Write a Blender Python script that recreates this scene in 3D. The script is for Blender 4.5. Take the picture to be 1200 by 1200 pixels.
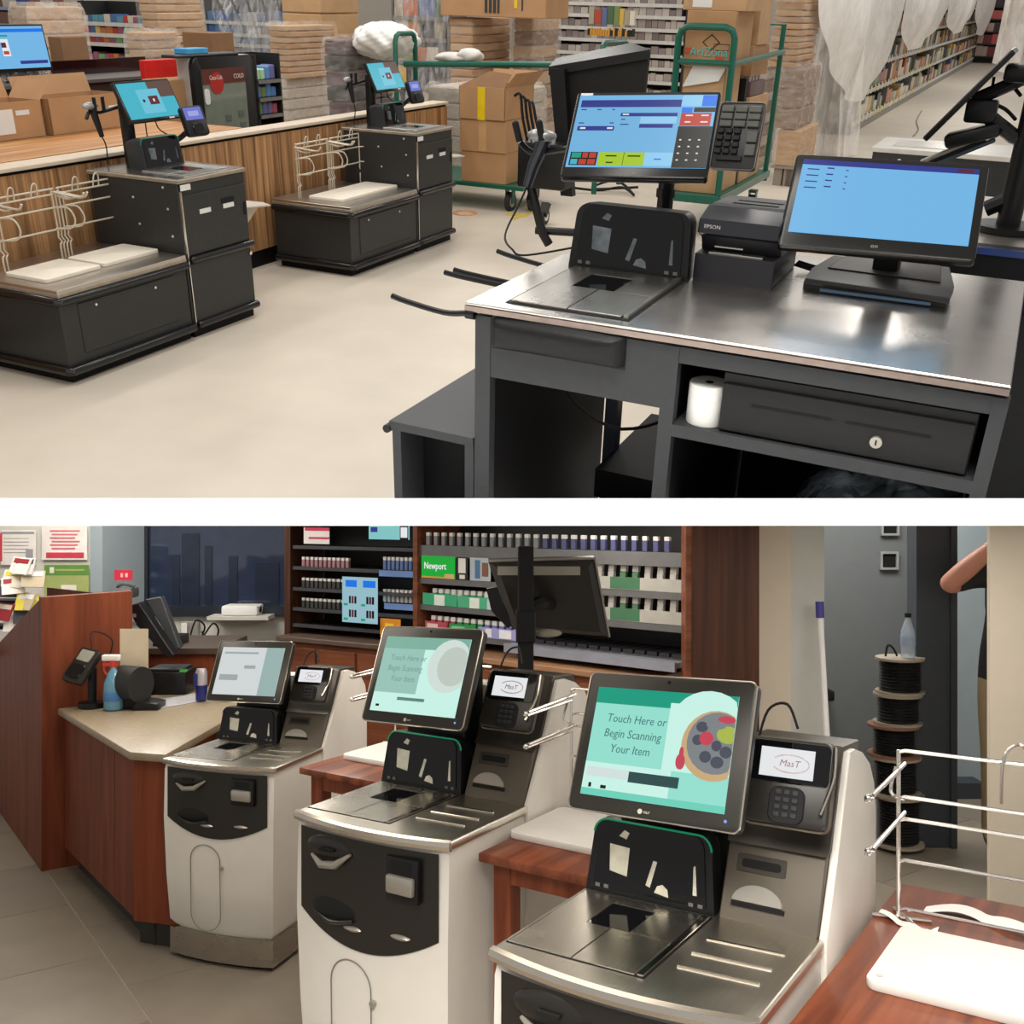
import bpy, bmesh, math, random
from mathutils import Matrix, Vector

# ------------------------------------------------------------------ camera, light, exposure
sc = bpy.context.scene
COL = sc.collection
for o in list(bpy.data.objects):
    bpy.data.objects.remove(o)
random.seed(7)
rad = math.radians
EYE = 1.64                                  # eye height above the lower floor
cam_d = bpy.data.cameras.new('camera')
cam_d.lens = 36.0
cam_d.sensor_width = 36.0
cam_d.clip_end = 200
cam = bpy.data.objects.new('camera', cam_d)
COL.objects.link(cam)
cam.location = (0, 0, EYE)
cam.rotation_euler = (rad(90), 0, 0)
sc.camera = cam
sc.view_settings.view_transform = 'Standard'
sc.view_settings.look = 'None'
sc.view_settings.gamma = 1.0
sc.view_settings.use_curve_mapping = False
sc.view_settings.exposure = 0.0

world = bpy.data.worlds.new('world')
sc.world = world
world.use_nodes = True
world.node_tree.nodes['Background'].inputs[0].default_value = (1.0, 0.96, 0.91, 1)
world.node_tree.nodes['Background'].inputs[1].default_value = 0.52

# the upper hall is a raked tier above the lower room: its own frame, floor at z = 0,
# origin below the eye; the lower room is level
def stage_matrix(pitch, yaw, roll, eye):
    p, y, r = rad(pitch), rad(yaw), rad(roll)
    Rz = Matrix.Rotation(y, 4, 'Z')
    B = Matrix(((1, 0, 0, 0), (0, 0, 1, 0), (0, -1, 0, 0), (0, 0, 0, 1)))
    Rx = Matrix.Rotation(p, 4, 'X')
    Rr = Matrix.Rotation(r, 4, 'Z')
    C = Matrix(((1, 0, 0, 0), (0, 0, -1, 0), (0, 1, 0, EYE), (0, 0, 0, 1)))
    return C @ Rr @ Rx @ B @ Rz @ Matrix.Translation((0, 0, -eye))

HU = 1.6
MU = stage_matrix(26.8, -25.2, -1.4, HU)     # upper hall
ML = stage_matrix(0, -33.7, 0, EYE)          # lower room, axes of the checkout row
MW = Matrix.Identity(4)                      # lower room, axes of the view
STAGE = MU
UPPER = set()

def area(name, loc, sx, sy, energy, col=(1, .95, .88), stage=None, aim=None, spread=180):
    d = bpy.data.lights.new(name, 'AREA')
    d.shape = 'RECTANGLE'; d.size = sx; d.size_y = sy; d.energy = energy; d.color = col
    d.spread = rad(spread)
    o = bpy.data.objects.new(name, d); COL.objects.link(o)
    M = Matrix.Translation(loc)
    if aim is not None:
        M = M @ (Vector(aim) - Vector(loc)).to_track_quat('-Z', 'Y').to_matrix().to_4x4()
    o.matrix_world = (stage or STAGE) @ M
    return o

# upper hall: rows of ceiling strip lamps
for i, (x, y) in enumerate([(-1.0, 1.2), (-3.2, 3.4), (-5.6, 4.6), (-1.2, 5.6), (-4.4, 8.0), (-7.6, 8.4), (-1.0, 11.5), (-1.2, 19), (-1.2, 27), (-6, 12.5)]):
    area('strip_lamp', (x, y, 3.6), .35, 3.2, 40 if y < 7 else 56, (1, .955, .90), MU)
# lower room: panels under the slab, lamps in the rising ceiling behind, some added for brightness
area('panel_lamp', (.1, 2.25, 1.612), 1.6, .5, 4.5, (1, .91, .78), MW)
area('panel_lamp', (-1.0, 3.2, 1.612), 1.4, .5, 9, (1, .91, .78), MW)
for x in (-1.75, -1.0, -.3, .4):
    area('strip_lamp', (x, 4.45, 1.69), .22, 1.0, 7.5, (1, .92, .80), MW)  # unseen strips added so the kiosk decks catch bright reflections
area('panel_lamp', (-2.4, 5.7, 2.25), 1.6, .8, 42, (1, .95, .88), MW)
area('panel_lamp', (1.75, 5.4, 2.3), 1.2, .7, 40, (1, .97, .92), MW)
area('panel_lamp', (1.55, 3.3, 1.612), .9, .9, 15, (1, .93, .84), MW)  # added lamp, brightens the walls at the right
area('panel_lamp', (-.4, .35, 2.9), 2.6, .8, 31, (1, .94, .85), MW, aim=(-.4, 2.1, .2), spread=75)  # added front lamp, aimed to brighten the kiosk fronts and slab edge

# ------------------------------------------------------------------ pixel helpers (photo pixel -> point of a stage)
MUi = MU.to_3x3().inverted()
def _ray(px, py):
    return MUi @ Vector(((px - 600) / 1200, 1, (600 - py) / 1200))
def uz(px, py, z):
    d = _ray(px, py); t = (z - HU) / d.z
    return Vector((d.x * t, d.y * t, z))
def ux(px, py, X):
    d = _ray(px, py); t = X / d.x
    return Vector((X, d.y * t, HU + d.z * t))
def uy(px, py, Y):
    d = _ray(px, py); t = Y / d.y
    return Vector((d.x * t, Y, HU + d.z * t))
def exY(px0, py0, px1, py1, Y):
    a = uy(px0, (py0 + py1) / 2, Y); b = uy(px1, (py0 + py1) / 2, Y)
    c = uy((px0 + px1) / 2, py0, Y); d = uy((px0 + px1) / 2, py1, Y)
    return a.x, b.x, d.z, c.z
def W(px, py, d):
    return Vector(((px - 600) / 1200 * d, d, EYE - (py - 600) / 1200 * d))
def WZ(px, py, z):
    return W(px, py, 1200 * (EYE - z) / (py - 600))

# ------------------------------------------------------------------ materials
MATS = {}
def _new(name):
    m = bpy.data.materials.new(name); m.use_nodes = True
    nt = m.node_tree
    return m, nt, nt.nodes, nt.links, nt.nodes['Principled BSDF']
def _coord(N, L, scale):
    tc = N.new('ShaderNodeTexCoord'); mp = N.new('ShaderNodeMapping')
    mp.inputs['Scale'].default_value = scale
    L.new(tc.outputs['Object'], mp.inputs['Vector'])
    return mp.outputs['Vector']
def mat(name, col, rough=.5, metal=0., var=.08, scale=12, bump=0., bscale=None, coat=0., spec=.5, stretch=(1, 1, 1)):
    if name in MATS: return MATS[name]
    m, nt, N, L, P = _new(name)
    P.inputs['Roughness'].default_value = rough
    P.inputs['Metallic'].default_value = metal
    P.inputs['Coat Weight'].default_value = coat
    P.inputs['Specular IOR Level'].default_value = spec
    v = _coord(N, L, stretch)
    nz = N.new('ShaderNodeTexNoise'); nz.inputs['Scale'].default_value = scale; nz.inputs['Detail'].default_value = 5
    L.new(v, nz.inputs['Vector'])
    rp = N.new('ShaderNodeValToRGB')
    rp.color_ramp.elements[0].position = .3; rp.color_ramp.elements[1].position = .7
    rp.color_ramp.elements[0].color = (*[max(0, c * (1 - var)) for c in col], 1)
    rp.color_ramp.elements[1].color = (*[min(1, c * (1 + var)) for c in col], 1)
    L.new(nz.outputs['Fac'], rp.inputs['Fac'])
    L.new(rp.outputs['Color'], P.inputs['Base Color'])
    if bump:
        bz = N.new('ShaderNodeTexNoise'); bz.inputs['Scale'].default_value = bscale or scale * 4; bz.inputs['Detail'].default_value = 4
        L.new(v, bz.inputs['Vector'])
        b = N.new('ShaderNodeBump'); b.inputs['Strength'].default_value = bump; b.inputs['Distance'].default_value = .01
        L.new(bz.outputs['Fac'], b.inputs['Height']); L.new(b.outputs['Normal'], P.inputs['Normal'])
    MATS[name] = m
    return m
def steel(name, col=(.62, .60, .57), rough=.24, stretch=(60, 2, 2), var=.12):
    if name in MATS: return MATS[name]
    m, nt, N, L, P = _new(name)
    P.inputs['Metallic'].default_value = 1
    v = _coord(N, L, stretch)
    nz = N.new('ShaderNodeTexNoise'); nz.inputs['Scale'].default_value = 3; nz.inputs['Detail'].default_value = 6
    L.new(v, nz.inputs['Vector'])
    v2 = _coord(N, L, (1, 1, 1))
    n2 = N.new('ShaderNodeTexNoise'); n2.inputs['Scale'].default_value = 7; n2.inputs['Detail'].default_value = 4
    L.new(v2, n2.inputs['Vector'])
    rp = N.new('ShaderNodeValToRGB')
    rp.color_ramp.elements[0].color = (*[c * (1 - var) for c in col], 1)
    rp.color_ramp.elements[1].color = (*[min(1, c * (1 + var)) for c in col], 1)
    L.new(nz.outputs['Fac'], rp.inputs['Fac']); L.new(rp.outputs['Color'], P.inputs['Base Color'])
    mr = N.new('ShaderNodeMapRange')
    mr.inputs['To Min'].default_value = rough * .8; mr.inputs['To Max'].default_value = rough * 1.25
    L.new(n2.outputs['Fac'], mr.inputs['Value']); L.new(mr.outputs['Result'], P.inputs['Roughness'])
    b = N.new('ShaderNodeBump'); b.inputs['Strength'].default_value = .06; b.inputs['Distance'].default_value = .002
    L.new(nz.outputs['Fac'], b.inputs['Height']); L.new(b.outputs['Normal'], P.inputs['Normal'])
    MATS[name] = m
    return m
def wood(name, dark, light, stretch=(25, 25, 1.2), rough=.45, coat=0., lo=.3, hi=.7, wave=.5, spec=.3):
    if name in MATS: return MATS[name]
    m, nt, N, L, P = _new(name)
    P.inputs['Roughness'].default_value = rough; P.inputs['Coat Weight'].default_value = coat
    P.inputs['Coat Roughness'].default_value = .15; P.inputs['Specular IOR Level'].default_value = spec
    v = _coord(N, L, stretch)
    nz = N.new('ShaderNodeTexNoise'); nz.inputs['Scale'].default_value = 1.0; nz.inputs['Detail'].default_value = 8
    nz.inputs['Distortion'].default_value = wave
    L.new(v, nz.inputs['Vector'])
    rp = N.new('ShaderNodeValToRGB')
    rp.color_ramp.elements[0].position = lo; rp.color_ramp.elements[1].position = hi
    rp.color_ramp.elements[0].color = (*dark, 1); rp.color_ramp.elements[1].color = (*light, 1)
    e = rp.color_ramp.elements.new((lo + hi) / 2 + .03)
    e.color = (*[(a * .45 + b * .55) for a, b in zip(dark, light)], 1)
    L.new(nz.outputs['Fac'], rp.inputs['Fac']); L.new(rp.outputs['Color'], P.inputs['Base Color'])
    b = N.new('ShaderNodeBump'); b.inputs['Strength'].default_value = .08; b.inputs['Distance'].default_value = .003
    L.new(nz.outputs['Fac'], b.inputs['Height']); L.new(b.outputs['Normal'], P.inputs['Normal'])
    MATS[name] = m
    return m
def film(name, col=(.9, .89, .87), opac=.35, scale=9, rough=.22, span=.35, stretch=(1, 1, 1)):
    if name in MATS: return MATS[name]
    m, nt, N, L, P = _new(name)
    P.inputs['Base Color'].default_value = (*col, 1); P.inputs['Roughness'].default_value = rough
    P.inputs['Specular IOR Level'].default_value = .9
    v = _coord(N, L, stretch)
    nz = N.new('ShaderNodeTexNoise'); nz.inputs['Scale'].default_value = scale; nz.inputs['Detail'].default_value = 7; nz.inputs['Distortion'].default_value = .7
    L.new(v, nz.inputs['Vector'])
    mr = N.new('ShaderNodeMapRange'); mr.inputs['From Min'].default_value = .35; mr.inputs['From Max'].default_value = .7
    mr.inputs['To Min'].default_value = max(0, opac - span * .35); mr.inputs['To Max'].default_value = min(1, opac + span * .65)
    L.new(nz.outputs['Fac'], mr.inputs['Value']); L.new(mr.outputs['Result'], P.inputs['Alpha'])
    b = N.new('ShaderNodeBump'); b.inputs['Strength'].default_value = .22; b.inputs['Distance'].default_value = .02
    L.new(nz.outputs['Fac'], b.inputs['Height']); L.new(b.outputs['Normal'], P.inputs['Normal'])
    MATS[name] = m
    return m
def emit(name, col, s=1.0, gloss=True):
    if name in MATS: return MATS[name]
    m, nt, N, L, P = _new(name)
    P.inputs['Base Color'].default_value = (.008, .008, .008, 1)
    P.inputs['Roughness'].default_value = .25
    P.inputs['Emission Color'].default_value = (*col, 1)
    P.inputs['Emission Strength'].default_value = s * .88
    P.inputs['Specular IOR Level'].default_value = .15
    MATS[name] = m
    return m
def clear(name, col=(.9, .95, .95), alpha=.18, rough=.04):
    if name in MATS: return MATS[name]
    m, nt, N, L, P = _new(name)
    P.inputs['Base Color'].default_value = (*col, 1); P.inputs['Roughness'].default_value = rough
    P.inputs['Alpha'].default_value = alpha
    MATS[name] = m
    return m
def vcol(name, rough=.5, coat=0.):
    if name in MATS: return MATS[name]
    m, nt, N, L, P = _new(name)
    a = N.new('ShaderNodeAttribute'); a.attribute_name = 'Col'
    L.new(a.outputs['Color'], P.inputs['Base Color'])
    P.inputs['Roughness'].default_value = rough; P.inputs['Coat Weight'].default_value = coat
    MATS[name] = m
    return m
def rgb(r, g, b):                           # 0-255 display colour -> linear
    f = lambda c: (c / 255 / 12.92) if c / 255 <= .04045 else ((c / 255 + .055) / 1.055) ** 2.4
    return (f(r), f(g), f(b))

# ------------------------------------------------------------------ mesh building
def rrect(w, h, r, n=4, cx=0, cy=0):
    pts = []
    for sx, sy, a0 in ((1, 1, 0), (-1, 1, 90), (-1, -1, 180), (1, -1, 270)):
        for k in range(n + 1):
            a = rad(a0 + 90 * k / n)
            pts.append((cx + sx * (w / 2 - r) + r * math.cos(a), cy + sy * (h / 2 - r) + r * math.sin(a)))
    return pts
class MB:
    def __init__(s):
        s.V = []; s.F = []; s.MI = []; s.C = []; s.mi = 0; s.col = None
    def add(s, V, F, M=None):
        b = len(s.V)
        s.V += [tuple(M @ Vector(v)) if M is not None else tuple(v) for v in V]
        for f in F:
            s.F.append([b + i for i in f]); s.MI.append(s.mi); s.C.append(s.col)
        return s
    def _bm(s, bm, M=None):
        bm.verts.ensure_lookup_table(); bm.verts.index_update()
        s.add([v.co.copy() for v in bm.verts], [[v.index for v in f.verts] for f in bm.faces], M)
        bm.free(); return s
    def box(s, x0, x1, y0, y1, z0, z1, bv=0, seg=2, M=None):
        V = [(x0, y0, z0), (x1, y0, z0), (x1, y1, z0), (x0, y1, z0), (x0, y0, z1), (x1, y0, z1), (x1, y1, z1), (x0, y1, z1)]
        F = [(0, 3, 2, 1), (4, 5, 6, 7), (0, 1, 5, 4), (1, 2, 6, 5), (2, 3, 7, 6), (3, 0, 4, 7)]
        if not bv: return s.add(V, F, M)
        bm = bmesh.new(); vs = [bm.verts.new(v) for v in V]
        for f in F: bm.faces.new([vs[i] for i in f])
        bmesh.ops.bevel(bm, geom=list(bm.edges), offset=bv, segments=seg, profile=.5, affect='EDGES')
        return s._bm(bm, M)
    def prism(s, pts, ax, a, b, bv=0, seg=2, M=None):
        n = len(pts)
        def P(p, t): return {'x': (t, p[0], p[1]), 'y': (p[0], t, p[1]), 'z': (p[0], p[1], t)}[ax]
        V = [P(p, a) for p in pts] + [P(p, b) for p in pts]
        F = [list(range(n))[::-1], list(range(n, 2 * n))] + [[i, (i + 1) % n, n + (i + 1) % n, n + i] for i in range(n)]
        if not bv: return s.add(V, F, M)
        bm = bmesh.new(); vs = [bm.verts.new(v) for v in V]
        caps = []
        for k, f in enumerate(F):
            ff = bm.faces.new([vs[i] for i in f])
            if k < 2: caps.append(ff)
        ed = {e for f in caps for e in f.edges}
        bmesh.ops.bevel(bm, geom=list(ed), offset=bv, segments=seg, profile=.5, affect='EDGES')
        return s._bm(bm, M)
    def cyl(s, p0, p1, r, r2=None, n=14, M=None):
        p0 = Vector(p0); p1 = Vector(p1); r2 = r if r2 is None else r2
        d = (p1 - p0).normalized()
        a = d.orthogonal().normalized(); b = d.cross(a)
        V = []
        for p, q in ((p0, r), (p1, r2)):
            for k in range(n):
                t = 2 * math.pi * k / n
                V.append(p + (a * math.cos(t) + b * math.sin(t)) * q)
        F = [[k, (k + 1) % n, n + (k + 1) % n, n + k] for k in range(n)] + [list(range(n))[::-1], list(range(n, 2 * n))]
        return s.add(V, F, M)
    def tube(s, pts, r, n=7, closed=False, M=None, sub=0):
        P = [Vector(p) for p in pts]
        if sub:
            Q = []; m = len(P); rng = range(m if closed else m - 1)
            for i in rng:
                p0, p1, p2, p3 = (P[(i - 1) % m] if closed or i > 0 else P[i]), P[i], P[(i + 1) % m], (P[(i + 2) % m] if closed or i + 2 < m else P[(i + 1) % m])
                for k in range(sub):
                    t = k / sub
                    Q.append(.5 * ((2 * p1) + (p2 - p0) * t + (2 * p0 - 5 * p1 + 4 * p2 - p3) * t * t + (3 * p1 - p0 - 3 * p2 + p3) * t ** 3))
            if not closed: Q.append(P[-1])
            P = Q
        m = len(P); V = []; prev = None
        for i in range(m):
            if closed: d = P[(i + 1) % m] - P[(i - 1) % m]
            else: d = P[min(i + 1, m - 1)] - P[max(i - 1, 0)]
            d = d.normalized() if d.length > 1e-9 else Vector((0, 0, 1))
            a = d.orthogonal().normalized() if prev is None else (prev - d * prev.dot(d))
            a = a.normalized() if a.length > 1e-6 else d.orthogonal().normalized()
            prev = a; b = d.cross(a)
            rr = r[i] if isinstance(r, (list, tuple)) else r
            for k in range(n):
                t = 2 * math.pi * k / n
                V.append(P[i] + (a * math.cos(t) + b * math.sin(t)) * rr)
        F = []
        for i in range(m if closed else m - 1):
            j = (i + 1) % m
            for k in range(n):
                F.append([i * n + k, i * n + (k + 1) % n, j * n + (k + 1) % n, j * n + k])
        if not closed: F += [list(range(n))[::-1], [(m - 1) * n + k for k in range(n)]]
        return s.add(V, F, M)
    def lathe(s, prof, c=(0, 0, 0), n=20, M=None):
        V = []; F = []; m = len(prof)
        for r, z in prof:
            for k in range(n):
                t = 2 * math.pi * k / n
                V.append((c[0] + r * math.cos(t), c[1] + r * math.sin(t), c[2] + z))
        for i in range(m - 1):
            for k in range(n):
                F.append([i * n + k, i * n + (k + 1) % n, (i + 1) * n + (k + 1) % n, (i + 1) * n + k])
        F += [list(range(n))[::-1], [(m - 1) * n + k for k in range(n)]]
        return s.add(V, F, M)
    def grid(s, fn, nu, nv, M=None):
        V = [fn(i / nu, j / nv) for j in range(nv + 1) for i in range(nu + 1)]
        F = [[j * (nu + 1) + i, j * (nu + 1) + i + 1, (j + 1) * (nu + 1) + i + 1, (j + 1) * (nu + 1) + i] for j in range(nv) for i in range(nu)]
        return s.add(V, F, M)
    def poly(s, pts, M=None):
        return s.add(pts, [list(range(len(pts)))], M)
    def ball(s, c, r, nu=14, nv=9, M=None, fn=None):
        r = r if isinstance(r, (list, tuple)) else (r, r, r)
        V = []; F = []
        for j in range(nv + 1):
            a = math.pi * j / nv
            for i in range(nu):
                t = 2 * math.pi * i / nu
                k = 1 if fn is None else fn(a, t)
                V.append((c[0] + r[0] * k * math.sin(a) * math.cos(t), c[1] + r[1] * k * math.sin(a) * math.sin(t), c[2] + r[2] * k * math.cos(a)))
        for j in range(nv):
            for i in range(nu):
                F.append([j * nu + i, j * nu + (i + 1) % nu, (j + 1) * nu + (i + 1) % nu, (j + 1) * nu + i])
        return s.add(V, F, M)
    def mesh(s, name, mats, smooth=35, weld=True):
        me = bpy.data.meshes.new(name)
        me.from_pydata(s.V, [], s.F)
        for p, i in zip(me.polygons, s.MI): p.material_index = i
        if any(c is not None for c in s.C):
            at = me.color_attributes.new('Col', 'FLOAT_COLOR', 'CORNER')
            for p, c in zip(me.polygons, s.C):
                c = c or (.5, .5, .5)
                for li in p.loop_indices: at.data[li].color = (c[0], c[1], c[2], 1)
        if weld:
            bm = bmesh.new(); bm.from_mesh(me)
            bmesh.ops.recalc_face_normals(bm, faces=bm.faces)
            bm.to_mesh(me); bm.free()
        for m in (mats if isinstance(mats, (list, tuple)) else [mats]): me.materials.append(m)
        if smooth:
            me.shade_smooth(); me.set_sharp_from_angle(angle=rad(smooth))
        return me
def T(x=0, y=0, z=0, rz=0, rx=0, ry=0):
    return Matrix.Translation((x, y, z)) @ Matrix.Rotation(rad(rz), 4, 'Z') @ Matrix.Rotation(rad(rx), 4, 'X') @ Matrix.Rotation(rad(ry), 4, 'Y')
def tag(o, label=None, cat=None, group=None, kind=None):
    if label: o['label'] = label
    if cat: o['category'] = cat
    if group: o['group'] = group
    if kind: o['kind'] = kind
    return o
def obj(name, mb, mats, parent=None, M=None, smooth=35, label=None, cat=None, group=None, kind=None, weld=True):
    me = mb if isinstance(mb, bpy.types.Mesh) else mb.mesh(name, mats, smooth, weld)
    o = bpy.data.objects.new(name, me); COL.objects.link(o)
    M = M or Matrix.Identity(4)
    if parent is not None:
        o.parent = parent; o.matrix_basis = M
    else:
        o.matrix_world = STAGE @ M
        if STAGE is MU: UPPER.add(o.name)
    return tag(o, label, cat, group, kind)
def thing(name, label, cat, M=None, group=None):
    o = bpy.data.objects.new(name, None); COL.objects.link(o)
    o.empty_display_size = .1
    o.matrix_world = STAGE @ (M or Matrix.Identity(4))
    if STAGE is MU: UPPER.add(o.name)
    return tag(o, label, cat, group)
def copy_tree(o, parent=None):
    c = o.copy(); COL.objects.link(c); c.parent = parent
    pass
    for ch in o.children: copy_tree(ch, c)
    return c
def dup(o, M, label=None, group=None, name=None):
    c = copy_tree(o); c.matrix_world = STAGE @ M
    if label: c['label'] = label
    if group: c['group'] = group
    return c
def text(name, body, size, m, parent, M, ext=.0004, align='CENTER', shear=0., sx=1.):
    cu = bpy.data.curves.new(name, 'FONT'); cu.body = body; cu.size = size; cu.extrude = ext
    cu.align_x = align; cu.align_y = 'CENTER'; cu.resolution_u = 2; cu.shear = shear
    t = bpy.data.objects.new(name, cu); COL.objects.link(t)
    dg = bpy.context.evaluated_depsgraph_get()
    me = bpy.data.meshes.new_from_object(t.evaluated_get(dg))
    bpy.data.objects.remove(t); bpy.data.curves.remove(cu)
    me.materials.clear(); me.materials.append(m)
    return obj(name, me, None, parent, M @ Matrix.Rotation(rad(90), 4, 'X') @ Matrix.Diagonal((sx, 1, 1, 1)))
def flat(parent, w, h, rects, base, name='screen', M=None, step=.0004):
    """a flat display or print: base rectangle and coloured patches on it, local x/z plane facing -y, origin centre"""
    ms = [base]; mb = MB()
    mb.box(-w / 2, w / 2, -.0005, .0015, -h / 2, h / 2)
    for k, r in enumerate(rects):
        x0, x1, z0, z1, m = r[:5]
        if m not in ms: ms.append(m)
        mb.mi = ms.index(m)
        y = -.0005 - step * (1 + (r[5] if len(r) > 5 else k * .12))
        X0, X1, Z0, Z1 = (x0 - .5) * w, (x1 - .5) * w, (z0 - .5) * h, (z1 - .5) * h
        mb.box(X0, X1, y, -.0004, Z0, Z1)
    return obj(name, mb, ms, parent, M, smooth=0)
# ================================================================== common materials
black_plastic = mat('black_plastic', (.007, .007, .008), .36, var=.1, spec=.32)
black_gloss = mat('black_gloss', (.004, .004, .005), .05, var=.0, spec=.35)
black_matte = mat('black_matte', (.008, .008, .009), .6, spec=.25)
grey_plastic = mat('dark_grey_plastic', (.022, .023, .025), .42, spec=.35)
bezel = mat('monitor_bezel', (.010, .010, .009), .22, spec=.35)
laminate = mat('charcoal_laminate', rgb(54, 56, 59), .45, var=.06, scale=40, bump=.02, spec=.3)
laminate_dk = mat('dark_charcoal_laminate', rgb(46, 47, 47), .38, var=.08, scale=30, spec=.35)
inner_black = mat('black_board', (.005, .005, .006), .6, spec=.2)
counter_steel = steel('brushed_counter_steel', (.64, .61, .57), .25, (3, 70, 3))
deck_steel = steel('deck_steel', (.66, .63, .58), .20, (70, 3, 3))
platter_steel = steel('platter_steel', (.56, .54, .50), .28, (50, 3, 3))
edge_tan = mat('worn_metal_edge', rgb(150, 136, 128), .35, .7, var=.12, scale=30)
chrome = steel('chrome_wire', (.75, .73, .70), .18, (3, 3, 3), .05)
white_paint = mat('white_paint', (.86, .86, .85), .5, var=.02)
pure_white = mat('white_wall_edge', (.94, .94, .94), .6, var=0)
paper = mat('white_paper', (.80, .80, .78), .7, var=.03)
cardboard = mat('cardboard', rgb(176, 136, 96), .8, var=.09, scale=5, bump=.05, bscale=60)
cardboard2 = mat('tan_cardboard', rgb(188, 152, 112), .8, var=.10, scale=6, bump=.05, bscale=60)
cardboard3 = mat('brown_cardboard', rgb(132, 98, 68), .8, var=.12, scale=6, bump=.05, bscale=60)
card_in = mat('cardboard_inside', rgb(120, 84, 52), .85, var=.08)
green_steel = mat('green_paint', rgb(12, 92, 74), .32, var=.08)
rubber = mat('rubber', (.02, .02, .02), .7)
white_plastic = mat('white_plastic', rgb(232, 230, 225), .45, var=.03)
cream_board = mat('cream_board', rgb(232, 224, 208), .45, var=.03)
wire_cream = mat('cream_coated_wire', rgb(205, 196, 178), .35, .2, var=.06)
wrap = film('stretch_wrap', (.84, .82, .79), .10, 5, .28, .22, (1.5, 1.5, 5))
wrap2 = film('cloudy_stretch_wrap', (.82, .79, .75), .24, 5, .3, .26, (1.5, 1.5, 4))
sheet = film('white_plastic_sheet', (.86, .83, .79), .86, 5, .4, .2)
ink = mat('black_ink', (.03, .03, .03), .6)
sticker = mat('white_sticker', (.74, .74, .72), .5, var=.02)
S_sky = emit('screen_light_blue', rgb(120, 190, 240), 1.0)
S_sky2 = emit('screen_pale_blue', rgb(150, 212, 250), 1.0)
S_navy = emit('screen_navy', rgb(52, 60, 150), .9)
S_blue = emit('screen_blue', rgb(20, 120, 240), 1.0)
S_red = emit('screen_red', rgb(206, 66, 44), .9)
S_lime = emit('screen_lime', rgb(176, 212, 40), .95)
S_white = emit('screen_white', (.92, .94, .96), .95)
S_dark = emit('screen_dark', rgb(34, 34, 26), .35)
S_teal = emit('screen_teal', rgb(70, 190, 212), .95)
S_tealgreen = emit('screen_green_teal', rgb(24, 170, 140), .9)
S_violet = emit('screen_violet', rgb(120, 130, 220), .9)
S_maroon = emit('screen_maroon', rgb(110, 40, 50), .8)
S_brown = emit('screen_brown', rgb(110, 84, 74), .8)

# ================================================================== white slab between the tiers
STAGE = MW
SLAB_Y = 1.60
SH = 16 / 1200 * SLAB_Y
mb = MB(); mb.box(-3.2, 3.2, SLAB_Y, 3.9, EYE - SH, EYE + SH)
obj('trim_1', mb, pure_white, kind='structure', smooth=0, label='white edge of the slab dividing the upper hall from the lower room')
ZT = EYE + SH

# ================================================================== upper hall: setting
STAGE = MU
floor_mat = mat('cream_store_floor', rgb(212, 202, 186), .42, var=.05, scale=3, bump=.01, bscale=40, spec=.4)
mb = MB(); mb.box(-16, 5, .4, 46, -.04, 0)
obj('floor', mb, floor_mat, kind='structure', smooth=0, label='cream vinyl floor of the upper store hall')
far_wall = mat('pale_store_wall', rgb(206, 200, 190), .7, var=.03)
mb = MB(); mb.box(-16, 5, 45.8, 46, 0, 5)
obj('wall_back', mb, far_wall, kind='structure', smooth=0)
mb = MB(); mb.box(-16, -15.8, .4, 46, 0, 5)
obj('wall_left', mb, far_wall, kind='structure', smooth=0)

# ------------------------------------------------------------------ main staffed checkout counter
YF, YB, ZC = 1.846, 2.66, 1.03
XL, XR = -.987, .056
C = thing('checkout_counter', 'charcoal checkout counter with stainless steel top in the foreground', 'counter', T())
mb = MB(); mb.box(XL, XR, YF - .004, YB, ZC - .006, ZC, .002, 1)
obj('counter_top', mb, counter_steel, C, label='brushed stainless steel counter top')
mb = MB(); mb.box(XL, XR, YF - .005, YB, ZC - .018, ZC - .0065)
obj('counter_edge', mb, edge_tan, C)
for nm, x0, x1, lab in (('side_panel', -.966, -.930, None), ('divider_panel', -.553, -.524, None), ('side_panel', .034, .060, None)):
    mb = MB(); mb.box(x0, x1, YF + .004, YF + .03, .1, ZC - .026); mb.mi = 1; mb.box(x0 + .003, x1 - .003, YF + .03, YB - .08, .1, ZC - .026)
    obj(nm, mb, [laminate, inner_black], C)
mb = MB(); mb.box(-.930, -.553, YF + .006, YF + .028, .874, ZC - .026)
obj('apron_board', mb, laminate, C)
mb = MB(); mb.box(-.524, .034, YF + .006, YF + .028, .972, ZC - .026)
obj('apron_board', mb, laminate, C)
mb = MB(); mb.box(-.524, .034, YF + .004, YB - .1, .820, .845)
obj('shelf_board', mb, laminate, C)
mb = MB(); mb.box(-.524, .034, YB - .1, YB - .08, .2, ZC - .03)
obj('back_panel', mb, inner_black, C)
mb = MB(); mb.box(-.872, -.838, 2.42, 2.46, .2, .99)
obj('rear_post', mb, mat('blue_black_metal', rgb(36, 44, 58), .4), C)
mb = MB(); mb.box(-.845, -.553, 2.30, 2.75, .42, .50)
obj('lower_tray', mb, inner_black, C)
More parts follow.
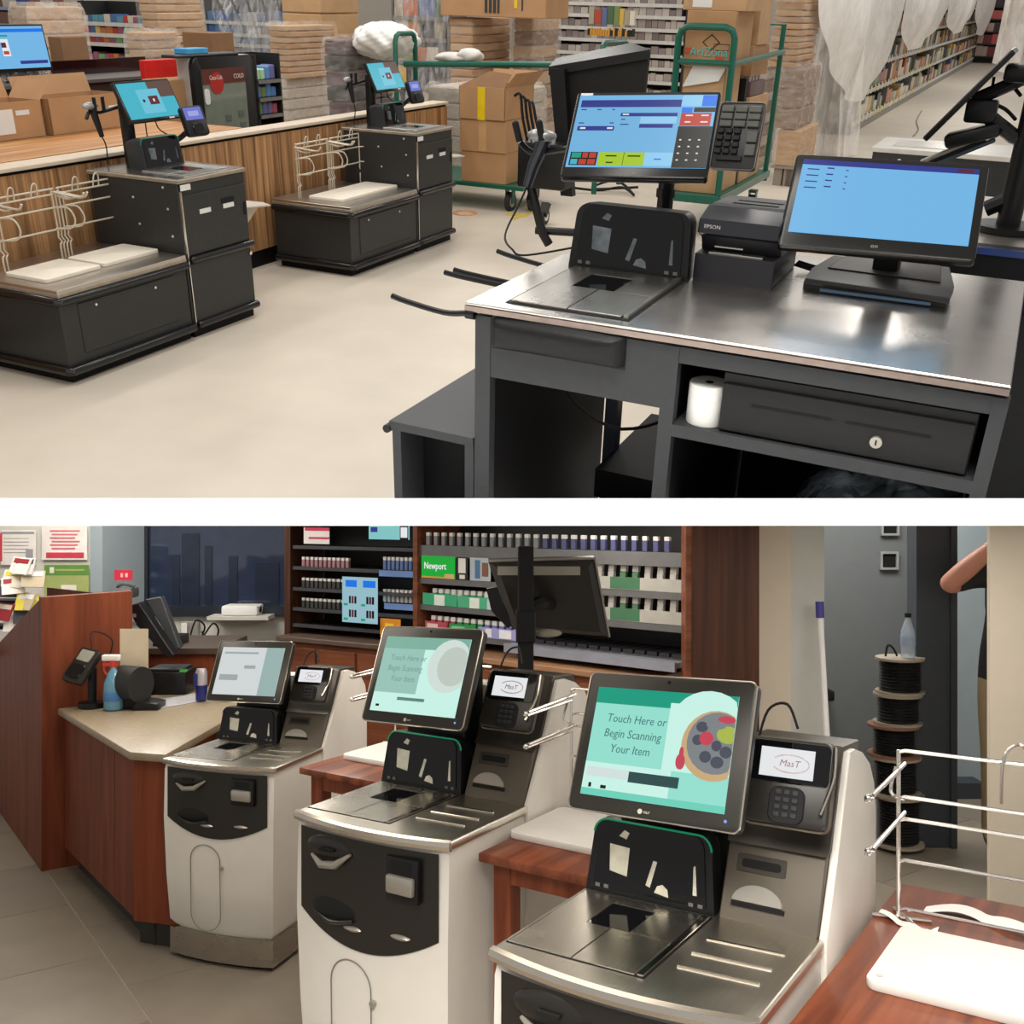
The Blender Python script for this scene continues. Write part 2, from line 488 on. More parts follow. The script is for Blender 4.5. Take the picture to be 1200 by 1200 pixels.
# padded rest
mb = MB()
def padf(u, v):
    x = -.926 + .294 * u; z = .940 + .069 * v
    e = 1 - max(abs(2 * u - 1) ** 8, abs(2 * v - 1) ** 3)
    return (x, YF + .004 - .030 * max(0, e) ** .45 - .004 * math.sin(math.pi * u), z + .004 * math.sin(3 * u))
mb.grid(padf, 24, 10); mb.box(-.926, -.632, YF + .0035, YF + .006, .940, 1.009)
obj('padded_rest', mb, mat('black_leatherette', (.008, .008, .009), .42, bump=.12, bscale=120, spec=.3), C, label='black padded rest on the counter front', smooth=60)
for k, (a, b) in enumerate((((547, 367), (460, 350)), ((566, 329), (521, 322)), ((574, 326), (532, 319)), ((592, 306), (583, 297)))):
    p = ux(*a, -.985) if k == 0 else uz(*a, .992)
    q = uy(*b, p.y + .03) if k == 0 else uz(*b, .992)
    if k: p = Vector((-.96, p.y + .02, .990))
    mb = MB(); mb.tube([p, p.lerp(q, .3) + Vector((0, 0, -.008)), p.lerp(q, .8), q + Vector((0, 0, .006))], .0065, 8, sub=4)
    mb.cyl(p + Vector((.02, 0, 0)), p, .011)
    obj('bag_hook', mb, black_plastic, C)
# black floor-side cables under the counter
mb = MB(); mb.tube([(-.80, 2.44, .98), (-.88, 2.2, .86), (-.86, 2.1, .78), (-.72, 2.12, .70), (-.60, 2.3, .74), (-.56, 2.4, .95)], .004, 6, sub=6)
obj('cable', mb, black_matte, C)
for x in (-.63, -.59):
    mb = MB(); mb.tube([(x, 2.55, 1.0), (x + .01, 2.56, .8), (x - .02, 2.55, .6), (x, 2.6, .45)], .004, 6, sub=5)
    obj('cable', mb, black_matte, C)

# low open cabinet to the left
LC = thing('low_cabinet', 'low open charcoal bagging cabinet at the left of the steel checkout counter', 'cabinet', T())
lx0, lx1, lzt = -1.178, -.968, .727
mb = MB(); mb.box(lx0, lx0 + .022, YF + .003, 2.5, .1, lzt - .02); obj('side_panel', mb, [laminate], LC)
mb = MB(); mb.box(lx1 - .022, lx1, YF + .003, 2.5, .1, lzt - .02); obj('side_panel', mb, [laminate], LC)
mb = MB()
mb.box(lx0 - .006, lx1, YF, 1.98, lzt - .02, lzt); mb.box(lx0 - .006, lx1 - .06, 1.98, 2.5, lzt - .02, lzt)
obj('top_panel', mb, laminate, LC)
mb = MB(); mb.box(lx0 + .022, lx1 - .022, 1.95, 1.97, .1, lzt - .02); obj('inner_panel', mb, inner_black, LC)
mb = MB(); mb.tube([(lx0 - .012, YF - .004, lzt - .02), (lx0 - .012, 2.5, lzt - .02)], .010, 8); obj('bumper_rail', mb, black_plastic, LC)

# ------------------------------------------------------------------ scanner scale set into the counter
SCN = thing('scanner_scale', 'steel and black barcode scanner scale set into the steel checkout counter', 'scanner', T())
mb = MB(); mb.box(-.912, -.640, 1.880, 2.245, ZC, ZC + .0015); obj('frame', mb, black_matte, SCN)
mb = MB()
mb.box(-.903, -.777, 1.888, 2.06, ZC + .001, ZC + .006, .001, 1); mb.box(-.775, -.660, 1.888, 2.06, ZC + .001, ZC + .006, .001, 1)
mb.box(-.903, -.838, 2.06, 2.24, ZC + .001, ZC + .006); mb.box(-.740, -.660, 2.06, 2.24, ZC + .001, ZC + .006); mb.box(-.838, -.740, 2.185, 2.24, ZC + .001, ZC + .006)
mb.box(-.655, -.645, 1.888, 2.24, ZC + .001, ZC + .010)
obj('platter', mb, platter_steel, SCN)
mb = MB(); mb.box(-.838, -.740, 2.06, 2.185, ZC + .001, ZC + .0045); obj('scan_glass', mb, black_gloss, SCN)
# tower
tx0, tx1, ty = -.925, -.634, 2.245
tw = tx1 - tx0; tc = (tx0 + tx1) / 2
def tower(parent, cx, y, z, w, h, d, glow=None, icons=True, lean=.02, name='scanner_tower', gl=None, taper=.07, mir=None):
    mb = MB()
    out = rrect(w, h + .06, .028, 5, 0, h / 2 - .03)
    out = [(px * (1 - taper * max(pz, 0) / h), max(pz, 0)) for px, pz in out]
    # body: front rounded rectangle, deeper rounded back
    n = len(out); V = []; F = []
    for sy, k in ((0, 1), (.02, 1.0), (d * .6, .97), (d, .86)):
        for px, pz in out: V.append((px * k, sy + lean * pz / h, pz * (k if k > .9 else k)))
    for r in range(3):
        for i in range(n): F.append([r * n + i, r * n + (i + 1) % n, (r + 1) * n + (i + 1) % n, (r + 1) * n + i])
    F += [list(range(n))[::-1], [3 * n + i for i in range(n)]]
    mb.add(V, F)
    t = obj(name, mb, grey_plastic if gl is None else gl, parent, T(cx, y, z))
    g = MB()
    gi = [(px * .88, .012 + max(0, pz) * .90) for px, pz in out]
    g.add([(px, -.0025 + lean * pz / h, pz) for px, pz in gi], [list(range(n))])
    g.add([(px, .004 + lean * pz / h, pz) for px, pz in gi], [list(range(n))])
    obj('scan_window', g, black_gloss, t, smooth=0, weld=False)
    for P in (((-.31, .32), (-.17, .28), (-.16, .66), (-.32, .68)), ((-.02, .22), (.015, .20), (.06, .55), (.03, .56)), ((.05, .15), (.16, .12), (.15, .22), (.11, .27), (.07, .24)), ((.34, .22), (.37, .22), (.35, .60), (.335, .58)), ((-.25, .80), (-.19, .77), (-.17, .86), (-.21, .89))):  # inner mirrors with their reflections painted as pale patches on the window
        b = MB(); P = [(q[0] * w, q[1] * h) for q in P]
        b.add([(px, -.0032 + lean * pz / h, pz) for px, pz in P], [list(range(len(P)))]); obj('mirror_glint', b, mir or mat('inner_mirror', rgb(112, 120, 126), .2, .5, var=.5, scale=25), t, smooth=0, weld=False)
    if glow:
        b = MB(); top = [p for p in out if p[1] > h - .035]
        b.tube([(px, -.001 + lean * pz / h, pz - .001) for px, pz in top], .0022, 6)
        obj('light_strip', b, glow, t)
    if icons:
        for ix in (-.40, -.33, .33, .40):
            b = MB(); b.box(ix * w - .005, ix * w + .005, -.004 + lean * .1, .002, .011, .018)
            obj('icon', b, mat('icon_grey', rgb(96, 96, 92), .5), t, smooth=0)
    return t
tower(SCN, tc, ty, ZC, tw, .145, .10, gl=black_plastic)

# ------------------------------------------------------------------ monitors
def monitor(parent, M, w, h, t, r, bz, rects, base=S_sky, case=bezel, name='monitor', back=True):
    """screen facing -y in M's frame, bz = (left, right, top, bottom) borders"""
    mb = MB(); mb.prism(rrect(w, h, r, 4), 'y', 0, t, .004, 2)
    if back: mb.prism(rrect(w * .7, h * .6, r, 3), 'y', t, t + .02, .006, 1)
    m = obj(name, mb, case, parent, M)
    sw, sh = w - bz[0] - bz[1], h - bz[2] - bz[3]
    s = flat(m, sw, sh, rects, base, M=T((bz[0] - bz[1]) / 2, -.0012, (bz[3] - bz[2]) / 2))
    return m, s
# operator touch monitor on a pole
OM = thing('operator_monitor', 'touchscreen register monitor with tilted head and keypad beside the steel scanner', 'monitor', T())
rects = [(0, 1, 0, 1, S_sky, 0), (0, .74, .87, 1.0, S_sky, 1), (0.02, .755, .83, .93, S_navy, 2), (.755, .90, .84, .99, S_sky2, 2), (.90, 1, .84, .99, S_blue, 2),
         (.765, .84, .75, .82, S_blue, 2), (.85, 1, .76, .82, S_dark, 2), (.765, .98, .57, .745, S_red, 2), (.76, 1, .0, .56, S_dark, 2),
         (.0, .76, .20, .83, emit('screen_mid_blue', rgb(118, 186, 232), 1), 1), (.33, .74, .70, .745, S_navy, 3), (.48, .72, .54, .59, S_navy, 3), (.03, .30, .50, .56, S_navy, 3), (.48, .74, .60, .69, S_sky2, 3),
         (.02, .22, .02, .20, S_dark, 2), (.03, .10, .12, .19, S_tealgreen, 3), (.11, .15, .12, .19, S_red, 3), (.16, .21, .12, .19, S_red, 3), (.03, .08, .03, .10, S_teal, 3), (.09, .145, .03, .10, S_red, 3), (.155, .21, .03, .10, S_red, 3),
         (.23, .56, .02, .20, S_lime, 2), (.56, .76, .02, .20, S_sky2, 2),
         (.80, .85, .70, .715, S_white, 4), (.91, .96, .70, .715, S_white, 4), (.80, .84, .61, .625, S_white, 4), (.91, .96, .61, .625, S_white, 4), (.41, .413, .02, .20, S_dark, 4), (.28, .36, .14, .155, S_dark, 4), (.44, .53, .14, .155, S_dark, 4), (.29, .34, .05, .065, S_dark, 4),
         (.05, .09, .52, .54, S_white, 5), (.25, .29, .52, .54, S_white, 5), (.345, .39, .715, .73, S_white, 5), (.03, .07, .79, .80, S_navy, 4), (.15, .18, .79, .80, S_navy, 4), (.26, .28, .79, .80, S_navy, 4), (.03, .07, .60, .61, S_navy, 4), (.26, .29, .60, .61, S_navy, 4), (.34, .37, .65, .66, S_navy, 4), (.34, .40, .58, .59, S_navy, 4), (.63, .68, .10, .115, S_blue, 4)]
m, s = monitor(OM, T(-.849, 2.47, 1.309, 4.9, -45, -4.3), .352, .249, .022, .008, (.010, .006, .012, .028), rects)
for k in range(3):
    for j in range(4):
        mb = MB(); mb.box(.100 + .022 * k - .0025, .100 + .022 * k + .0025, -.0036, -.001, -.02 - .019 * j, -.017 - .019 * j)
        obj('key_mark', mb, S_white, m, smooth=0)
mb = MB(); mb.box(-.165, -.135, -.003, 0, .112, .119); obj('label', mb, sticker, m, smooth=0)
text('logo', 'OO', .008, mat('grey_print', rgb(180, 175, 160), .5), m, T(-.0, -.0008, -.114))
b0 = uz(776, 262, 1.03)
mb = MB(); pb = Vector((-.80, 2.56, 0))
mb.cyl((pb.x, pb.y, 1.03), (pb.x, pb.y, 1.29), .020); mb.cyl((pb.x, pb.y, 1.03), (pb.x, pb.y, 1.05), .045, n=20); mb.cyl((pb.x, pb.y, 1.155), (pb.x, pb.y, 1.175), .024)
mb.box(pb.x - .05, pb.x + .05, pb.y - .06, pb.y - .0, 1.26, 1.33, .01, 2)
obj('pole', mb, black_plastic, OM)
mb = MB(); mb.prism(rrect(.104, .152, .008, 4), 'y', 0, .016, .003, 2)
kp = obj('keypad', mb, mat('keypad_case', (.02, .02, .02), .4), OM, T(-.613, 2.47, 1.321, -1.7, -24, -2.3))
mb = MB(); mb.tube([(x, -.001, z) for x, z in rrect(.104, .152, .008, 4)], .0015, 6, closed=True); obj('trim_ring', mb, mat('dull_chrome', rgb(120, 116, 110), .35, .6), kp)
clearkey = mat('grey_clear_key', rgb(92, 93, 86), .35, spec=.3)
for r in range(8):
    for c in range(3):
        if r < 3: x, z, w_, h_, mk = -.032 + .032 * c, .060 - .0165 * r, .028, .014, clearkey
        elif c < 2 or r in (3, 4, 5, 6):
            if c == 2:
                if r != 3 and r != 4: continue
                x, z, w_, h_, mk = .035, .0105 - .030 * (r - 3) - .012, .024, .026, clearkey
            else:
                if r > 6: continue
                x, z, w_, h_, mk = -.040 + .0195 * c, .0105 - .0155 * (r - 3), .016, .012, black_plastic
        else: continue
        mb = MB(); mb.box(x - w_ / 2, x + w_ / 2, -.007, .001, z - h_ / 2, z + h_ / 2, .0015, 1)
        obj('key', mb, mk, kp)
for r in range(4):
    mb = MB(); mb.box(-.001 - .008, -.001 + .008, -.007, .001, .0105 - .0155 * r - .006, .0105 - .0155 * r + .006, .0015, 1); obj('key', mb, black_plastic, kp)
mb = MB(); mb.box(-.04, .02, -.007, .001, -.058, -.046, .0015, 1); obj('key', mb, black_plastic, kp)
mb = MB(); mb.box(-.012, .03, .012, .05, -.012, .012); obj('bracket', mb, black_plastic, kp)

# customer monitor on wedge stand
CM = thing('customer_monitor', 'low monitor with plain blue screen standing on the steel counter at right', 'monitor', T())
rects = [(0, 1, .93, 1.0, S_navy, 1), (.88, .97, .945, .985, S_maroon, 2)] + [(.035, .105, .86 - .085 * k, .872 - .085 * k, S_navy, 1) for k in range(4)] + [(.15, .19, .885 - .085 * k, .90 - .085 * k, S_navy, 1) for k in range(4)] + [(.26, .275, .87 - .085 * k, .88 - .085 * k, S_navy, 1) for k in range(4)]
m, s = monitor(CM, T(-.261, 2.378, 1.215, 4.7, -47.4, -.8), .40, .247, .022, .010, (.018, .018, .016, .036), rects)
text('logo', 'OO', .009, mat('grey_print', rgb(180, 175, 160), .5), m, T(0, -.0008, -.108))
mb = MB(); mb.prism([(-.395, 2.42), (-.375, 2.58), (-.11, 2.60), (-.085, 2.40), (-.085, 2.30), (-.388, 2.315)], 'z', ZC + .012, ZC + .026, .004, 2)
mb.prism([(-.392, 2.33), (-.37, 2.55), (-.115, 2.57), (-.092, 2.32)], 'z', ZC, ZC + .014)
st = obj('stand', mb, grey_plastic, CM)
mb = MB(); mb.prism([(-.36, 2.43), (-.345, 2.57), (-.13, 2.585), (-.115, 2.42)], 'z', ZC + .026, ZC + .030, .003, 2); obj('stand_plate', mb, mat('warm_grey_plastic', rgb(70, 66, 66), .5), st)
mb = MB(); mb.box(-.35, -.12, 2.300, 2.305, ZC + .004, ZC + .010); obj('slot', mb, mat('blue_grey_slot', rgb(60, 84, 110), .3), st)
mb = MB(); mb.prism([(2.46, ZC + .026), (2.53, ZC + .026), (2.50, 1.235), (2.445, 1.20)], 'x', -.268, -.212, .006, 2); obj('neck', mb, black_plastic, CM)

# receipt printer
PR = thing('receipt_printer', 'black receipt printer beside the low blue-screened monitor on the steel counter', 'printer', T())
px0, px1, py0, py1 = -.632, -.450, 2.276, 2.515
mb = MB(); mb.prism([(py0, ZC), (py1, ZC), (py1, ZC + .065), (py0, ZC + .060)], 'x', px0, px1, .004, 2); b = obj('base', mb, mat('blue_black_plastic', rgb(34, 35, 42), .4), PR)
mb = MB(); mb.prism([(py0 + .055, ZC + .055), (py1, ZC + .06), (py1, ZC + .150), (py0 + .07, ZC + .154), (py0 + .01, ZC + .135), (py0 + .002, ZC + .105), (py0 + .05, ZC + .09)], 'x', px0, px1, .004, 2)
h = obj('head', mb, mat('blue_black_plastic', rgb(34, 35, 42), .4), PR)
mb = MB(); mb.box(px0 + .03, px1 - .03, py0 + .008, py0 + .03, ZC + .060, ZC + .064); mb.box(px0 + .035, px0 + .10, py0 + .035, py0 + .053, ZC + .07, ZC + .073); obj('cutter_slot', mb, chrome, b)
mb = MB(); mb.prism([(py0 + .075, ZC + .152), (py1 - .01, ZC + .148), (py1 - .01, ZC + .154), (py0 + .08, ZC + .159)], 'x', px0 + .008, px1 - .008, .002, 1); lid = obj('lid', mb, mat('matte_grey_lid', rgb(66, 66, 68), .5), PR)
mb = MB(); mb.box(px0 + .05, px1 - .03, py0 + .10, py0 + .115, ZC + .1585, ZC + .1605); mb.box(px0 + .05, px1 - .03, py0 + .15, py0 + .17, ZC + .1565, ZC + .1585); obj('slot', mb, black_gloss, lid)
text('logo', 'EPSON', .013, mat('light_print', rgb(215, 215, 215), .5), h, T(px0 + .033, py0 + .0045, ZC + .119, 0, 14), sx=.95)
mb = MB()
for k in range(3): mb.tube([(px1 + .01, py1 - .06 + .02 * k, ZC + .02), (px1 + .08, py1 - .04 + .02 * k, ZC + .006), (px1 + .2, py1 + .02 + .01 * k, ZC + .005)], .0035, 6, sub=5)
obj('cable', mb, black_matte, PR)

# cash drawer on the shelf
CD = thing('cash_drawer', 'black metal cash drawer on the shelf under the steel counter', 'cash drawer', T())
mb = MB(); mb.box(-.436, .020, YF + .022, 2.24, .8455, .965, .002, 1); obj('case', mb, mat('black_powder_coat', (.010, .010, .011), .5, bump=.1, bscale=200, spec=.3), CD)
mb = MB(); mb.box(-.434, .018, YF + .012, YF + .024, .850, .945, .003, 2); fr = obj('drawer_front', mb, mat('black_powder_coat', (.017, .017, .018), .5), CD)
mb = MB(); mb.box(-.375, -.225, YF + .0105, YF + .0125, .908, .913); mb.box(-.20, -.05, YF + .0105, YF + .0125, .908, .913); obj('media_slot', mb, mat('void_black', (.001, .001, .001), .9), fr)
mb = MB(); mb.cyl((-.140, YF + .013, .884), (-.140, YF + .004, .884), .011, n=20); lk = obj('lock', mb, mat('lock_metal', rgb(170, 166, 158), .35, .7), fr, label='chrome key lock')
mb = MB(); mb.box(-.1415, -.1385, YF + .003, YF + .005, .879, .889); obj('keyhole', mb, black_matte, fr)

# paper roll
mb = MB(); mb.lathe([(.0085, 0), (.038, 0), (.039, .002), (.039, .080), (.038, .082), (.0085, .082)], (-.471, YF + .055, .8453), 28); mb.mi = 1; mb.cyl((-.471, YF + .055, .90), (-.471, YF + .055, .9275), .0085)
obj('receipt_paper_roll', mb, [paper, black_matte], label='white receipt paper roll standing beside the black cash drawer', cat='paper roll')
# crumpled plastic bag under the shelf
mb = MB()
def bagf(u, v):
    x = -.36 + .38 * u; y = 1.90 + .4 * v
    n = math.sin(17 * u + 5 * v) * .016 + math.sin(31 * v - 9 * u) * .014 + math.sin(43 * u + 23 * v) * .008
    return (x, y, .78 - .16 * (1 - u) ** 2 - .10 * abs(v - .2) + n - .06 * (2 * u - 1) ** 4)
mb.grid(bagf, 36, 26)
mb.grid(lambda u, v: (bagf(u, 0)[0], 1.90 + .02 * math.sin(9 * u + 5 * v), bagf(u, 0)[2] - .34 * v + .008 * math.sin(25 * u + 13 * v)), 36, 14)
obj('plastic_bag', mb, film('clear_bag', (.55, .65, .78), .10, 30, .1, .25), label='crumpled clear plastic bag under the shelf of the steel counter', cat='bag', weld=False)

# ------------------------------------------------------------------ handheld scanner in its holder
HS = thing('handheld_scanner', 'black handheld barcode scanner hanging in a holder left of the register touchscreen', 'scanner', T())
Yh = 2.72
p1, p2, p3 = uy(640, 160, Yh), uy(625, 195, Yh), uy(618, 218, Yh)
mb = MB(); mb.tube([p1 + Vector((0, 0, .008)), p1, p2, p3], [.012, .02, .017, .013], 10, sub=0); obj('handle', mb, mat('navy_grip', rgb(30, 36, 48), .35), HS)
a, b = uy(618, 160, Yh), uy(652, 158, Yh)
mb = MB(); mb.ball((a + b) / 2, ((b - a).length / 2, .028, .018), 16, 10); obj('head', mb, mat('silver_plastic', rgb(150, 150, 150), .3, .4), HS)
for q0, q1 in (((604, 145), (609, 166)), ((632, 144), (635, 165))):
    a, b = uy(*q0, Yh - .02), uy(*q1, Yh - .02)
    mb = MB(); mb.tube([a, b], .010, 8); mb.ball(a, .0098, 8, 6); obj('prong', mb, black_plastic, HS)
a, b, c = uy(609, 166, Yh), uy(640, 178, Yh + .01), uy(690, 170, Yh - .1)
mb = MB(); mb.tube([a, uy(622, 178, Yh + .02), b, c], .009, 8, sub=3); mb.box(c.x - .02, pb.x, c.y - .02, pb.y, c.z - .012, c.z + .012); obj('holder_arm', mb, black_plastic, HS)
cab = [p3, uy(608, 240, Yh), uy(592, 275, Yh - .1), uy(600, 292, Yh - .2), uy(618, 299, Yh - .2), Vector((-.95, 2.5, ZC + .005))]
mb = MB(); mb.tube(cab, .003, 6, sub=6); obj('cable', mb, black_matte, HS)
# ------------------------------------------------------------------ self checkout units along the wood half wall
# local frame of a unit: x along the store (+Y of the hall), y towards the half wall, front at y = 0
edge_brown = mat('brown_metal_edge', rgb(158, 146, 130), .4, .4, var=.15, scale=20)
bump_black = mat('black_bumper', (.006, .006, .006), .16, var=.05)
bag_top = steel('worn_bagging_steel', (.52, .48, .43), .34, (3, 50, 3))
screw_mat = mat('bright_screw', (.8, .8, .78), .3, .5)
def dots(parent, pts, r=.006):
    for p, n in pts:
        mb = MB(); mb.cyl(Vector(p) + Vector(n) * .003, Vector(p) - Vector(n) * .001, r, n=10); obj('screw', mb, screw_mat, parent)
def bagging_counter(label, M):
    B = thing('bagging_counter', label, 'counter', M)
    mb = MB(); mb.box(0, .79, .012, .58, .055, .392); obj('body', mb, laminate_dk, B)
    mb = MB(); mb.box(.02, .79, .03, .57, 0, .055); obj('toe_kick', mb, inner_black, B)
    mb = MB(); mb.box(-.004, .79, 0, .59, .404, .424, .002, 1); obj('counter_top', mb, [bag_top], B)
    mb = MB(); mb.box(-.006, .79, -.003, .59, .392, .409, .002, 1); obj('top_edge', mb, edge_brown, B)
    for z, r in ((.374, .019), (.062, .021)):
        mb = MB(); mb.tube([(-.008, .58, z), (-.008, .008, z), (.0, -.002, z), (.79, -.002, z)], r, 12); obj('bumper_rail', mb, bump_black, B)
    mb = MB(); mb.box(.10, .70, .007, .014, .118, .345, .003, 1); pnl = obj('access_panel', mb, laminate_dk, B)
    dots(B, [((.20, .007, .318), (0, -1, 0)), ((.57, .007, .312), (0, -1, 0))])
    return B
def checkout_machine(label, M, scr):
    K = thing('self_checkout_machine', label, 'self checkout', M)
    x0, x1 = .80, 1.292
    mb = MB(); mb.box(x0, x1, .010, .58, .055, .757, .003, 1); obj('body', mb, laminate_dk, K)
    mb = MB(); mb.box(x0 + .01, x1 - .012, .02, .57, 0, .055); obj('toe_kick', mb, inner_black, K)
    mb = MB(); mb.box(x0 - .004, x1 + .003, -.002, .59, .757, .775, .003, 1); obj('deck_edge', mb, edge_brown, K)
    mb = MB(); mb.box(x0 + .006, x1 - .004, .01, .58, .774, .778); obj('deck', mb, deck_steel, K)
    mb = MB(); mb.box(x0 + .10, x0 + .42, .05, .32, .778, .783, .001, 1); obj('platter', mb, platter_steel, K)
    mb = MB(); mb.box(x0 + .21, x0 + .32, .12, .25, .783, .784); obj('scan_glass', mb, black_gloss, K)
    mb = MB(); mb.box(x0 + .018, x1 - .008, .002, .012, .412, .700, .003, 1); d = obj('door', mb, laminate_dk, K)
    for a in (.925, 1.10):
        mb = MB(); mb.box(a, a + .08, -.001, .003, .600, .622); obj('label', mb, sticker, d, smooth=0)
    for q in ((1.09, 1.185, .627, .650), (1.255, 1.275, .545, .610)):
        mb = MB(); mb.box(q[0], q[1], -.001, .003, q[2], q[3]); obj('slot', mb, mat('void_black', (.001, .001, .001), .9), d, smooth=0)
    mb = MB(); mb.box(x0 + .018, x1 - .008, .003, .012, .075, .372, .003, 1); obj('lower_door', mb, laminate_dk, K)
    for z in (.392, .066):
        mb = MB(); mb.tube([(x0 + .035, -.004, z), (x1 - .002, -.004, z)], .019, 12); mb.ball((x0 + .035, -.004, z), .019, 12, 8); obj('bumper_rail', mb, bump_black, K)
    mb = MB(); mb.cyl((1.265, .004, .345), (1.265, -.012, .345), .010); obj('lock', mb, chrome, K)
    mb = MB(); mb.box(x0 + .006, x0 + .012, -.001, .012, .055, .72); obj('corner_strip', mb, chrome, K)
    mb = MB(); mb.box(x0 + .008, x0 + .075, -.004, .0, .725, .752); obj('sticker', mb, sticker, K, smooth=0)
    dots(K, [((x0, y, z), (-1, 0, 0)) for y, z in ((.10, .735), (.085, .635), (.30, .672), (.075, .505), (.28, .545))])
    # scanner tower, pole, monitor, card reader
    tower(K, 1.075, .33, .778, .285, .145, .12, glow=emit('green_light_strip', (.02, .5, .25), .35), icons=False)
    mb = MB(); mb.box(.985, 1.035, .46, .51, .778, 1.10, .006, 2); mb.box(.99, 1.16, .46, .50, 1.03, 1.09, .006, 2); obj('pole', mb, black_plastic, K)
    m, s = monitor(K, T(1.13, .430, 1.085, 0, -25.5), .382, .204, .022, .008, (.012, .012, .012, .016), scr, base=S_teal)
    mb = MB(); mb.box(.08, .115, -.0018, 0, -.099, -.091); obj('label', mb, sticker, m, smooth=0)
    mb = MB(); mb.prism(rrect(.150, .150, .02, 4), 'y', 0, .03, .008, 2)
    cr = obj('card_reader', mb, black_plastic, K, T(1.285, .285, .985, -4, -20))
    flat(cr, .118, .062, [(.2, .8, .3, .7, emit('screen_pale_violet', rgb(170, 180, 240), .9), 1)], S_violet, M=T(-.002, -.001, .036))
    mb = MB(); mb.prism(rrect(.07, .05, .015, 4), 'y', -.006, .004, .003, 1, M=T(.0, 0, -.038)); obj('pin_pad', mb, black_gloss, cr)
    mb = MB(); mb.tube([(1.285, .32, .95), (1.27, .38, .90), (1.2, .42, .86)], .014, 8, sub=4); obj('reader_arm', mb, black_plastic, K)
    mb = MB(); mb.tube([(1.19, .47, 1.01), (1.20, .46, .94), (1.25, .40, .90), (1.285, .33, .93)], .0035, 6, sub=5); mb.tube([(1.12, .47, 1.0), (1.12, .47, .8)], .0035, 6); obj('cable', mb, black_matte, K)
    return K
def bag_rack(label, M, group):
    """wire carrier-bag rack, local x along the counter, arms towards -y"""
    R = thing('bag_rack', label, 'rack', M, group)
    w = .33; r = .0043
    for x in (.0, w):
        mb = MB(); mb.tube([(x, 0, 0), (x, 0, .06), (x + .012, 0, .075), (x - .004, 0, .10), (x, 0, .13), (x, 0, .32)], r, 7, sub=3); obj('upright', mb, wire_cream, R)
        mb = MB(); mb.tube([(x + .02, 0, 0), (x + .02, 0, .06), (x + .032, 0, .075), (x + .016, 0, .10), (x + .02, 0, .13), (x + .02, 0, .30)], r * .8, 7, sub=3); obj('upright', mb, wire_cream, R)
    for z in (.32, .295, .235, .135):
        mb = MB(); mb.tube([(-.01, 0, z), (w + .01, 0, z)], r, 7); obj('cross_wire', mb, wire_cream, R)
    for z, x in ((.305, w + .01), (.305, -.01)):
        mb = MB(); mb.tube([(x, .0, z), (x + .01, -.12, z - .012), (x + .012, -.165, z - .01), (x + .012, -.185, z + .012)], r * 1.2, 7, sub=4)
        mb.tube([(x + .02, .0, z - .02), (x + .02, -.06, z - .03), (x + .01, -.12, z - .014)], r, 7, sub=3); obj('bag_arm', mb, wire_cream, R)
    for z, x in ((.235, w * .98), (.235, 0.01)):
        mb = MB(); mb.tube([(x, 0, z), (x + .02, -.07, z + .004), (x + .03, -.095, z - .03), (x + .03, -.095, z - .065), (x + .02, -.07, z - .09), (x, 0, z - .095)], r, 7, sub=4); obj('bag_loop', mb, wire_cream, R)
    for x in (.10, w - .10):
        mb = MB(); mb.tube([(x - .018, 0, .295), (x - .014, -.01, .345), (x, -.012, .358), (x + .014, -.01, .345), (x + .018, 0, .295)], r * .8, 7, sub=4); obj('hook_loop', mb, wire_cream, R)
    return R
def scale_plate(label, M, w, d, group):
    mb = MB(); mb.prism(rrect(w, d, .018, 4), 'z', 0, .018, .003, 2)
    return obj('bagging_plate', mb, cream_board, None, M, label=label, cat='plate', group=group)
def wall_scanner(label, M, group=None):
    G = thing('handheld_scanner', label, 'scanner', M, group)
    mb = MB(); mb.tube([(0, 0, .135), (0, -.005, .10), (.02, -.012, .0)], [.016, .018, .012], 10); obj('handle', mb, black_plastic, G)
    mb = MB(); mb.ball((-.015, .0, .145), (.05, .022, .018), 14, 8); obj('head', mb, mat('silver_plastic', rgb(150, 150, 150), .3, .4), G)
    for x in (-.005, .05):
        mb = MB(); mb.tube([(x, -.02, .185), (x + .005, -.015, .12)], .009, 8); obj('prong', mb, black_plastic, G)
    mb = MB(); mb.tube([(-.06, -.01, .09), (-.02, 0, .12), (.05, .01, .11), (.16, -.05, .14)], .009, 8, sub=3); obj('holder_arm', mb, black_plastic, G)
    mb = MB(); mb.tube([(.02, -.012, .0), (.04, -.01, -.05), (.06, .02, -.14)], .0035, 6, sub=4); obj('cable', mb, black_matte, G)
    return G
SCR1 = [(0, 1, 0, 1, S_teal, 0), (.55, 1, .55, 1, S_brown, 1), (.30, .72, .12, .80, emit('screen_cyan', rgb(110, 200, 224), 1), 2), (.48, .66, .36, .60, S_maroon, 3), (.555, .585, .44, .52, S_white, 4), (.36, .40, .44, .52, S_dark, 3), (0, 1, 0, .12, S_teal, 3)]
E1 = dict(X=-3.62, Y=3.07)
def UM(e, x, y, z, rz=0): return T(e['X'], e['Y'], 0, 90) @ T(x, y, z, rz)
bagging_counter('low dark bagging counter with bumper rails at the left edge of the hall', UM(E1, 0, 0, 0))
checkout_machine('dark self checkout machine nearest the camera by the wood half wall', UM(E1, 0, 0, 0), SCR1)
g = 'wire bag racks on the nearer bagging counter'
bag_rack('cream wire bag rack at the left frame edge above a bagging plate', UM(E1, .12, .455, .424), 'wire bag racks')
bag_rack('cream wire bag rack right beside the nearer self checkout machine', UM(E1, .49, .455, .424), 'wire bag racks')
scale_plate('flat cream bagging plate at the left end of the nearer low counter', UM(E1, .225, .265, .424), .32, .26, 'bagging plates')
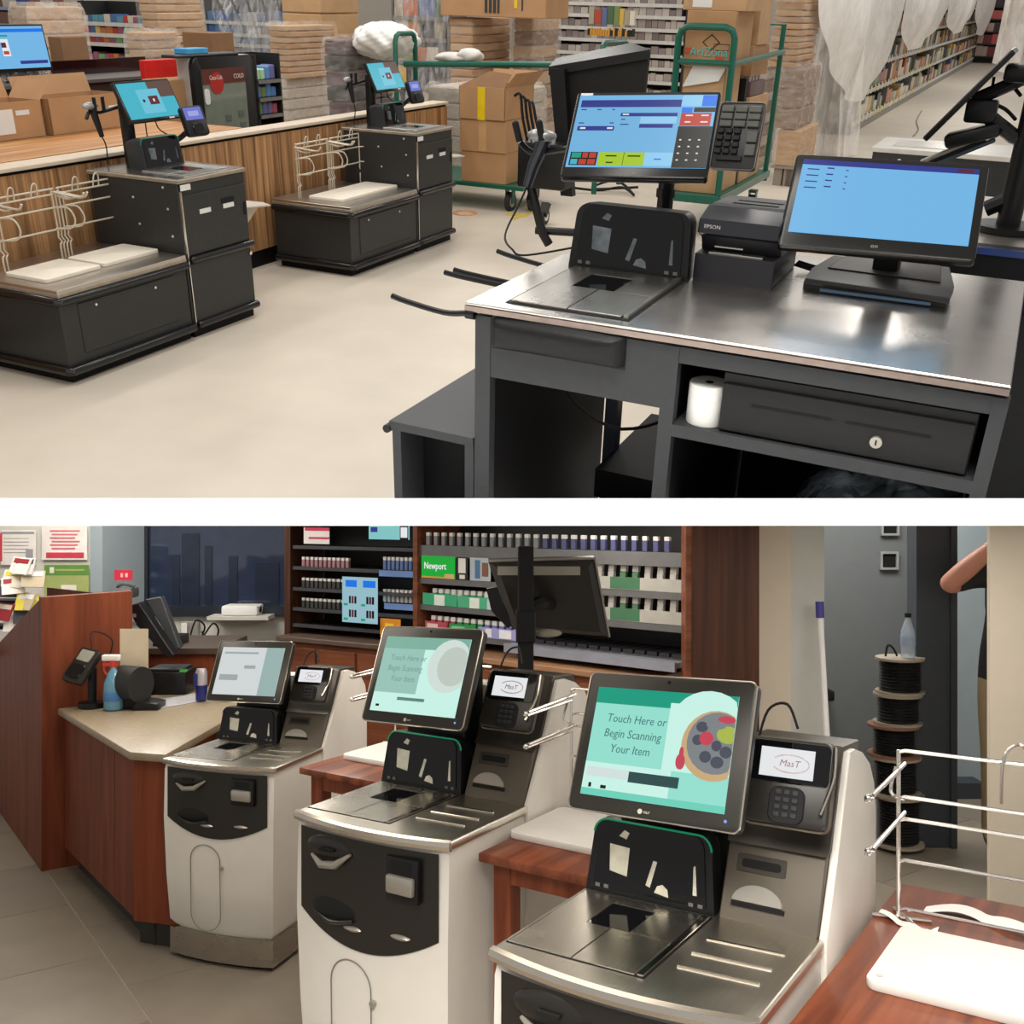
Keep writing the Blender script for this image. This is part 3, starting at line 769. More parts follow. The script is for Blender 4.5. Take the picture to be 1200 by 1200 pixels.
scale_plate('flat cream bagging plate next to the nearer self checkout machine', UM(E1, .59, .265, .424), .36, .24, 'bagging plates')
wall_scanner('handheld scanner hanging left of the nearer teal self checkout screen', UM(E1, .875, .56, .925))
E2 = dict(X=-3.64, Y=5.33)
bagging_counter('low dark bagging counter in front of the farther self checkout machine', UM(E2, 0, 0, 0))
checkout_machine('dark self checkout machine farther away beside the cardboard boxes on the green cart', UM(E2, 0, 0, 0), SCR1)
bag_rack('cream wire bag rack on the outer end of the farther bagging counter', UM(E2, .10, .455, .424), 'wire bag racks')
bag_rack('cream wire bag rack right against the farther self checkout machine', UM(E2, .47, .455, .424), 'wire bag racks')
scale_plate('long cream bagging plate on the farther bagging counter', UM(E2, .44, .265, .424), .66, .26, 'bagging plates')
wall_scanner('handheld scanner hanging left of the farther self checkout screen', UM(E2, .875, .56, .925))
flap = mat('pale_grey_flap', rgb(190, 180, 165), .4, .2)
for e, lab in ((E1, 'pale grey folding shelf on the right side of the nearer self checkout machine'), (E2, 'pale grey folding shelf on the right side of the farther self checkout machine')):
    F_ = thing('folding_shelf', lab, 'shelf', UM(e, 1.30, 0, 0))
    mb = MB(); mb.prism([(0, .12), (.20, .02), (.24, .10), (.22, .34), (0, .40)], 'z', .548, .556, .001, 1); obj('shelf_plate', mb, flap, F_)
    mb = MB(); mb.prism([(0, .548), (.21, .548), (.0, .40)], 'y', .10, .115); obj('bracket', mb, flap, F_)

# ------------------------------------------------------------------ wood half wall and the work surface behind it
zebra = wood('striped_brown_wood', rgb(106, 72, 44), rgb(196, 150, 104), (42, 42, 1.0), .5, 0, .32, .68, .3)
HW = tag(bpy.data.objects.new('wall_half', None), 'half wall of striped brown wood panels with pale cap', None, None, 'structure'); COL.objects.link(HW); HW.matrix_world = MU; UPPER.add(HW.name)
y0 = 2.2
for k in range(5):
    a = y0 + k * 1.1
    mb = MB(); mb.box(-4.33, -4.285, a + .003, a + 1.097, .11, .79, .001, 1, M=None); obj('wood_panel', mb, zebra, HW)
mb = MB(); mb.box(-4.34, -4.315, y0, y0 + 5.5, 0, .11); obj('toe_board', mb, inner_black, HW)
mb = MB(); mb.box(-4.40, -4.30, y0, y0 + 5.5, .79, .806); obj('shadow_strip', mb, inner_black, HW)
mb = MB(); mb.box(-4.42, -4.272, y0, y0 + 5.5, .806, .826, .003, 1); obj('cap', mb, mat('pale_cap', rgb(206, 190, 170), .5), HW)
mb = MB(); mb.box(-5.35, -4.45, y0, 5.35, .0, .80); mb.mi = 1; mb.box(-5.35, -4.44, y0, 5.36, .80, .826)
obj('work_surface', mb, [laminate_dk, wood('striped_counter_top', rgb(150, 100, 58), rgb(206, 156, 104), (30, 1.2, 30), .45)], label='long wood-topped work surface behind the wood half wall', cat='counter')
# open cartons on the work surface
def open_carton(name, label, x0, x1, y0, y1, z0, z1, m=cardboard, flaps=(1, 1, 1, 1), lab=True, M=None, group=None, fl=.6):
    Bx = thing(name, label, 'box', M or T(), group)
    t = .006
    mb = MB(); mb.box(x0, x1, y0, y0 + t, z0, z1); mb.box(x0, x1, y1 - t, y1, z0, z1); mb.box(x0, x0 + t, y0, y1, z0, z1); mb.box(x1 - t, x1, y0, y1, z0, z1); mb.box(x0, x1, y0, y1, z0, z0 + t)
    obj('carton', mb, m, Bx)
    fx, fy = (x1 - x0) * .45, (y1 - y0) * .45
    if flaps[0]: mb = MB(); mb.poly([(x0, y0, z1), (x1, y0, z1), (x1, y0 - fy * .8, z1 - fy * fl), (x0, y0 - fy * .8, z1 - fy * fl)]); obj('flap', mb, m, Bx, weld=False)
    if flaps[1]: mb = MB(); mb.poly([(x1, y0, z1), (x1, y1, z1), (x1 + fx * .5, y1, z1 + min(.11, fx * .8)), (x1 + fx * .5, y0, z1 + min(.11, fx * .8))]); obj('flap', mb, m, Bx, weld=False)
    if flaps[2]: mb = MB(); mb.poly([(x1, y1, z1), (x0, y1, z1), (x0, y1 + fy * .3, z1 + min(.10, fy * .9)), (x1, y1 + fy * .3, z1 + min(.10, fy * .9))]); obj('flap', mb, m, Bx, weld=False)
    if flaps[3]: mb = MB(); mb.poly([(x0, y1, z1), (x0, y0, z1), (x0 - fx * .3, y0, z1 + min(.12, fx * .9)), (x0 - fx * .3, y1, z1 + min(.12, fx * .9))]); obj('flap', mb, m, Bx, weld=False)
    return Bx
b1 = open_carton('open_carton', 'open cardboard carton with white shipping label behind the half wall', -5.28, -5.03, 3.75, 4.38, .826, 1.02, cardboard, (0, 0, 1, 1))
mb = MB(); mb.box(-5.03, -5.028, 3.98, 4.18, .86, .985); obj('shipping_label', mb, sticker, b1, smooth=0)
mb = MB(); mb.box(-5.03, -5.028, 4.20, 4.29, .95, .975); obj('small_label', mb, sticker, b1, smooth=0)
b2 = open_carton('open_carton', 'open cardboard carton behind the nearer handheld scanner', -5.27, -5.02, 4.42, 4.98, .826, 1.02, cardboard, (0, 0, 0, 1))
mb = MB(); mb.box(-5.02, -5.018, 4.86, 4.96, .93, .955); obj('small_label', mb, sticker, b2, smooth=0)

# dark register lane with the far-left monitor
RL_ = thing('register_lane', 'dark register lane with glossy maroon front behind the open cartons', 'counter', T())
mb = MB(); mb.box(-6.9, -5.9, 3.6, 6.55, 0, 1.00); obj('body', mb, mat('dark_brown_laminate', rgb(60, 44, 36), .5), RL_)
mb = MB(); mb.box(-6.9, -5.86, 3.6, 6.58, 1.0, 1.02); obj('worktop', mb, mat('grey_edge', rgb(92, 86, 82), .4), RL_)
mb = MB(); mb.box(-6.30, -6.26, 5.45, 6.5, 1.02, 1.115); obj('glass_guard', mb, mat('maroon_gloss', rgb(38, 12, 14), .1), RL_)
FM = thing('lane_monitor', 'monitor with blue register screen at the upper left frame edge', 'monitor', T())
a0, a1 = ux(-24, 55, -6.0), ux(52, 55, -6.0)
zt, zb = ux(24, 28, -6.0).z, ux(24, 84, -6.0).z
m, s = monitor(FM, T(-6.0, (a0.y + a1.y) / 2, (zt + zb) / 2, 84, -8), (a1.y - a0.y) * 1.02, zt - zb, .03, .006, (.015, .012, .012, .02),
               [(0, 1, .86, .94, S_blue, 1), (.30, .45, .76, .80, S_tealgreen, 1), (.33, .44, .30, .70, S_white, 1), (.34, .42, .34, .42, S_red, 2), (.33, .4, .5, .62, S_maroon, 2), (.55, .97, .10, .18, S_navy, 1)], base=S_sky)
yc = (a0.y + a1.y) / 2
mb = MB(); mb.box(-6.2, -6.08, yc - .18, yc + .22, 1.02, 1.13, .01, 2); obj('base', mb, grey_plastic, FM)
mb = MB(); mb.grid(lambda u, v: (-6.07 + .06 * u, yc - .3 + .6 * v, 1.02 + .11 * (1 - u) + .012 * math.sin(40 * v) + .01 * math.sin(23 * v + 11 * u)), 6, 30); obj('plastic_cover', mb, film('clear_crinkle', (.7, .7, .7), .3, 30, .15, .4), FM, weld=False)
# ------------------------------------------------------------------ upper hall background
PAL_CANDY = [rgb(*c) for c in ((190, 60, 50), (200, 120, 60), (90, 150, 170), (120, 170, 110), (210, 200, 180), (160, 90, 120), (70, 110, 160), (220, 190, 120))]
PAL_FOOD = [rgb(*c) for c in ((176, 70, 50), (196, 130, 60), (214, 176, 80), (120, 140, 84), (76, 104, 76), (224, 216, 198), (90, 110, 150), (220, 212, 196), (40, 40, 44), (196, 180, 150), (190, 110, 70), (170, 160, 140))]
PAL_COOL = [rgb(*c) for c in ((70, 110, 180), (110, 140, 180), (140, 150, 160), (200, 200, 200), (90, 110, 140), (150, 140, 130))]
goods_mat = vcol('printed_packaging', .45, .2)
def goods(mb, x0, x1, y, d, z, wr, hr, pal, gap=.006, axis='x'):
    a = x0
    while a < x1:
        w = random.uniform(*wr); h = random.uniform(*hr)
        if a + w > x1: break
        mb.col = random.choice(pal)
        if axis == 'x': mb.box(a, a + w, y, y + d, z, z + h)
        else: mb.box(y, y + d, a, a + w, z, z + h)
        a += w + gap
    return mb
shelf_dark = mat('black_shelving', (.015, .015, .016), .5)
shelf_grey = mat('grey_shelving', rgb(120, 118, 114), .5, .2)
rail_white = mat('white_price_rail', rgb(205, 203, 198), .5)
def gondola(name, label, x0, x1, Y, d, zs, ztop, pal, case, rail, wr=(.05, .1), hr=(.10, .16), group=None):
    G = thing(name, label, 'shelf unit', T(), group)
    mb = MB(); mb.box(x0, x1, Y + d, Y + d + .03, 0, ztop); mb.box(x0 - .02, x0, Y, Y + d + .03, 0, ztop); mb.box(x1, x1 + .02, Y, Y + d + .03, 0, ztop); obj('frame', mb, case, G)
    st = MB()
    for z in zs:
        mb = MB(); mb.box(x0, x1, Y, Y + d, z - .02, z); mb.mi = 1; mb.box(x0, x1, Y - .012, Y, z - .035, z + .005); obj('shelf_board', mb, [case, rail], G)
        goods(st, x0 + .01, x1 - .01, Y + .02, d * .5, z + .001, wr, hr, pal)
    o = obj('products', st, goods_mat, G, kind='stuff', smooth=0)
    return G
def wrapped_stack(name, label, px0, py0, px1, py1, Y, d, layers, m, z0=None, wrapm=wrap, m2=None, waves=.006, group=None, palletbase=False):
    """a stack of flat cartons in stretch wrap, its front on the plane Y"""
    x0, x1, zb, zt = exY(px0, py0, px1, py1, Y)
    x1 = max(x0 + .25, uy(px1, (py0 + py1) / 2, Y + d).x)
    if z0 is not None: zb = z0
    S = thing(name, label, 'wrapped stack', T(), group)
    h = (zt - zb) / layers
    for k in range(layers):
        j = random.uniform(-.012, .012)
        mb = MB(); mb.box(x0 + .02 + j, x1 - .02 + j, Y + .02, Y + d - .02, zb + k * h, zb + (k + 1) * h - .006, min(.012, h * .15), 1)
        obj('carton', mb, m if (m2 is None or k % 2 == 0) else m2, S)
    if wrapm is not None:
        mb = MB()
        ph = [random.uniform(0, 6) for _ in range(6)]
        def wf(u, v):
            per = 2 * (x1 - x0) + 2 * d; s = u * per
            if s < x1 - x0: p = (x0 + s, Y)
            elif s < x1 - x0 + d: p = (x1, Y + s - (x1 - x0))
            elif s < 2 * (x1 - x0) + d: p = (x1 - (s - (x1 - x0) - d), Y + d)
            else: p = (x0, Y + d - (s - 2 * (x1 - x0) - d))
            cx, cy = (x0 + x1) / 2, Y + d / 2
            n = waves * (math.sin(47 * u + 13 * v + ph[0]) + .7 * math.sin(29 * v - 61 * u + ph[1]) + .6 * math.sin(83 * u + ph[2]))
            k = 1.0 if v < .93 else 1 - (v - .93) * 1.6
            return (cx + (p[0] - cx) * k * (1 + n * .8), cy + (p[1] - cy) * k * (1 + n * .8), zb + (zt - zb + .03) * v + n * .6)
        mb.grid(wf, 72, 22)
        obj('stretch_film', mb, wrapm, S, weld=False)
    if palletbase:
        mb = MB()
        for x in (x0 + .03, (x0 + x1) / 2, x1 - .1): mb.box(x, x + .08, Y + .03, Y + d - .05, 0, zb - .02)
        mb.box(x0, x1, Y, Y + d, zb - .02, zb)
        obj('pallet', mb, mat('grey_pallet', rgb(150, 140, 128), .7), S)
    return S
# left background
x0, x1, z0, z1 = exY(-10, -6, 100, 40, 10.6)
gondola('goods_shelf', 'white shelf with brown packages at the top left corner', x0, x1, 10.6, .35, [uy(50, p, 10.6).z for p in (50, 30, 10)], 2.2, [rgb(*c) for c in ((150, 100, 80), (120, 84, 70), (200, 190, 180), (60, 80, 150))], rail_white, mat('blue_white_rail', rgb(150, 160, 196), .5), (.15, .3), (.14, .2))
wrapped_stack('wrapped_carton_stack', 'wrapped tan carton stack behind the monitor at the upper left edge', 18, 8, 104, 130, 7.4, .7, 12, cardboard2, 0, wrap2)
x0, x1, z0, z1 = exY(58, 44, 104, 76, 6.0)
x1 = uy(104, 60, 6.25).x
mb = MB(); mb.box(x0, x1, 6.0, 6.25, 1.02, z1, .004, 1); obj('carton', mb, cardboard3, label='brown carton standing on the dark register lane', cat='box')
x0, x1, z0, z1 = exY(98, 2, 172, 80, 9.6)
zz = [uy(135, p, 9.6).z for p in (27, 40, 51, 72)]
gondola('candy_shelf', 'black candy shelf with small coloured packets behind the register lane', x0, x1, 9.6, .4, zz, uy(135, 2, 9.6).z, PAL_CANDY, shelf_dark, rail_white, (.05, .10), (.06, .09))
wrapped_stack('wrapped_carton_stack', 'tall wrapped tan carton stack above the red panel at the cooler', 167, -14, 246, 150, 8.6, .7, 22, cardboard2, 0, wrap)
wrapped_stack('wrapped_carton_stack', 'shorter wrapped tan carton stack left of the blue box on the cooler', 150, 38, 214, 140, 8.0, .5, 16, cardboard2, 0, wrap2)
x0, x1, z0, z1 = exY(214, 38, 249, 62, 8.1)
mb = MB(); mb.box(x0, x1, 8.1, 8.4, z0 - .5, z1, .005, 1); obj('carton', mb, cardboard3, label='dark brown carton behind the blue box above the cooler', cat='box')
# blue-goods shelf behind film
x0, x1, z0, z1 = exY(243, 0, 332, 75, 11.5)
gondola('goods_shelf', 'grey shelf with blue and grey packages behind hanging clear film', x0, x1 + .2, 11.5, .4, [uy(290, p, 11.5).z for p in (26, 40, 52, 66)], 2.1, PAL_COOL, shelf_grey, rail_white, (.08, .2), (.08, .14))
x0, x1, z0, z1 = exY(247, -12, 336, 70, 11.2)
mb = MB(); mb.grid(lambda u, v: (x0 + (x1 - x0) * (u * (1 - .35 * (1 - v)) + .2 * (1 - v)), 11.2 + .05 * math.sin(30 * u + 8 * v), z0 + (z1 - z0) * v), 40, 14)
obj('hanging_film', mb, film('draped_clear_film', (.8, .8, .82), .22, 4, .15, .45, (6, 1, 1)), label='clear film sheet draped over the blue-goods shelf', cat='plastic sheet', weld=False)
# cooler, its front towards the checkout lane
CK = thing('drinks_cooler', 'black-framed glass-door drinks cooler with red header behind the half wall', 'cooler', T())
Xk = -5.12
zt = ux(262, 66, Xk).z
ya, yb = ux(231, 110, Xk).y, ux(301, 110, Xk).y
CKM = T(Xk, ya, 0, 90)                       # local x along the hall, -y towards the lane
wk = yb - ya
mb = MB(); mb.box(0, wk, .05, .15, .0, zt)
obj('cabinet', mb, mat('cooler_grey', rgb(176, 174, 168), .4), CK, CKM)
mb = MB(); mb.prism(rrect(wk, zt, .05, 5, wk / 2, zt / 2), 'y', .01, .05, .006, 2); dr = obj('door', mb, black_plastic, CK, CKM)
gx0, gx1, gz0, gz1 = .07, wk - .11, .2, zt - .075
mb = MB(); mb.box(gx0, gx1, .004, .011, gz0, gz1); obj('door_glass', mb, mat('grey_green_glass', rgb(118, 128, 118), .12, coat=.3), dr)
mb = MB(); mb.box(gx0, gx1, .001, .006, gz1 - .095, gz1); obj('header_print', mb, mat('maroon_print', rgb(92, 40, 36), .4), dr)
mb = MB(); mb.cyl((gx0 + .14, -.001, gz1 - .09), (gx0 + .14, .003, gz1 - .09), .070, n=24); obj('red_disc', mb, mat('red_print', rgb(170, 36, 30), .4), dr)
text('lettering', 'Coca-Cola', .040, sticker, dr, T(gx0 + .13, -.002, gz1 - .055), sx=.75)
text('lettering', 'COLD', .040, sticker, dr, T(gx1 - .075, -.002, gz1 - .055))
mb = MB(); mb.prism(rrect(.05, .10, .02, 3, gx0 + .03, gz1 - .17), 'y', -.002, .004); obj('white_tag', mb, sticker, dr)
for k, (a, b) in enumerate(((.2, .30), (.22, .38), (.34, .28), (.35, .36))):
    mb = MB(); mb.box(gx0 + a, gx0 + a + .06, .0, .0045, gz1 - b - .04, gz1 - b); obj('notice', mb, mat('faded_notice', rgb(92, 104, 98), .4), dr, smooth=0)
mb = MB(); mb.box(-.14, wk - .12, .03, .15, zt, zt + .02, .006, 1); obj('top_cap', mb, shelf_dark, CK, CKM)
yb0, yb1 = ux(210, 57, Xk - .1).y, ux(236, 57, Xk - .1).y
mb = MB(); mb.box(Xk - .15, Xk - .04, yb0, yb1, zt + .0205, zt + .055, .004, 1); obj('blue_carton', mb, mat('blue_carton', rgb(60, 150, 200), .5), label='small blue box lying on top of the drinks cooler', cat='box')
# red panel and carton
Xr = -5.42
y0r, y1r, zr = ux(170, 80, Xr).y, ux(224, 80, Xr).y, ux(200, 69, Xr).z
RD_ = thing('red_display', 'red display panel with white tag beside the drinks cooler', 'display', T())
mb = MB(); mb.box(Xr - .05, Xr, y0r, y1r, 0, zr, .004, 1); obj('panel', mb, mat('red_panel', rgb(206, 26, 22), .4), RD_)
ytag = ux(216, 74, Xr).y
mb = MB(); mb.box(Xr, Xr + .002, ytag - .04, ytag + .04, zr - .05, zr - .005); obj('white_tag', mb, sticker, RD_, smooth=0)
y0r, y1r, zr = ux(172, 100, Xr + .04).y, ux(221, 100, Xr + .04).y, ux(200, 87, Xr + .04).z
mb = MB(); mb.box(Xr + .003, Xr + .2, y0r, y1r - .06, 0, zr - .02, .004, 1); obj('carton', mb, cardboard, label='plain cardboard carton in front of the red display panel', cat='box')
# snack shelf right of the cooler
Xs = -5.2
ys0, ys1 = ux(301, 100, Xs).y, ux(330, 100, Xs).y
SN = thing('snack_shelf', 'narrow black snack shelf right of the drinks cooler', 'shelf unit', T(Xs, ys0, 0, 90))
wsn = ys1 - ys0; zts = ux(314, 63, Xs).z
mb = MB(); mb.box(0, wsn, .25, .27, 0, zts); mb.box(0, .015, 0, .27, 0, zts); mb.box(wsn - .015, wsn, 0, .27, 0, zts); obj('frame', mb, shelf_dark, SN)
for z in [ux(314, p, Xs).z for p in (94, 115, 135)]:
    mb = MB(); mb.box(0, wsn, 0, .25, z - .015, z); mb.mi = 1; mb.box(.015, wsn - .015, -.01, 0, z - .02, z + .004); obj('shelf_board', mb, [shelf_dark, shelf_grey], SN)
    for k in range(4):
        c = [rgb(*q) for q in ((90, 160, 90), (170, 210, 170), (90, 140, 200), (190, 90, 110), (110, 110, 160), (120, 140, 70))][random.randrange(6)]
        b = MB(); b.col = c; w_ = (wsn - .05) / 4; b.box(-w_ * .46, w_ * .46, 0, .10, 0, random.uniform(.07, .11), .008, 1)
        o = obj('snack_packet', b, goods_mat, None, T(Xs, ys0, 0, 90) @ T(.025 + w_ * (k + .5), .03, z + .001), label='%s packet on the %s board of the snack shelf' % (('leftmost', 'second', 'third', 'rightmost')[k], 'top' if z > .98 else ('middle' if z > .87 else 'bottom')), cat='packet', group='packets on the snack shelf')
# wrapped pallets by the half wall end
wrapped_stack('wrapped_carton_stack', 'wrapped brown carton pallet right of the snack shelf', 313, 30, 377, 93, 8.5, .8, 9, cardboard2, None, wrap, cardboard)
wrapped_stack('wrapped_paper_stack', 'pale wrapped stack under the brown carton pallet by the snack shelf', 314, 93, 388, 200, 8.5, .85, 9, mat('pale_grey_paper', rgb(186, 174, 158), .7, var=.08), 0, wrap2)
wrapped_stack('wrapped_dark_stack', 'dark grey and maroon wrapped pallet behind the farther self checkout screen', 380, 47, 465, 200, 7.9, .8, 10, mat('dark_grey_goods', rgb(82, 78, 76), .6, var=.2), 0, wrap, mat('maroon_goods', rgb(104, 84, 84), .6, var=.15))
xa, xb, za, zb_ = exY(398, 20, 468, 50, 8.0)
mb = MB()
mb.ball(((xa + xb) / 2, 8.25, za + .01), ((xb - xa) / 2 * .92, .3, (zb_ - za) * .72), 72, 36, fn=lambda a, t: 1 + .07 * math.sin(5 * t + 3 * a) + .04 * math.sin(11 * t - 7 * a) + .018 * math.sin(23 * a + 13 * t))
obj('crumpled_film', mb, sheet, smooth=90, label='crumpled white plastic film lying on the dark wrapped pallet', cat='plastic film')
wrapped_stack('wrapped_carton_stack', 'tall tan carton stack rising behind the brown carton pallet', 328, -25, 424, 60, 10.4, .8, 5, cardboard2, 0, None)
x0, x1, z0, z1 = exY(462, 0, 524, 140, 11.0)
gondola('goods_shelf', 'shelf of red and orange packages behind the green cart handle', x0, x1, 11.0, .4, [uy(495, p, 11).z for p in (130, 100, 72, 45, 20)], 2.1, PAL_FOOD, shelf_grey, shelf_grey, (.1, .22), (.14, .24))
mb = MB(); xx = exY(460, -10, 526, 120, 10.8)
mb.grid(lambda u, v: (xx[0] + (xx[1] - xx[0]) * u, 10.8 + .06 * math.sin(18 * u + 9 * v), xx[2] + (xx[3] - xx[2]) * v), 24, 14); obj('hanging_film', mb, film('draped_clear_film', (.8, .8, .82), .22, 4, .15, .45), label='clear film sheet hanging over the red-package shelf', cat='plastic sheet', weld=False)
wrapped_stack('wrapped_carton_stack', 'brown layered carton pallet under the long carton with black print', 524, 21, 601, 75, 9.8, .9, 18, cardboard2, 0, wrap, cardboard)
wrapped_stack('wrapped_paper_stack', 'pale wrapped stack behind the open carton with yellow tape', 497, 104, 640, 200, 8.75, .8, 6, mat('pale_grey_paper', rgb(186, 174, 158), .7), 0, wrap2)
wrapped_stack('wrapped_carton_stack', 'wrapped brown stack just left of the black wheeled stand', 598, 20, 650, 200, 10.3, .7, 11, cardboard2, 0, wrap2, cardboard3)
x0, x1, z0, z1 = exY(516, -20, 640, 20, 9.75)
LB = thing('long_carton', 'long cardboard carton with black print at the top frame edge', 'box', T())
mb = MB(); mb.box(x0, x1, 9.75, 10.3, z0, z1, .006, 1); obj('carton', mb, cardboard, LB)
mb = MB()
xm = uy(572, 8, 9.74).x
for k, w in enumerate((.028, .03, .03, .022)): mb.box(xm - .04 + k * .045, xm - .04 + k * .045 + w, 9.745, 9.751, z0 + .035, z0 + .16)
mb.mi = 1; xm = uy(604, 8, 9.74).x; mb.box(xm - .015, xm + .015, 9.745, 9.751, z0 + .08, z0 + .17); mb.mi = 0; mb.box(xm + .06, xm + .075, 9.745, 9.751, z0 + .06, z0 + .16)
obj('print', mb, [ink, mat('yellow_print', rgb(220, 190, 40), .5)], LB, smooth=0)
for f, w in (((478, 168, 497, 75), .6),):
    pass
# card and magazine racks in the middle distance
x0, x1, z0, z1 = exY(640, 0, 800, 120, 13.0)
gondola('magazine_rack', 'white-railed magazine rack behind the black wheeled stand', x0, x1, 13.0, .35, [uy(740, p, 13).z for p in (152, 132, 112, 94, 78, 63, 47, 33, 18, 4)], 2.2, [rgb(*c) for c in ((168, 156, 150), (150, 138, 136), (190, 178, 170), (128, 120, 118), (200, 192, 184))], shelf_dark, rail_white, (.06, .1), (.07, .10))
x0, x1, z0, z1 = exY(690, 2, 745, 40, 12.4)
st = MB(); goods(st, x0, x1, 12.4, .05, z0 + .1, (.05, .09), (.14, .2), PAL_FOOD); goods(st, x0, x1, 12.38, .05, z0 - .02, (.02, .03), (.06, .09), [rgb(210, 150, 50), rgb(30, 30, 30)])
obj('hanging_packets', st, goods_mat, kind='stuff', smooth=0, label='colourful packets hanging on the magazine rack end', cat='packets')

wrapped_stack('wrapped_paper_stack', 'pale wrapped stack glimpsed between the second green cart and the tall pallet', 845, 66, 915, 190, 11.4, .7, 10, mat('pale_grey_paper', rgb(186, 174, 158), .7), 0, wrap2, cardboard3)
# ------------------------------------------------------------------ green stock carts
def caster(parent, x, y, r=.075, m=None):
    mb = MB(); mb.cyl((x - .02, y, r), (x + .02, y, r), r, n=20); wh = obj('wheel', mb, rubber, parent)
    mb = MB(); mb.cyl((x - .023, y, r), (x + .023, y, r), r * .62, n=18); obj('hub', mb, mat('light_hub', rgb(170, 168, 160), .4), wh)
    mb = MB(); mb.box(x - .032, x - .024, y - .03, y + .03, r * .8, r * 2 + .04); mb.box(x + .024, x + .032, y - .03, y + .03, r * .8, r * 2 + .04); mb.box(x - .032, x + .032, y - .04, y + .04, r * 2 + .02, r * 2 + .04); obj('fork', mb, m or green_steel, wh)
G1 = thing('stock_cart', 'green steel stock cart carrying three stacked cardboard cartons', 'cart', T())
mb = MB(); mb.box(-5.2, -3.62, 7.75, 8.45, .18, .215, .005, 1); obj('platform', mb, green_steel, G1)
for x, y in ((-3.78, 7.85), (-3.78, 8.32), (-5.05, 7.85), (-5.05, 8.32)): caster(G1, x, y)
a, b = uy(474, 50, 8.4), uy(494, 50, 7.8)
hx = -4.98
def hoopY(x, y0, y1, z0, z1, r):
    return [(x, y0, z0), (x, y0, z1 - r), (x, y0 + r * .3, z1 - r * .3), (x, y0 + r, z1), (x, y1 - r, z1), (x, y1 - r * .3, z1 - r * .3), (x, y1, z1 - r), (x, y1, z0)]
mb = MB(); mb.tube(hoopY(-4.93, 7.98, 8.30, .2, 1.29, .06), .021, 10); obj('handle_hoop', mb, green_steel, G1)
mb = MB(); mb.tube([(-4.93, 8.12, 1.055), (-3.05, 8.12, 1.13)], .024, 10); obj('top_rail', mb, green_steel, G1)
mb = MB(); mb.tube(hoopY(-3.05, 7.86, 8.42, .2, 1.29, .07), .021, 10); obj('handle_hoop', mb, green_steel, G1)
mb = MB(); mb.box(-4.94, -4.9, 7.84, 7.88, .85, 1.02); obj('yellow_strap', mb, mat('yellow_strap', rgb(220, 180, 30), .5), G1)
def carton(label, x0, x1, y0, y1, z0, z1, m=cardboard, tape=None, group=None, name='carton', prints=None, parent=None):
    Bx = thing(name, label, 'box', T(), group)
    mb = MB(); mb.box(x0, x1, y0, y1, z0, z1, .004, 1); obj('box_body', mb, m, Bx)
    if tape:
        mb = MB(); w = (x0 + x1) / 2; mb.box(w - .035, w + .035, y0 - .0015, y0 + .001, z0 + .01, z1); obj('tape', mb, tape, Bx, smooth=0)
    return Bx
tape_clear = mat('tan_tape', rgb(196, 156, 110), .25)
ytape = mat('yellow_tape', rgb(226, 196, 24), .35)
cx0, cx1 = -4.20, -3.80
carton('lowest plain carton of the three on the green cart', cx0 + .01, cx1 + .02, 7.76, 8.3, .2155, .455)
carton('middle plain carton of the three on the green cart', cx0 - .0, cx1 + .02, 7.75, 8.3, .4555, .70, cardboard, tape_clear)
oc = open_carton('open_carton', 'open topmost carton with yellow tape on the green cart', cx0, cx1 + .01, 7.74, 8.28, .7005, .945, cardboard, (0, 1, 1, 0))
mb = MB(); mb.box(-4.03, -3.965, 7.737, 7.7405, .70, .945); obj('tape', mb, ytape, oc, smooth=0)
mb = MB(); mb.poly([(cx0, 7.745, .945), (cx1, 7.745, .945), (cx1 - .05, 7.98, 1.03), (cx0 + .16, 7.98, 1.05)]); obj('flap', mb, card_in, oc, weld=False)
wp = uy(535, 68, 8.15)
mb = MB(); mb.ball((wp.x - .05, 8.2, wp.z - .0), (.18, .10, .04), 28, 14, fn=lambda a, t: 1 + .08 * math.sin(4 * t + 3 * a)); mb.ball((wp.x + .10, 8.2, wp.z + .02), (.12, .09, .055), 28, 14, fn=lambda a, t: 1 + .08 * math.sin(4 * t + 3 * a))
obj('plastic_bundle', mb, mat('white_poly', rgb(206, 202, 196), .5), smooth=90, label='white plastic bundle behind the rail of the green cart', cat='bundle')
# second cart, seen end-on
G2 = thing('stock_cart', 'green steel stock cart seen end on, loaded with cartons', 'cart', T())
Yc = 7.7
ax0, ax1 = uy(788, 130, Yc).x, uy(852, 130, Yc).x
zt = uy(820, 31, Yc).z; zm = uy(820, 73, Yc).z
r = .07
mb = MB(); mb.tube([(ax0, Yc, .22), (ax0, Yc, zt - r), (ax0 + r * .3, Yc, zt - r * .3), (ax0 + r, Yc, zt), (ax1 - r, Yc, zt), (ax1 - r * .3, Yc, zt - r * .3), (ax1, Yc, zt - r), (ax1, Yc, .22)], .024, 10); obj('handle_hoop', mb, green_steel, G2)
mb = MB(); mb.tube([(ax0, Yc, zm), (ax1, Yc, zm)], .020, 10); obj('cross_bar', mb, green_steel, G2)
ln = 1.5
mb = MB(); mb.tube([(ax1, Yc, zm), (ax1 + .02, Yc + ln, zm + .03)], .020, 10); obj('side_rail', mb, green_steel, G2)
mb = MB(); mb.tube([(ax0, Yc, zm), (ax0, Yc + ln, zm + .03)], .020, 10); obj('side_rail', mb, green_steel, G2)
mb = MB(); mb.tube([(ax0, Yc + ln, .22), (ax0, Yc + ln, zt), (ax1, Yc + ln, zt), (ax1, Yc + ln, .22)], .022, 10); obj('handle_hoop', mb, green_steel, G2)
zdk = uy(820, 228, Yc).z
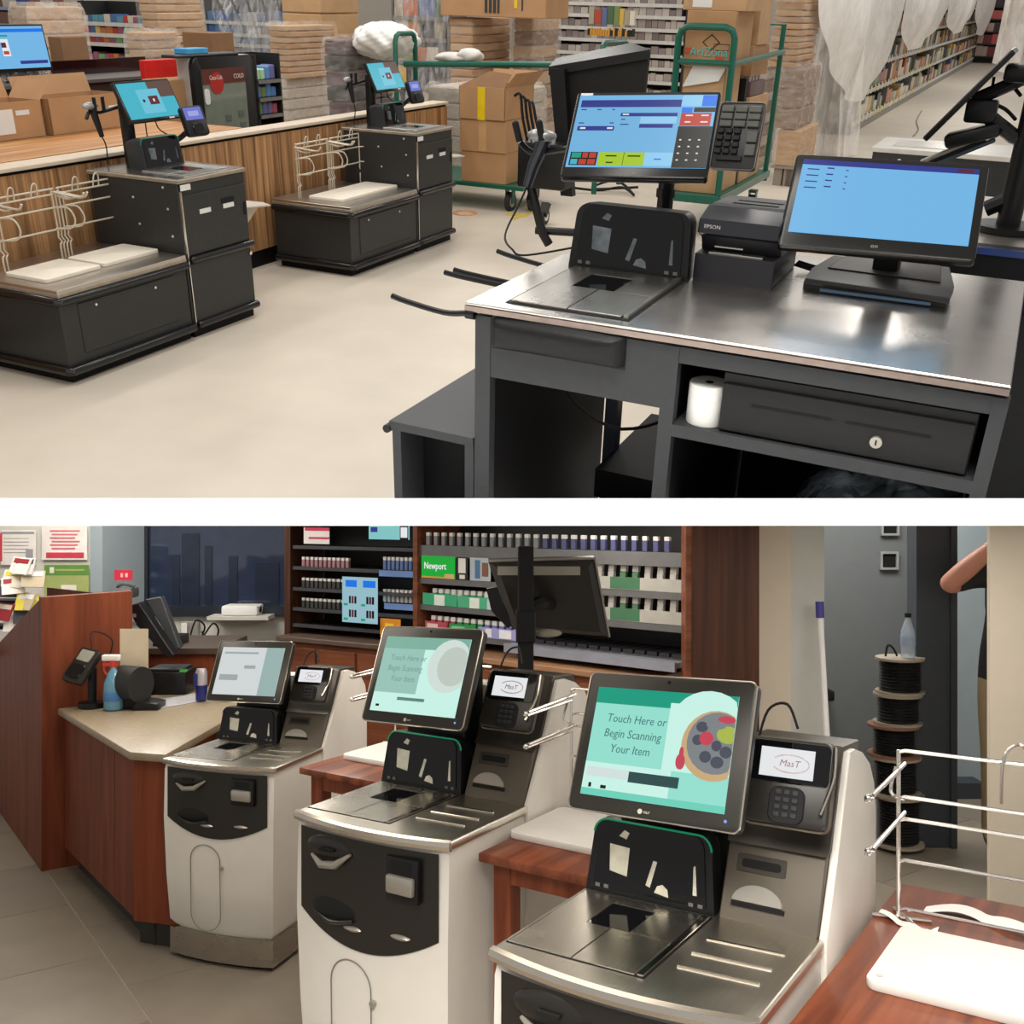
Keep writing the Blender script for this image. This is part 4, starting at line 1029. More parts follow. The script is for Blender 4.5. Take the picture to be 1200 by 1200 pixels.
mb = MB(); mb.box(ax0 - .03, ax1 + .03, Yc - .03, Yc + ln + .05, max(.12, zdk - .06), zdk, .006, 1); obj('platform', mb, green_steel, G2)
for x in (ax0 + .06, ax1 - .06):
    for y in (Yc + .1, Yc + ln - .1): caster(G2, x, y, .055)
bz = zdk + .0005
carton('long low carton at the bottom front of the second green cart', ax0 + .03, ax1 - .03, Yc + .06, Yc + .6, bz, zm - .452, cardboard2)
oc = open_carton('open_carton', 'open carton with loose flap below the printed carton on the second cart', ax0 + .03, ax1 - .06, Yc + .08, Yc + .5, zm - .45, zm - .03, cardboard2, (0, 0, 0, 0))
mb = MB(); mb.poly([(ax0 + .04, Yc + .06, zm - .17), (ax1 - .1, Yc + .06, zm - .12), (ax1 - .06, Yc + .075, zm - .03), (ax0 + .1, Yc + .075, zm - .03)]); obj('flap', mb, paper, oc, weld=False)
ca = carton('printed carton with white label topmost at the end of the second green cart', ax0 + .03, ax1 - .02, Yc + .06, Yc + .55, zm - .0295, zt + .10, cardboard)
text('lettering', 'AriZona', .085, mat('teal_print', rgb(110, 190, 180), .5), ca, T((ax0 + ax1) / 2 + .01, Yc + .055, zm + .065), ext=.002, sx=.98)
for q in ((ax0 + .04, ax0 + .09, .05, .09), (ax1 - .14, ax1 - .08, .02, .04)):
    mb = MB(); mb.box(q[0], q[1], Yc + .056, Yc + .061, zm + q[2], zm + q[3]); obj('red_print', mb, mat('red_orange_print', rgb(200, 80, 50), .5), ca, smooth=0)
mb = MB(); mb.tube([((ax0 + ax1) / 2 + .02, Yc + .058, zt - .15), ((ax0 + ax1) / 2 + .08, Yc + .058, zt - .10), ((ax0 + ax1) / 2 + .02, Yc + .058, zt - .05), ((ax0 + ax1) / 2 - .04, Yc + .058, zt - .10)], .005, 4, closed=True); mb.tube([(ax1 - .16, Yc + .058, zt - .15), (ax1 - .05, Yc + .058, zt - .15), (ax1 - .05, Yc + .058, zt - .11), (ax1 - .16, Yc + .058, zt - .11)], .003, 4, closed=True); obj('black_print', mb, ink, ca, smooth=0)
c2 = carton('wide carton with white label at the very top of the second green cart', ax0 - .02, ax1 + .03, Yc + .1, Yc + .58, zt + .1005, zt + .5, cardboard2)
mb = MB(); mb.box(ax0 + .05, ax0 + .19, Yc + .095, Yc + .101, zt + .12, zt + .20); obj('white_label', mb, sticker, c2, smooth=0)
# rear load of the cart
rx0, rx1, ry0, ry1 = ax1 - .34, ax1 - .025, Yc + .68, Yc + 1.3
zA, zB, zC, zD = uy(880, 112, Yc + .9).z, uy(880, 88, Yc + .9).z, uy(880, 52, Yc + .9).z, uy(880, 8, Yc + .9).z
h3 = (zA - bz) / 3
for k, nm in enumerate(('carton lowest in the rear load of the second green cart', 'carton second in the rear load of the second green cart', 'carton third in the rear load of the second green cart')):
    carton(nm, rx0 - .02 * (k == 1), rx1 + .015 * (k == 2), ry0, ry1, bz + h3 * k, bz + h3 * (k + 1) - .001, cardboard2 if k != 1 else cardboard)
BPk = thing('bottle_pack', 'shrink-wrapped dark bottle pack on the rear load of the second green cart', 'pack', T())
mb = MB(); mb.box(rx0, rx1, ry0 + .05, ry1 - .1, zA, zB - .04, .01, 2); obj('bottles', mb, mat('purple_brown_pack', rgb(96, 66, 70), .4), BPk)
for i_ in range(5):
    for j_ in range(4):
        mb = MB(); mb.cyl((rx0 + .04 + .06 * i_, ry0 + .1 + .1 * j_, zB - .041), (rx0 + .04 + .06 * i_, ry0 + .1 + .1 * j_, zB), .018, n=10); obj('cap', mb, mat('clear_caps', rgb(190, 184, 180), .3), BPk)
carton('carton lying on the dark bottle pack of the second green cart', rx0 + .02, rx1, ry0, ry1 - .1, zB + .0005, zC, cardboard)
carton('narrow upright carton topmost at the rear of the second green cart', rx0 + .08, rx1 + .01, ry0 + .05, ry0 + .4, zC + .0005, zD + .1, cardboard2)
mb = MB(); mb.box(ax1 - .10, ax1 - .035, Yc + .604, Yc + .67, bz, uy(866, 92, Yc + .62).z); obj('black_package', mb, black_matte, label='black slim upright package behind the hoop of the second green cart', cat='package')

# ------------------------------------------------------------------ black wheeled stand in the middle
BS = thing('wheeled_stand', 'black wheeled stand with large black back panel behind the register touchscreen', 'stand', T())
Ys = 6.3
q = [uy(*p, Ys) for p in ((645, 78), (660, 192), (748, 170), (760, 62))]
mb = MB(); pts = [(p.x, p.z) for p in q]; mb.prism(pts, 'y', Ys, Ys + .05, .008, 2); obj('back_panel', mb, mat('matte_black_panel', rgb(28, 27, 26), .55, spec=.2), BS)
p0, p1, p2, p3 = uy(643, 78, Ys - .02), uy(762, 58, Ys - .02), uy(740, 50, Ys + .12), uy(652, 68, Ys + .12)
mb = MB(); mb.add([p0, p1, p2, p3] + [v - Vector((0, 0, .05)) for v in (p0, p1, p2, p3)], [(0, 1, 2, 3), (4, 7, 6, 5), (0, 4, 5, 1), (1, 5, 6, 2), (2, 6, 7, 3), (3, 7, 4, 0)]); obj('top_ledge', mb, mat('satin_black', (.012, .012, .012), .35, spec=.3), BS)
a = uy(655, 80, Ys); b_ = uy(668, 190, Ys)
mb = MB(); mb.add([(a.x - .04, Ys - .06, a.z), (a.x + .06, Ys - .06, a.z), (b_.x + .05, Ys - .06, b_.z - .2), (b_.x - .03, Ys - .06, b_.z - .2), (a.x - .04, Ys, a.z), (a.x + .06, Ys, a.z), (b_.x + .05, Ys, b_.z - .2), (b_.x - .03, Ys, b_.z - .2)], [(0, 1, 2, 3), (4, 7, 6, 5), (0, 4, 5, 1), (1, 5, 6, 2), (2, 6, 7, 3), (3, 7, 4, 0)]); obj('side_post', mb, black_plastic, BS)
s0, s1 = uy(606, 165, Ys - .2), uy(660, 225, Ys - .2)
mb = MB(); mb.box(s0.x, s1.x, Ys - .2, Ys + .0, s1.z, s0.z, .02, 2); obj('seat_box', mb, black_plastic, BS)
mb = MB(); mb.tube([(s0.x + .05, Ys - .12, s1.z + .05), (s0.x + .16, Ys - .12, .22), (s0.x + .2, Ys - .1, .15)], .03, 8); mb.tube([(s0.x + .10, Ys - .1, .23), (s1.x + .5, Ys + .1, .23)], .026, 8); obj('base_frame', mb, black_plastic, BS)
t0 = uy(615, 115, Ys - .1)
for k in range(4):
    mb = MB(); mb.tube([(t0.x + .04 * k - .07, Ys - .1, t0.z + .01 - .01 * k), (t0.x + .03 * k - .02, Ys - .12, t0.z + .02 - .02 * k), (t0.x + .03 * k, Ys - .12, t0.z - .12), (t0.x + .03 * k + .05, Ys - .1, t0.z - .33)], .009, 7, sub=3); obj('cable_arm', mb, black_matte, BS)
for (px, py) in ((623, 247), (638, 263)):
    w = uz(px, py, 0)
    mb = MB(); mb.cyl((w.x - .015, w.y, .062), (w.x + .015, w.y, .062), .06, n=20); wh = obj('caster', mb, rubber, BS)
    mb = MB(); mb.cyl((w.x - .017, w.y, .062), (w.x + .017, w.y, .062), .035, n=18); obj('hub', mb, white_plastic, wh)
    mb = MB(); mb.prism([(w.y - .03, .06), (w.y + .05, .15), (w.y + .0, .17), (w.y - .05, .10)], 'x', w.x - .03, w.x + .03); obj('fork', mb, black_plastic, wh)
mb = MB(); wf = uz(700, 227, 0); mb.tube([wf + Vector((-.25, -.1, .05)), wf + Vector((0, 0, .03)), wf + Vector((.2, .1, .06)), wf + Vector((.35, 0, .02)), wf + Vector((.1, .2, .1)), wf + Vector((-.1, .1, .02)), wf + Vector((.3, .25, .05))], .012, 6, sub=5); obj('loose_cables', mb, black_matte, label='tangle of black cables on the floor behind the steel counter', cat='cable')
for (px, py, lab) in ((607, 252, 'yellow floor marking near the casters of the black stand'), (545, 250, 'faded orange floor ring near the farther self checkout machine')):
    w = uz(px, py, 0.002)
    mb = MB()
    if px > 600: mb.box(w.x - .1, w.x + .08, w.y - .05, w.y + .05, .0005, .002); mb.box(w.x + .02, w.x + .06, w.y - .2, w.y + .2, .0005, .0022)
    else:
        mb.tube([(w.x + .09 * math.cos(t * .5236), w.y + .09 * math.sin(t * .5236), .002) for t in range(12)], .012, 6, closed=True)
    obj('floor_marking', mb, mat('yellow_floor_tape', rgb(216, 186, 70), .5) if px > 600 else mat('orange_floor_print', rgb(216, 160, 120), .5), label=lab, cat='marking', smooth=0)

# ------------------------------------------------------------------ right: wrapped pallet, aisle shelving, hanging sheets
wrapped_stack('wrapped_carton_stack', 'tall wrapped carton pallet between the green cart and the aisle', 903, -12, 962, 80, 10.4, .9, 12, cardboard2, None, wrap, cardboard, palletbase=False)
wrapped_stack('wrapped_carton_stack', 'brown wrapped boxes beneath the tall carton pallet', 906, 80, 958, 152, 10.4, .9, 3, cardboard3, None, wrap2)
wrapped_stack('wrapped_carton_stack', 'lowest wrapped boxes on the pallet between the green cart and the aisle', 906, 152, 946, 196, 10.4, .9, 1, cardboard2, None, wrap, palletbase=True)
GX = -2.25
ys = [15.2 + 3.2 * k for k in range(8)]
ordn = ['nearest', 'second', 'third', 'fourth', 'fifth', 'sixth', 'seventh', 'farthest']
for k, y in enumerate(ys):
    G = thing('aisle_shelf', '%s bay of the long grocery shelf along the aisle' % ordn[k], 'shelf unit', T(), 'grocery shelf bays')
    mb = MB(); mb.box(GX - .55, GX - .5, y, y + 3.2, 0, 2.1); mb.box(GX - .5, GX, y, y + .02, .0, 2.1); obj('frame', mb, shelf_grey, G)
    mb = MB(); mb.box(GX - .5, GX, y, y + 3.2, 0, .14); obj('base', mb, mat('grey_kick', rgb(140, 134, 126), .5), G)
    st = MB()
    for z in (.15, .50, .85, 1.2, 1.55):
        mb = MB(); mb.box(GX - .5, GX, y + .02, y + 3.2, z - .02, z); mb.mi = 1; mb.box(GX, GX + .015, y + .02, y + 3.2, z - .04, z + .012); obj('shelf_board', mb, [shelf_grey, rail_white], G)
        goods(st, y + .04, y + 3.18, GX - .3, .28, z + .001, (.14, .42), (.12, .28), PAL_FOOD, .012, 'y')
    if k < 3:
        t = MB()
        for j in range(9):
            for z in (.15, .50, .85):
                mb = t; yy = y + .2 + j * .34 + random.uniform(-.05, .05); mb.col = random.choice([rgb(220, 200, 70), rgb(230, 225, 215), rgb(230, 225, 215)]); mb.box(GX + .016, GX + .02, yy, yy + .10, z - .05, z + .05)
        obj('price_tags', t, goods_mat, G, kind='stuff', smooth=0)
    obj('products', st, goods_mat, G, kind='stuff', smooth=0)
def hanging_sheet(label, px0, px1, pyb, X, folds, ztop=2.4, skew=.5):
    ph = random.uniform(0, 6)
    mb = MB()
    def f(u, v):
        px = px0 + (px1 - px0) * u
        e = ux(px, 20, X)
        s_ = u ** (math.log(.5) / math.log(skew))
        prof = max(0, math.sin(math.pi * min(1, max(0, s_)))) ** .55
        zlow = ux(px, max(pyb * prof, -25), X).z
        z = ztop + (zlow - ztop) * v
        bul = .14 * math.sin(math.pi * v) * prof + .03 * math.sin(folds * 6.28 * u + ph + 2.5 * v) * (.4 + v) * prof
        return (X + .05 + bul, e.y, z)
    mb.grid(f, 56, 22)
    return obj('hanging_plastic_sheet', mb, sheet, label=label, cat='plastic sheet', group='plastic sheets over the grocery shelf', weld=False, smooth=60)
def curtain(label, pts, Y0, Y1, X0, X1, m, zt=2.4, zb=.0):
    pass
hanging_sheet('long bulging plastic sheet hanging nearest over the grocery shelf', 950, 1052, 112, -2.1, 4, skew=.6)
hanging_sheet('wide rounded plastic sheet hanging second over the grocery shelf', 1054, 1107, 57, -2.08, 3, skew=.28)
hanging_sheet('narrow rounded plastic sheet hanging third over the grocery shelf', 1106, 1138, 39, -2.08, 3, skew=.4)
hanging_sheet('small plastic sheet hanging fourth over the grocery shelf', 1139, 1165, 40, -2.08, 3, skew=.45)
# film around the near end of the aisle shelf, falling to the floor
mb = MB()
a, b = uy(952, 100, 12.6), uy(1006, 100, 13.2)
def ff(u, v):
    flare = 1 + .25 * max(0, .25 - v) * 4
    return (a.x - .1 + (b.x - a.x + .15) * ((u - .5) * flare + .5) + .03 * math.sin(19 * u + 7 * v), 12.9 + .12 * math.sin(14 * u + 3 * v) + .08 * math.sin(33 * u), .01 + 2.3 * v)
mb.grid(ff, 44, 30); obj('floor_length_film', mb, film('cloudy_hanging_film', (.84, .81, .77), .55, 3, .25, .4, (3, 3, 1)), label='cloudy plastic film falling to the floor at the aisle shelf end', cat='plastic sheet', weld=False, smooth=60)
# far end of the aisle and right edge
x0, x1, z0, z1 = exY(1160, -10, 1215, 60, 38)
gondola('bottle_shelf', 'distant dark bottle shelf at the upper right corner', x0 - 1, x1 + 1.5, 38, .4, [.2, .55, .9, 1.25, 1.6], 2.2, [rgb(*c) for c in ((120, 40, 50), (60, 40, 50), (180, 160, 150), (200, 90, 90))], shelf_dark, shelf_dark, (.12, .25), (.2, .3))
mb = MB()
a, b = uy(1172, 30, 20), uy(1215, 30, 20)
mb.grid(lambda u, v: (a.x + (b.x - a.x) * u + .04 * math.sin(20 * u), 20 + .12 * math.sin(16 * u + 6 * v), z0 * 0 + uy(1190, 75, 20).z - .15 * math.sin(math.pi * u) + (2.3 - uy(1190, 75, 20).z) * v), 30, 16); obj('hanging_plastic_sheet', mb, sheet, label='plastic sheet hanging at the right frame edge across the aisle', cat='plastic sheet', weld=False, smooth=60)
mb = MB(); w = uz(1120, 100, 0); mb.tube([uz(1080, 130, .004), uz(1074, 142, .004), uz(1076, 152, .004), uz(1070, 160, .004)], .012, 5, sub=4); obj('aisle_cable', mb, mat('grey_cord', rgb(150, 142, 130), .6), label='thin grey cord lying on the aisle floor', cat='cable')

# ------------------------------------------------------------------ neighbouring checkout at the right edge
NC = thing('neighbour_counter', 'white-topped dark checkout cabinet behind the low blue-screened monitor', 'counter', T())
zc = .775
pa, pb2, pc = uz(1024, 172, zc), uz(1150, 176, zc), uz(1062, 158, zc)
x0, y0_ = pa.x, pa.y
mb = MB(); mb.box(x0, x0 + 1.0, y0_, y0_ + .62, 0, zc - .03); obj('body', mb, laminate_dk, NC)
mb = MB(); mb.box(x0 - .01, x0 + 1.0, y0_ - .01, y0_ + .63, zc - .03, zc, .003, 1); obj('counter_top', mb, mat('white_top', rgb(205, 202, 194), .3), NC)
mb = MB(); mb.box(x0 + .10, x0 + .55, y0_ + .12, y0_ + .5, zc, zc + .004); obj('scan_plate', mb, deck_steel, NC)
mb = MB(); mb.cyl((x0 + .17, y0_ + .001, zc - .075), (x0 + .17, y0_ - .004, zc - .075), .014); obj('screw', mb, screw_mat, NC)
NP = thing('neighbour_register', 'black pole with tilted monitors seen edge on at the right frame edge', 'register', T())
Yn = 3.25
pt, pbm = uy(1186, 112, Yn), uy(1180, 268, Yn)
mb = MB(); mb.cyl(pbm, (pbm.x, Yn, pt.z), .032, n=18); obj('pole', mb, black_plastic, NP)
mb = MB(); mb.cyl((pbm.x, Yn, pbm.z - .004), (pbm.x, Yn, pbm.z + .012), .09, n=28); obj('base_disc', mb, black_plastic, NP)
a, b = uy(1083, 164, Yn - .1), uy(1188, 60, Yn - .1)
ang = math.degrees(math.atan2(b.z - a.z, b.x - a.x)); ln = (b - a).length; mid = (a + b) / 2
mb = MB(); mb.box(-ln / 2, ln / 2, -.10, .14, -.008, .008, .003, 1); obj('monitor', mb, bezel, NP, T(mid.x, Yn, mid.z, 0, 0, -ang))
a, b = uy(1140, 118, Yn), uy(1200, 92, Yn)
mb = MB(); mb.tube([a, b, b + Vector((.2, 0, .02))], .018, 8); mb.box(b.x - .05, b.x + .2, Yn - .05, Yn + .05, b.z - .01, b.z + .035, .01, 2); obj('upper_device', mb, black_plastic, NP)
a, b = uy(1150, 130, Yn), uy(1188, 160, Yn)
mb = MB(); mb.tube([a, b, (pbm.x, Yn, b.z - .01)], .02, 8); mb.box(a.x - .04, a.x + .04, Yn - .03, Yn + .03, a.z - .03, a.z + .03, .008, 2); obj('monitor_arm', mb, black_plastic, NP)
a, b = uy(1112, 172, Yn), uy(1172, 150, Yn)
mb = MB(); mb.box(-.07, .07, -.05, .05, -.018, .018, .010, 2); obj('card_reader', mb, black_plastic, NP, T(*uy(1140, 158, Yn), 0, 0, -18))
for k in range(3):
    a, b = uy(1090 + 14 * k, 186, Yn), uy(1132 + 8 * k, 168, Yn)
    mb = MB(); mb.box(-.075, .075, -.012, .012, -.006, .006, .003, 1); obj('bracket_blade', mb, (mat('silver_blade', rgb(170, 164, 156), .3, .5), black_plastic, mat('slate_blade', rgb(80, 92, 104), .3, .3))[k], NP, T(*((a + b) / 2), 0, 0, -28))
a, b = uy(1155, 300 - 55, Yn), uy(1186, 232, Yn)
mb = MB(); mb.tube([a, b], .022, 8); obj('lower_arm', mb, black_plastic, NP)
mb = MB(); mb.tube([uy(1160, 120, Yn), uy(1178, 128, Yn + .03), uy(1190, 140, Yn)], .005, 6, sub=5); mb.tube([uy(1172, 108, Yn), uy(1184, 100, Yn + .03), uy(1196, 112, Yn)], .005, 6, sub=5); mb.tube([uy(1165, 90, Yn), uy(1160, 128, Yn), uy(1170, 150, Yn)], .004, 6, sub=5); obj('cable', mb, black_matte, NP)
# steel lane top and black blue-edged guard behind the low monitor
NL = thing('neighbour_lane', 'black lane guard with blue strip and steel top at the right frame edge', 'counter', T())
mb = MB(); zl = pbm.z - .006; mb.box(pbm.x - .35, pbm.x + .9, Yn - .25, Yn + .6, zl - .03, zl); obj('counter_top', mb, bag_top, NL)
a = uy(1150, 292, 2.95)
mb = MB(); mb.box(a.x - .1, a.x + .6, 2.95, 3.0, a.z - .16, a.z + .006); obj('guard', mb, black_matte, NL)
mb = MB(); mb.box(a.x - .1, a.x + .6, 2.945, 2.952, a.z - .012, a.z + .006); obj('blue_strip', mb, mat('blue_strip', rgb(52, 72, 130), .3), NL)
mb = MB(); mb.box(pbm.x - .33, pbm.x + .9, Yn - .2, Yn + .58, .05, zl - .03); obj('body', mb, laminate_dk, NL)
# ================================================================== LOWER ROOM
STAGE = ML
kiosk_white = mat('warm_white_shell', rgb(226, 222, 214), .35, var=.02)
panel_grey = mat('grey_bronze_plastic', rgb(92, 85, 75), .4, .25, var=.06)
panel_dark = mat('dark_bronze_plastic', rgb(58, 54, 48), .38, .2)
fascia_mat = mat('black_fascia', rgb(30, 28, 26), .28)
mon_case = mat('taupe_monitor_case', rgb(42, 40, 36), .35, .2)
kdeck = steel('kiosk_deck_steel', (.72, .68, .60), .30, (60, 3, 3))
kplat = steel('kiosk_platter_steel', (.74, .70, .62), .26, (50, 3, 3))
krim = steel('kiosk_rim_steel', (.66, .61, .54), .16, (3, 3, 3))
kbase = steel('kiosk_base_steel', (.46, .42, .37), .26, (3, 3, 60))
greenglow = emit('green_scan_light', (.01, .30, .13), .7)
dimglow = emit('dim_scan_light', (.10, .08, .06), .3)
silver = mat('silver_plastic_lower', rgb(170, 166, 158), .3, .6)
KW, KZ = .49, .85
def arc(u, bulge=.034): return -bulge * (1 - (2 * u - 1) ** 2)
def outline(w, y1, bulge, inset=0, n=14):
    pts = [(inset + (w - 2 * inset) * k / n, arc(k / n, bulge) + inset) for k in range(n + 1)]
    return pts + [(w - inset, y1), (inset, y1)]
def kiosk(label, M, group, scr, glow):
    K = thing('self_checkout_kiosk', label, 'self checkout', M, group)
    # white shell lofted with a bellied front
    mb = MB(); lv = [(.125, .035, .0), (.16, .014, .0), (.35, .006, -.004), (.60, .0, -.006), (.80, .0, .0), (.826, .004, .0)]
    n = None; V = []; F = []
    for z, ins, dy in lv:
        o = [(x, y + dy if i < 15 else y) for i, (x, y) in enumerate(outline(KW, .70, .026, ins))]
        n = len(o); V += [(x, y, z) for x, y in o]
    for r in range(len(lv) - 1):
        for i in range(n): F.append([r * n + i, r * n + (i + 1) % n, (r + 1) * n + (i + 1) % n, (r + 1) * n + i])
    F += [list(range(n))[::-1], [(len(lv) - 1) * n + i for i in range(n)]]
    mb.add(V, F); obj('shell', mb, kiosk_white, K, smooth=40)
    mb = MB(); mb.prism(outline(KW, .69, .026, .014), 'z', .018, .126); obj('plinth', mb, kbase, K)
    mb = MB(); mb.prism(outline(KW, .68, .02, .03), 'z', 0, .02); obj('foot', mb, inner_black, K)
    # black fascia
    mb = MB()
    def fa(off):
        def f(u, v):
            x = .022 + (KW - .044) * u; zl = .606 - .066 * (1 - (2 * u - 1) ** 2); z = zl + (.818 - zl) * v
            return (x, arc(x / KW, .026) - off - .004, z)
        return f
    mb.grid(fa(.004), 24, 8); mb.grid(fa(-.008), 24, 8); fs = obj('fascia', mb, fascia_mat, K, weld=False)
    def fy(x): return arc(x / KW, .026) - .009
    mb = MB(); mb.ball((.140, fy(.14) + .006, .780), (.085, .013, .034), 20, 10); obj('coin_hood', mb, fascia_mat, fs)
    mb = MB(); mb.tube([(.075, fy(.075) - .006, .755), (.12, fy(.12) - .016, .740), (.17, fy(.17) - .016, .748), (.215, fy(.215) - .006, .780)], [.004, .010, .011, .004], 8, sub=0); obj('coin_lip', mb, silver, fs)
    mb = MB(); mb.box(.115, .160, fy(.14) - .016, fy(.14) - .008, .776, .784); obj('coin_slot', mb, mat('void_black', (.001, .001, .001), .9), fs)
    mb = MB(); mb.ball((.155, fy(.155) + .010, .628), (.085, .022, .030), 20, 10); obj('coin_cup', mb, mat('void_black', (.001, .001, .001), .9), fs)
    mb = MB(); mb.tube([(.09, fy(.09) - .003, .612), (.15, fy(.15) - .012, .600), (.22, fy(.22) - .003, .612)], .005, 7, sub=4); obj('cup_lip', mb, fascia_mat, fs)
    mb = MB(); mb.box(.325, .425, fy(.375) - .012, fy(.375) + .004, .690, .800, .006, 2); bu = obj('bill_unit', mb, black_plastic, fs)
    mb = MB(); mb.box(.333, .417, fy(.375) - .024, fy(.375) - .008, .712, .758, .007, 2); obj('bill_mouth', mb, silver, bu)
    mb = MB(); mb.box(.345, .405, fy(.375) - .0135, fy(.375) - .010, .766, .792); obj('bill_slot', mb, mat('void_black', (.001, .001, .001), .9), bu)
    mb = MB()
    for x in (.215, .36): mb.ball((x, fy(x) + .004, .592 if x < .3 else .600), (.032, .010, .008), 12, 6)
    obj('fascia_lamps', mb, silver, fs)
    # oval service hatch and lock
    pts = rrect(.135, .36, .066, 8, .205, .330)
    mb = MB(); mb.tube([(x, arc(x / KW, .026) - .005 + (.004 if z < .25 else 0), z) for x, z in pts], .0016, 5, closed=True); obj('hatch_outline', mb, mat('grey_seam', rgb(120, 116, 108), .6), K)
    mb = MB(); mb.cyl((.280, arc(.57, .026) - .002, .42), (.280, arc(.57, .026) - .012, .42), .008); obj('hatch_lock', mb, silver, K)
    # deck
    mb = MB(); mb.prism(outline(KW + .012, .40, .036), 'z', .826, KZ, .007, 3, M=T(-.006)); obj('deck', mb, kdeck, K)
    mb = MB(); mb.tube([(-.004 + (KW + .008) * k / 16, arc(k / 16, .036) + .002, .838) for k in range(17)], .014, 8); obj('deck_rim', mb, krim, K)
    mb = MB(); mb.box(.005, .284, .029, .340, KZ, KZ + .0008); obj('platter_gap', mb, inner_black, K)
    gx0, gx1, gy0, gy1 = .088, .180, .185, .300
    mb = MB(); a, b, c, d = .008, .264, .032, .338
    mb.box(a, .140, c, gy0, KZ, KZ + .0025, .0008, 1); mb.box(.142, b, c, gy0, KZ, KZ + .0025, .0008, 1); mb.box(a, gx0, gy0, d, KZ, KZ + .0025); mb.box(gx1, b, gy0, d, KZ, KZ + .0025); mb.box(gx0, gx1, gy1, d, KZ, KZ + .0025)
    obj('platter', mb, kplat, K)
    mb = MB(); mb.box(.268, .281, c, d, KZ, KZ + .0045, .0015, 1); obj('platter_rail', mb, krim, K)
    mb = MB(); mb.box(gx0, gx1, gy0, gy1, KZ + .0005, KZ + .0015); obj('scan_glass', mb, black_gloss, K)
    for y in (.240, .168, .104):
        mb = MB(); mb.tube([(.312, y, KZ + .0005), (.455, y + .01, KZ + .0005)], .0035, 7); obj('deck_ridge', mb, krim, K)
    # scanner tower and monitor
    tower(K, .142, .345, KZ, .284, .148, .09, glow=glow, icons=True, lean=.022, gl=black_plastic, taper=.10, mir=mat('mirror_reflection', rgb(222, 218, 200), .12, .3, var=.25, scale=22))  # window reflections painted paler than on the upper units
    mb = MB(); mb.box(.05, .26, .40, .50, KZ, 1.22, .01, 2); mb.box(.10, .26, .33, .42, 1.08, 1.22, .01, 2); obj('monitor_mount', mb, black_plastic, K)
    m, s = monitor(K, T(.203, .268, 1.187, -5, -22.8, -2.5), .366, .276, .026, .014, (.026, .032, .030, .030), scr[0], base=scr[1], case=mon_case)
    mb = MB(); mb.tube([(x, .002, z) for x, z in rrect(.366, .276, .014, 4)], .002, 6, closed=True); obj('trim_ring', mb, krim, m)
    mb = MB(); mb.cyl((0, -.001, .127), (0, .001, .127), .003); mb.mi = 1; mb.cyl((.155, -.0012, -.120), (.155, .001, -.120), .003); obj('camera_dot', mb, [black_gloss, emit('blue_led', (.3, .4, 1), 1)], m)
    text('logo', 'ncr', .010, mat('grey_print', rgb(180, 175, 160), .5), m, T(-.005, -.0009, -.125))
    mb = MB(); mb.cyl((-.020, -.0008, -.125), (-.020, .001, -.125), .005, n=12); obj('logo_disc', mb, mat('grey_print', rgb(180, 175, 160), .5), m)
    # payment column
    px0, px1 = .290, .484
    mb = MB(); mb.prism([(.352, KZ), (.60, KZ), (.60, 1.12), (.412, .986)], 'x', px0, px1, .003, 1); pc = obj('payment_column', mb, panel_grey, K)
    mb = MB(); mb.prism([(.402, .986), (.62, .980), (.64, 1.165), (.515, 1.175), (.500, 1.165), (.428, 1.000)], 'x', px0 - .004, px1 + .003, .005, 2); up = obj('payment_head', mb, panel_dark, K)
    def py(z): return .352 + (z - KZ) / .136 * .060
    sl = math.degrees(math.atan2(.060, .136))
    MP = lambda x, z, o=0: T(x, py(z) - o, z, 0, -sl)
    mb = MB(); mb.prism(rrect(.098, .034, .004, 3), 'y', -.002, .004, .001, 1); rp = obj('card_bezel', mb, panel_dark, pc, MP(.362, .950))
    mb = MB(); mb.prism(rrect(.078, .016, .006, 3), 'y', -.003, .0); obj('card_slot', mb, mat('void_black', (.001, .001, .001), .9), rp)
    mb = MB(); pts = [(-.05, -.010)] + [(.05 * math.cos(rad(180 - k * 15)), -.010 + .034 * math.sin(rad(180 - k * 15))) for k in range(1, 12)] + [(.05, -.010)]
    mb.prism(pts, 'y', -.006, .002, .001, 1); rc = obj('receipt_lip', mb, silver, pc, MP(.362, .893))
    mb = MB(); mb.box(-.05, .055, -.004, .003, -.020, -.012); obj('receipt_slot', mb, mat('void_black', (.001, .001, .001), .9), rc)
    # card terminal
    mb = MB(); mb.prism(rrect(.162, .165, .016, 4), 'y', -.004, .030, .006, 2); ct = obj('card_terminal', mb, mat('terminal_black', rgb(38, 36, 33), .32), K, T(.414, .392, 1.122, 2, -24))
    mb = MB(); mb.prism(rrect(.150, .080, .010, 4, .003, .036), 'y', -.0065, -.002, .001, 1); obj('display_bezel', mb, black_gloss, ct)
    s_ = flat(ct, .104, .056, [], S_white, name='terminal_screen', M=T(-.003, -.0072, .034))
    mb = MB(); mb.tube([(.004 + .036 * math.cos(rad(t)), -.0086, .033 + .017 * math.sin(rad(t))) for t in range(-150, 160, 12)], .0012, 5); obj('logo_ring', mb, mat('pink_grey_print', rgb(196, 176, 182), .5), ct)
    text('lettering', 'MasT', .018, mat('red_grey_print', rgb(150, 110, 120), .5), ct, T(.002, -.0080, .033), ext=.0003, shear=.2)
    mb = MB(); mb.prism(rrect(.068, .070, .018, 4, .004, -.045), 'y', -.008, -.002, .002, 1); obj('pin_pad', mb, black_matte, ct)
    for r in range(4):
        for c in range(3):
            mb = MB(); mb.box(-.018 + .016 * c, -.006 + .016 * c, -.0105, -.007, -.026 - .014 * r, -.017 - .014 * r, .001, 1); obj('key', mb, grey_plastic, ct)
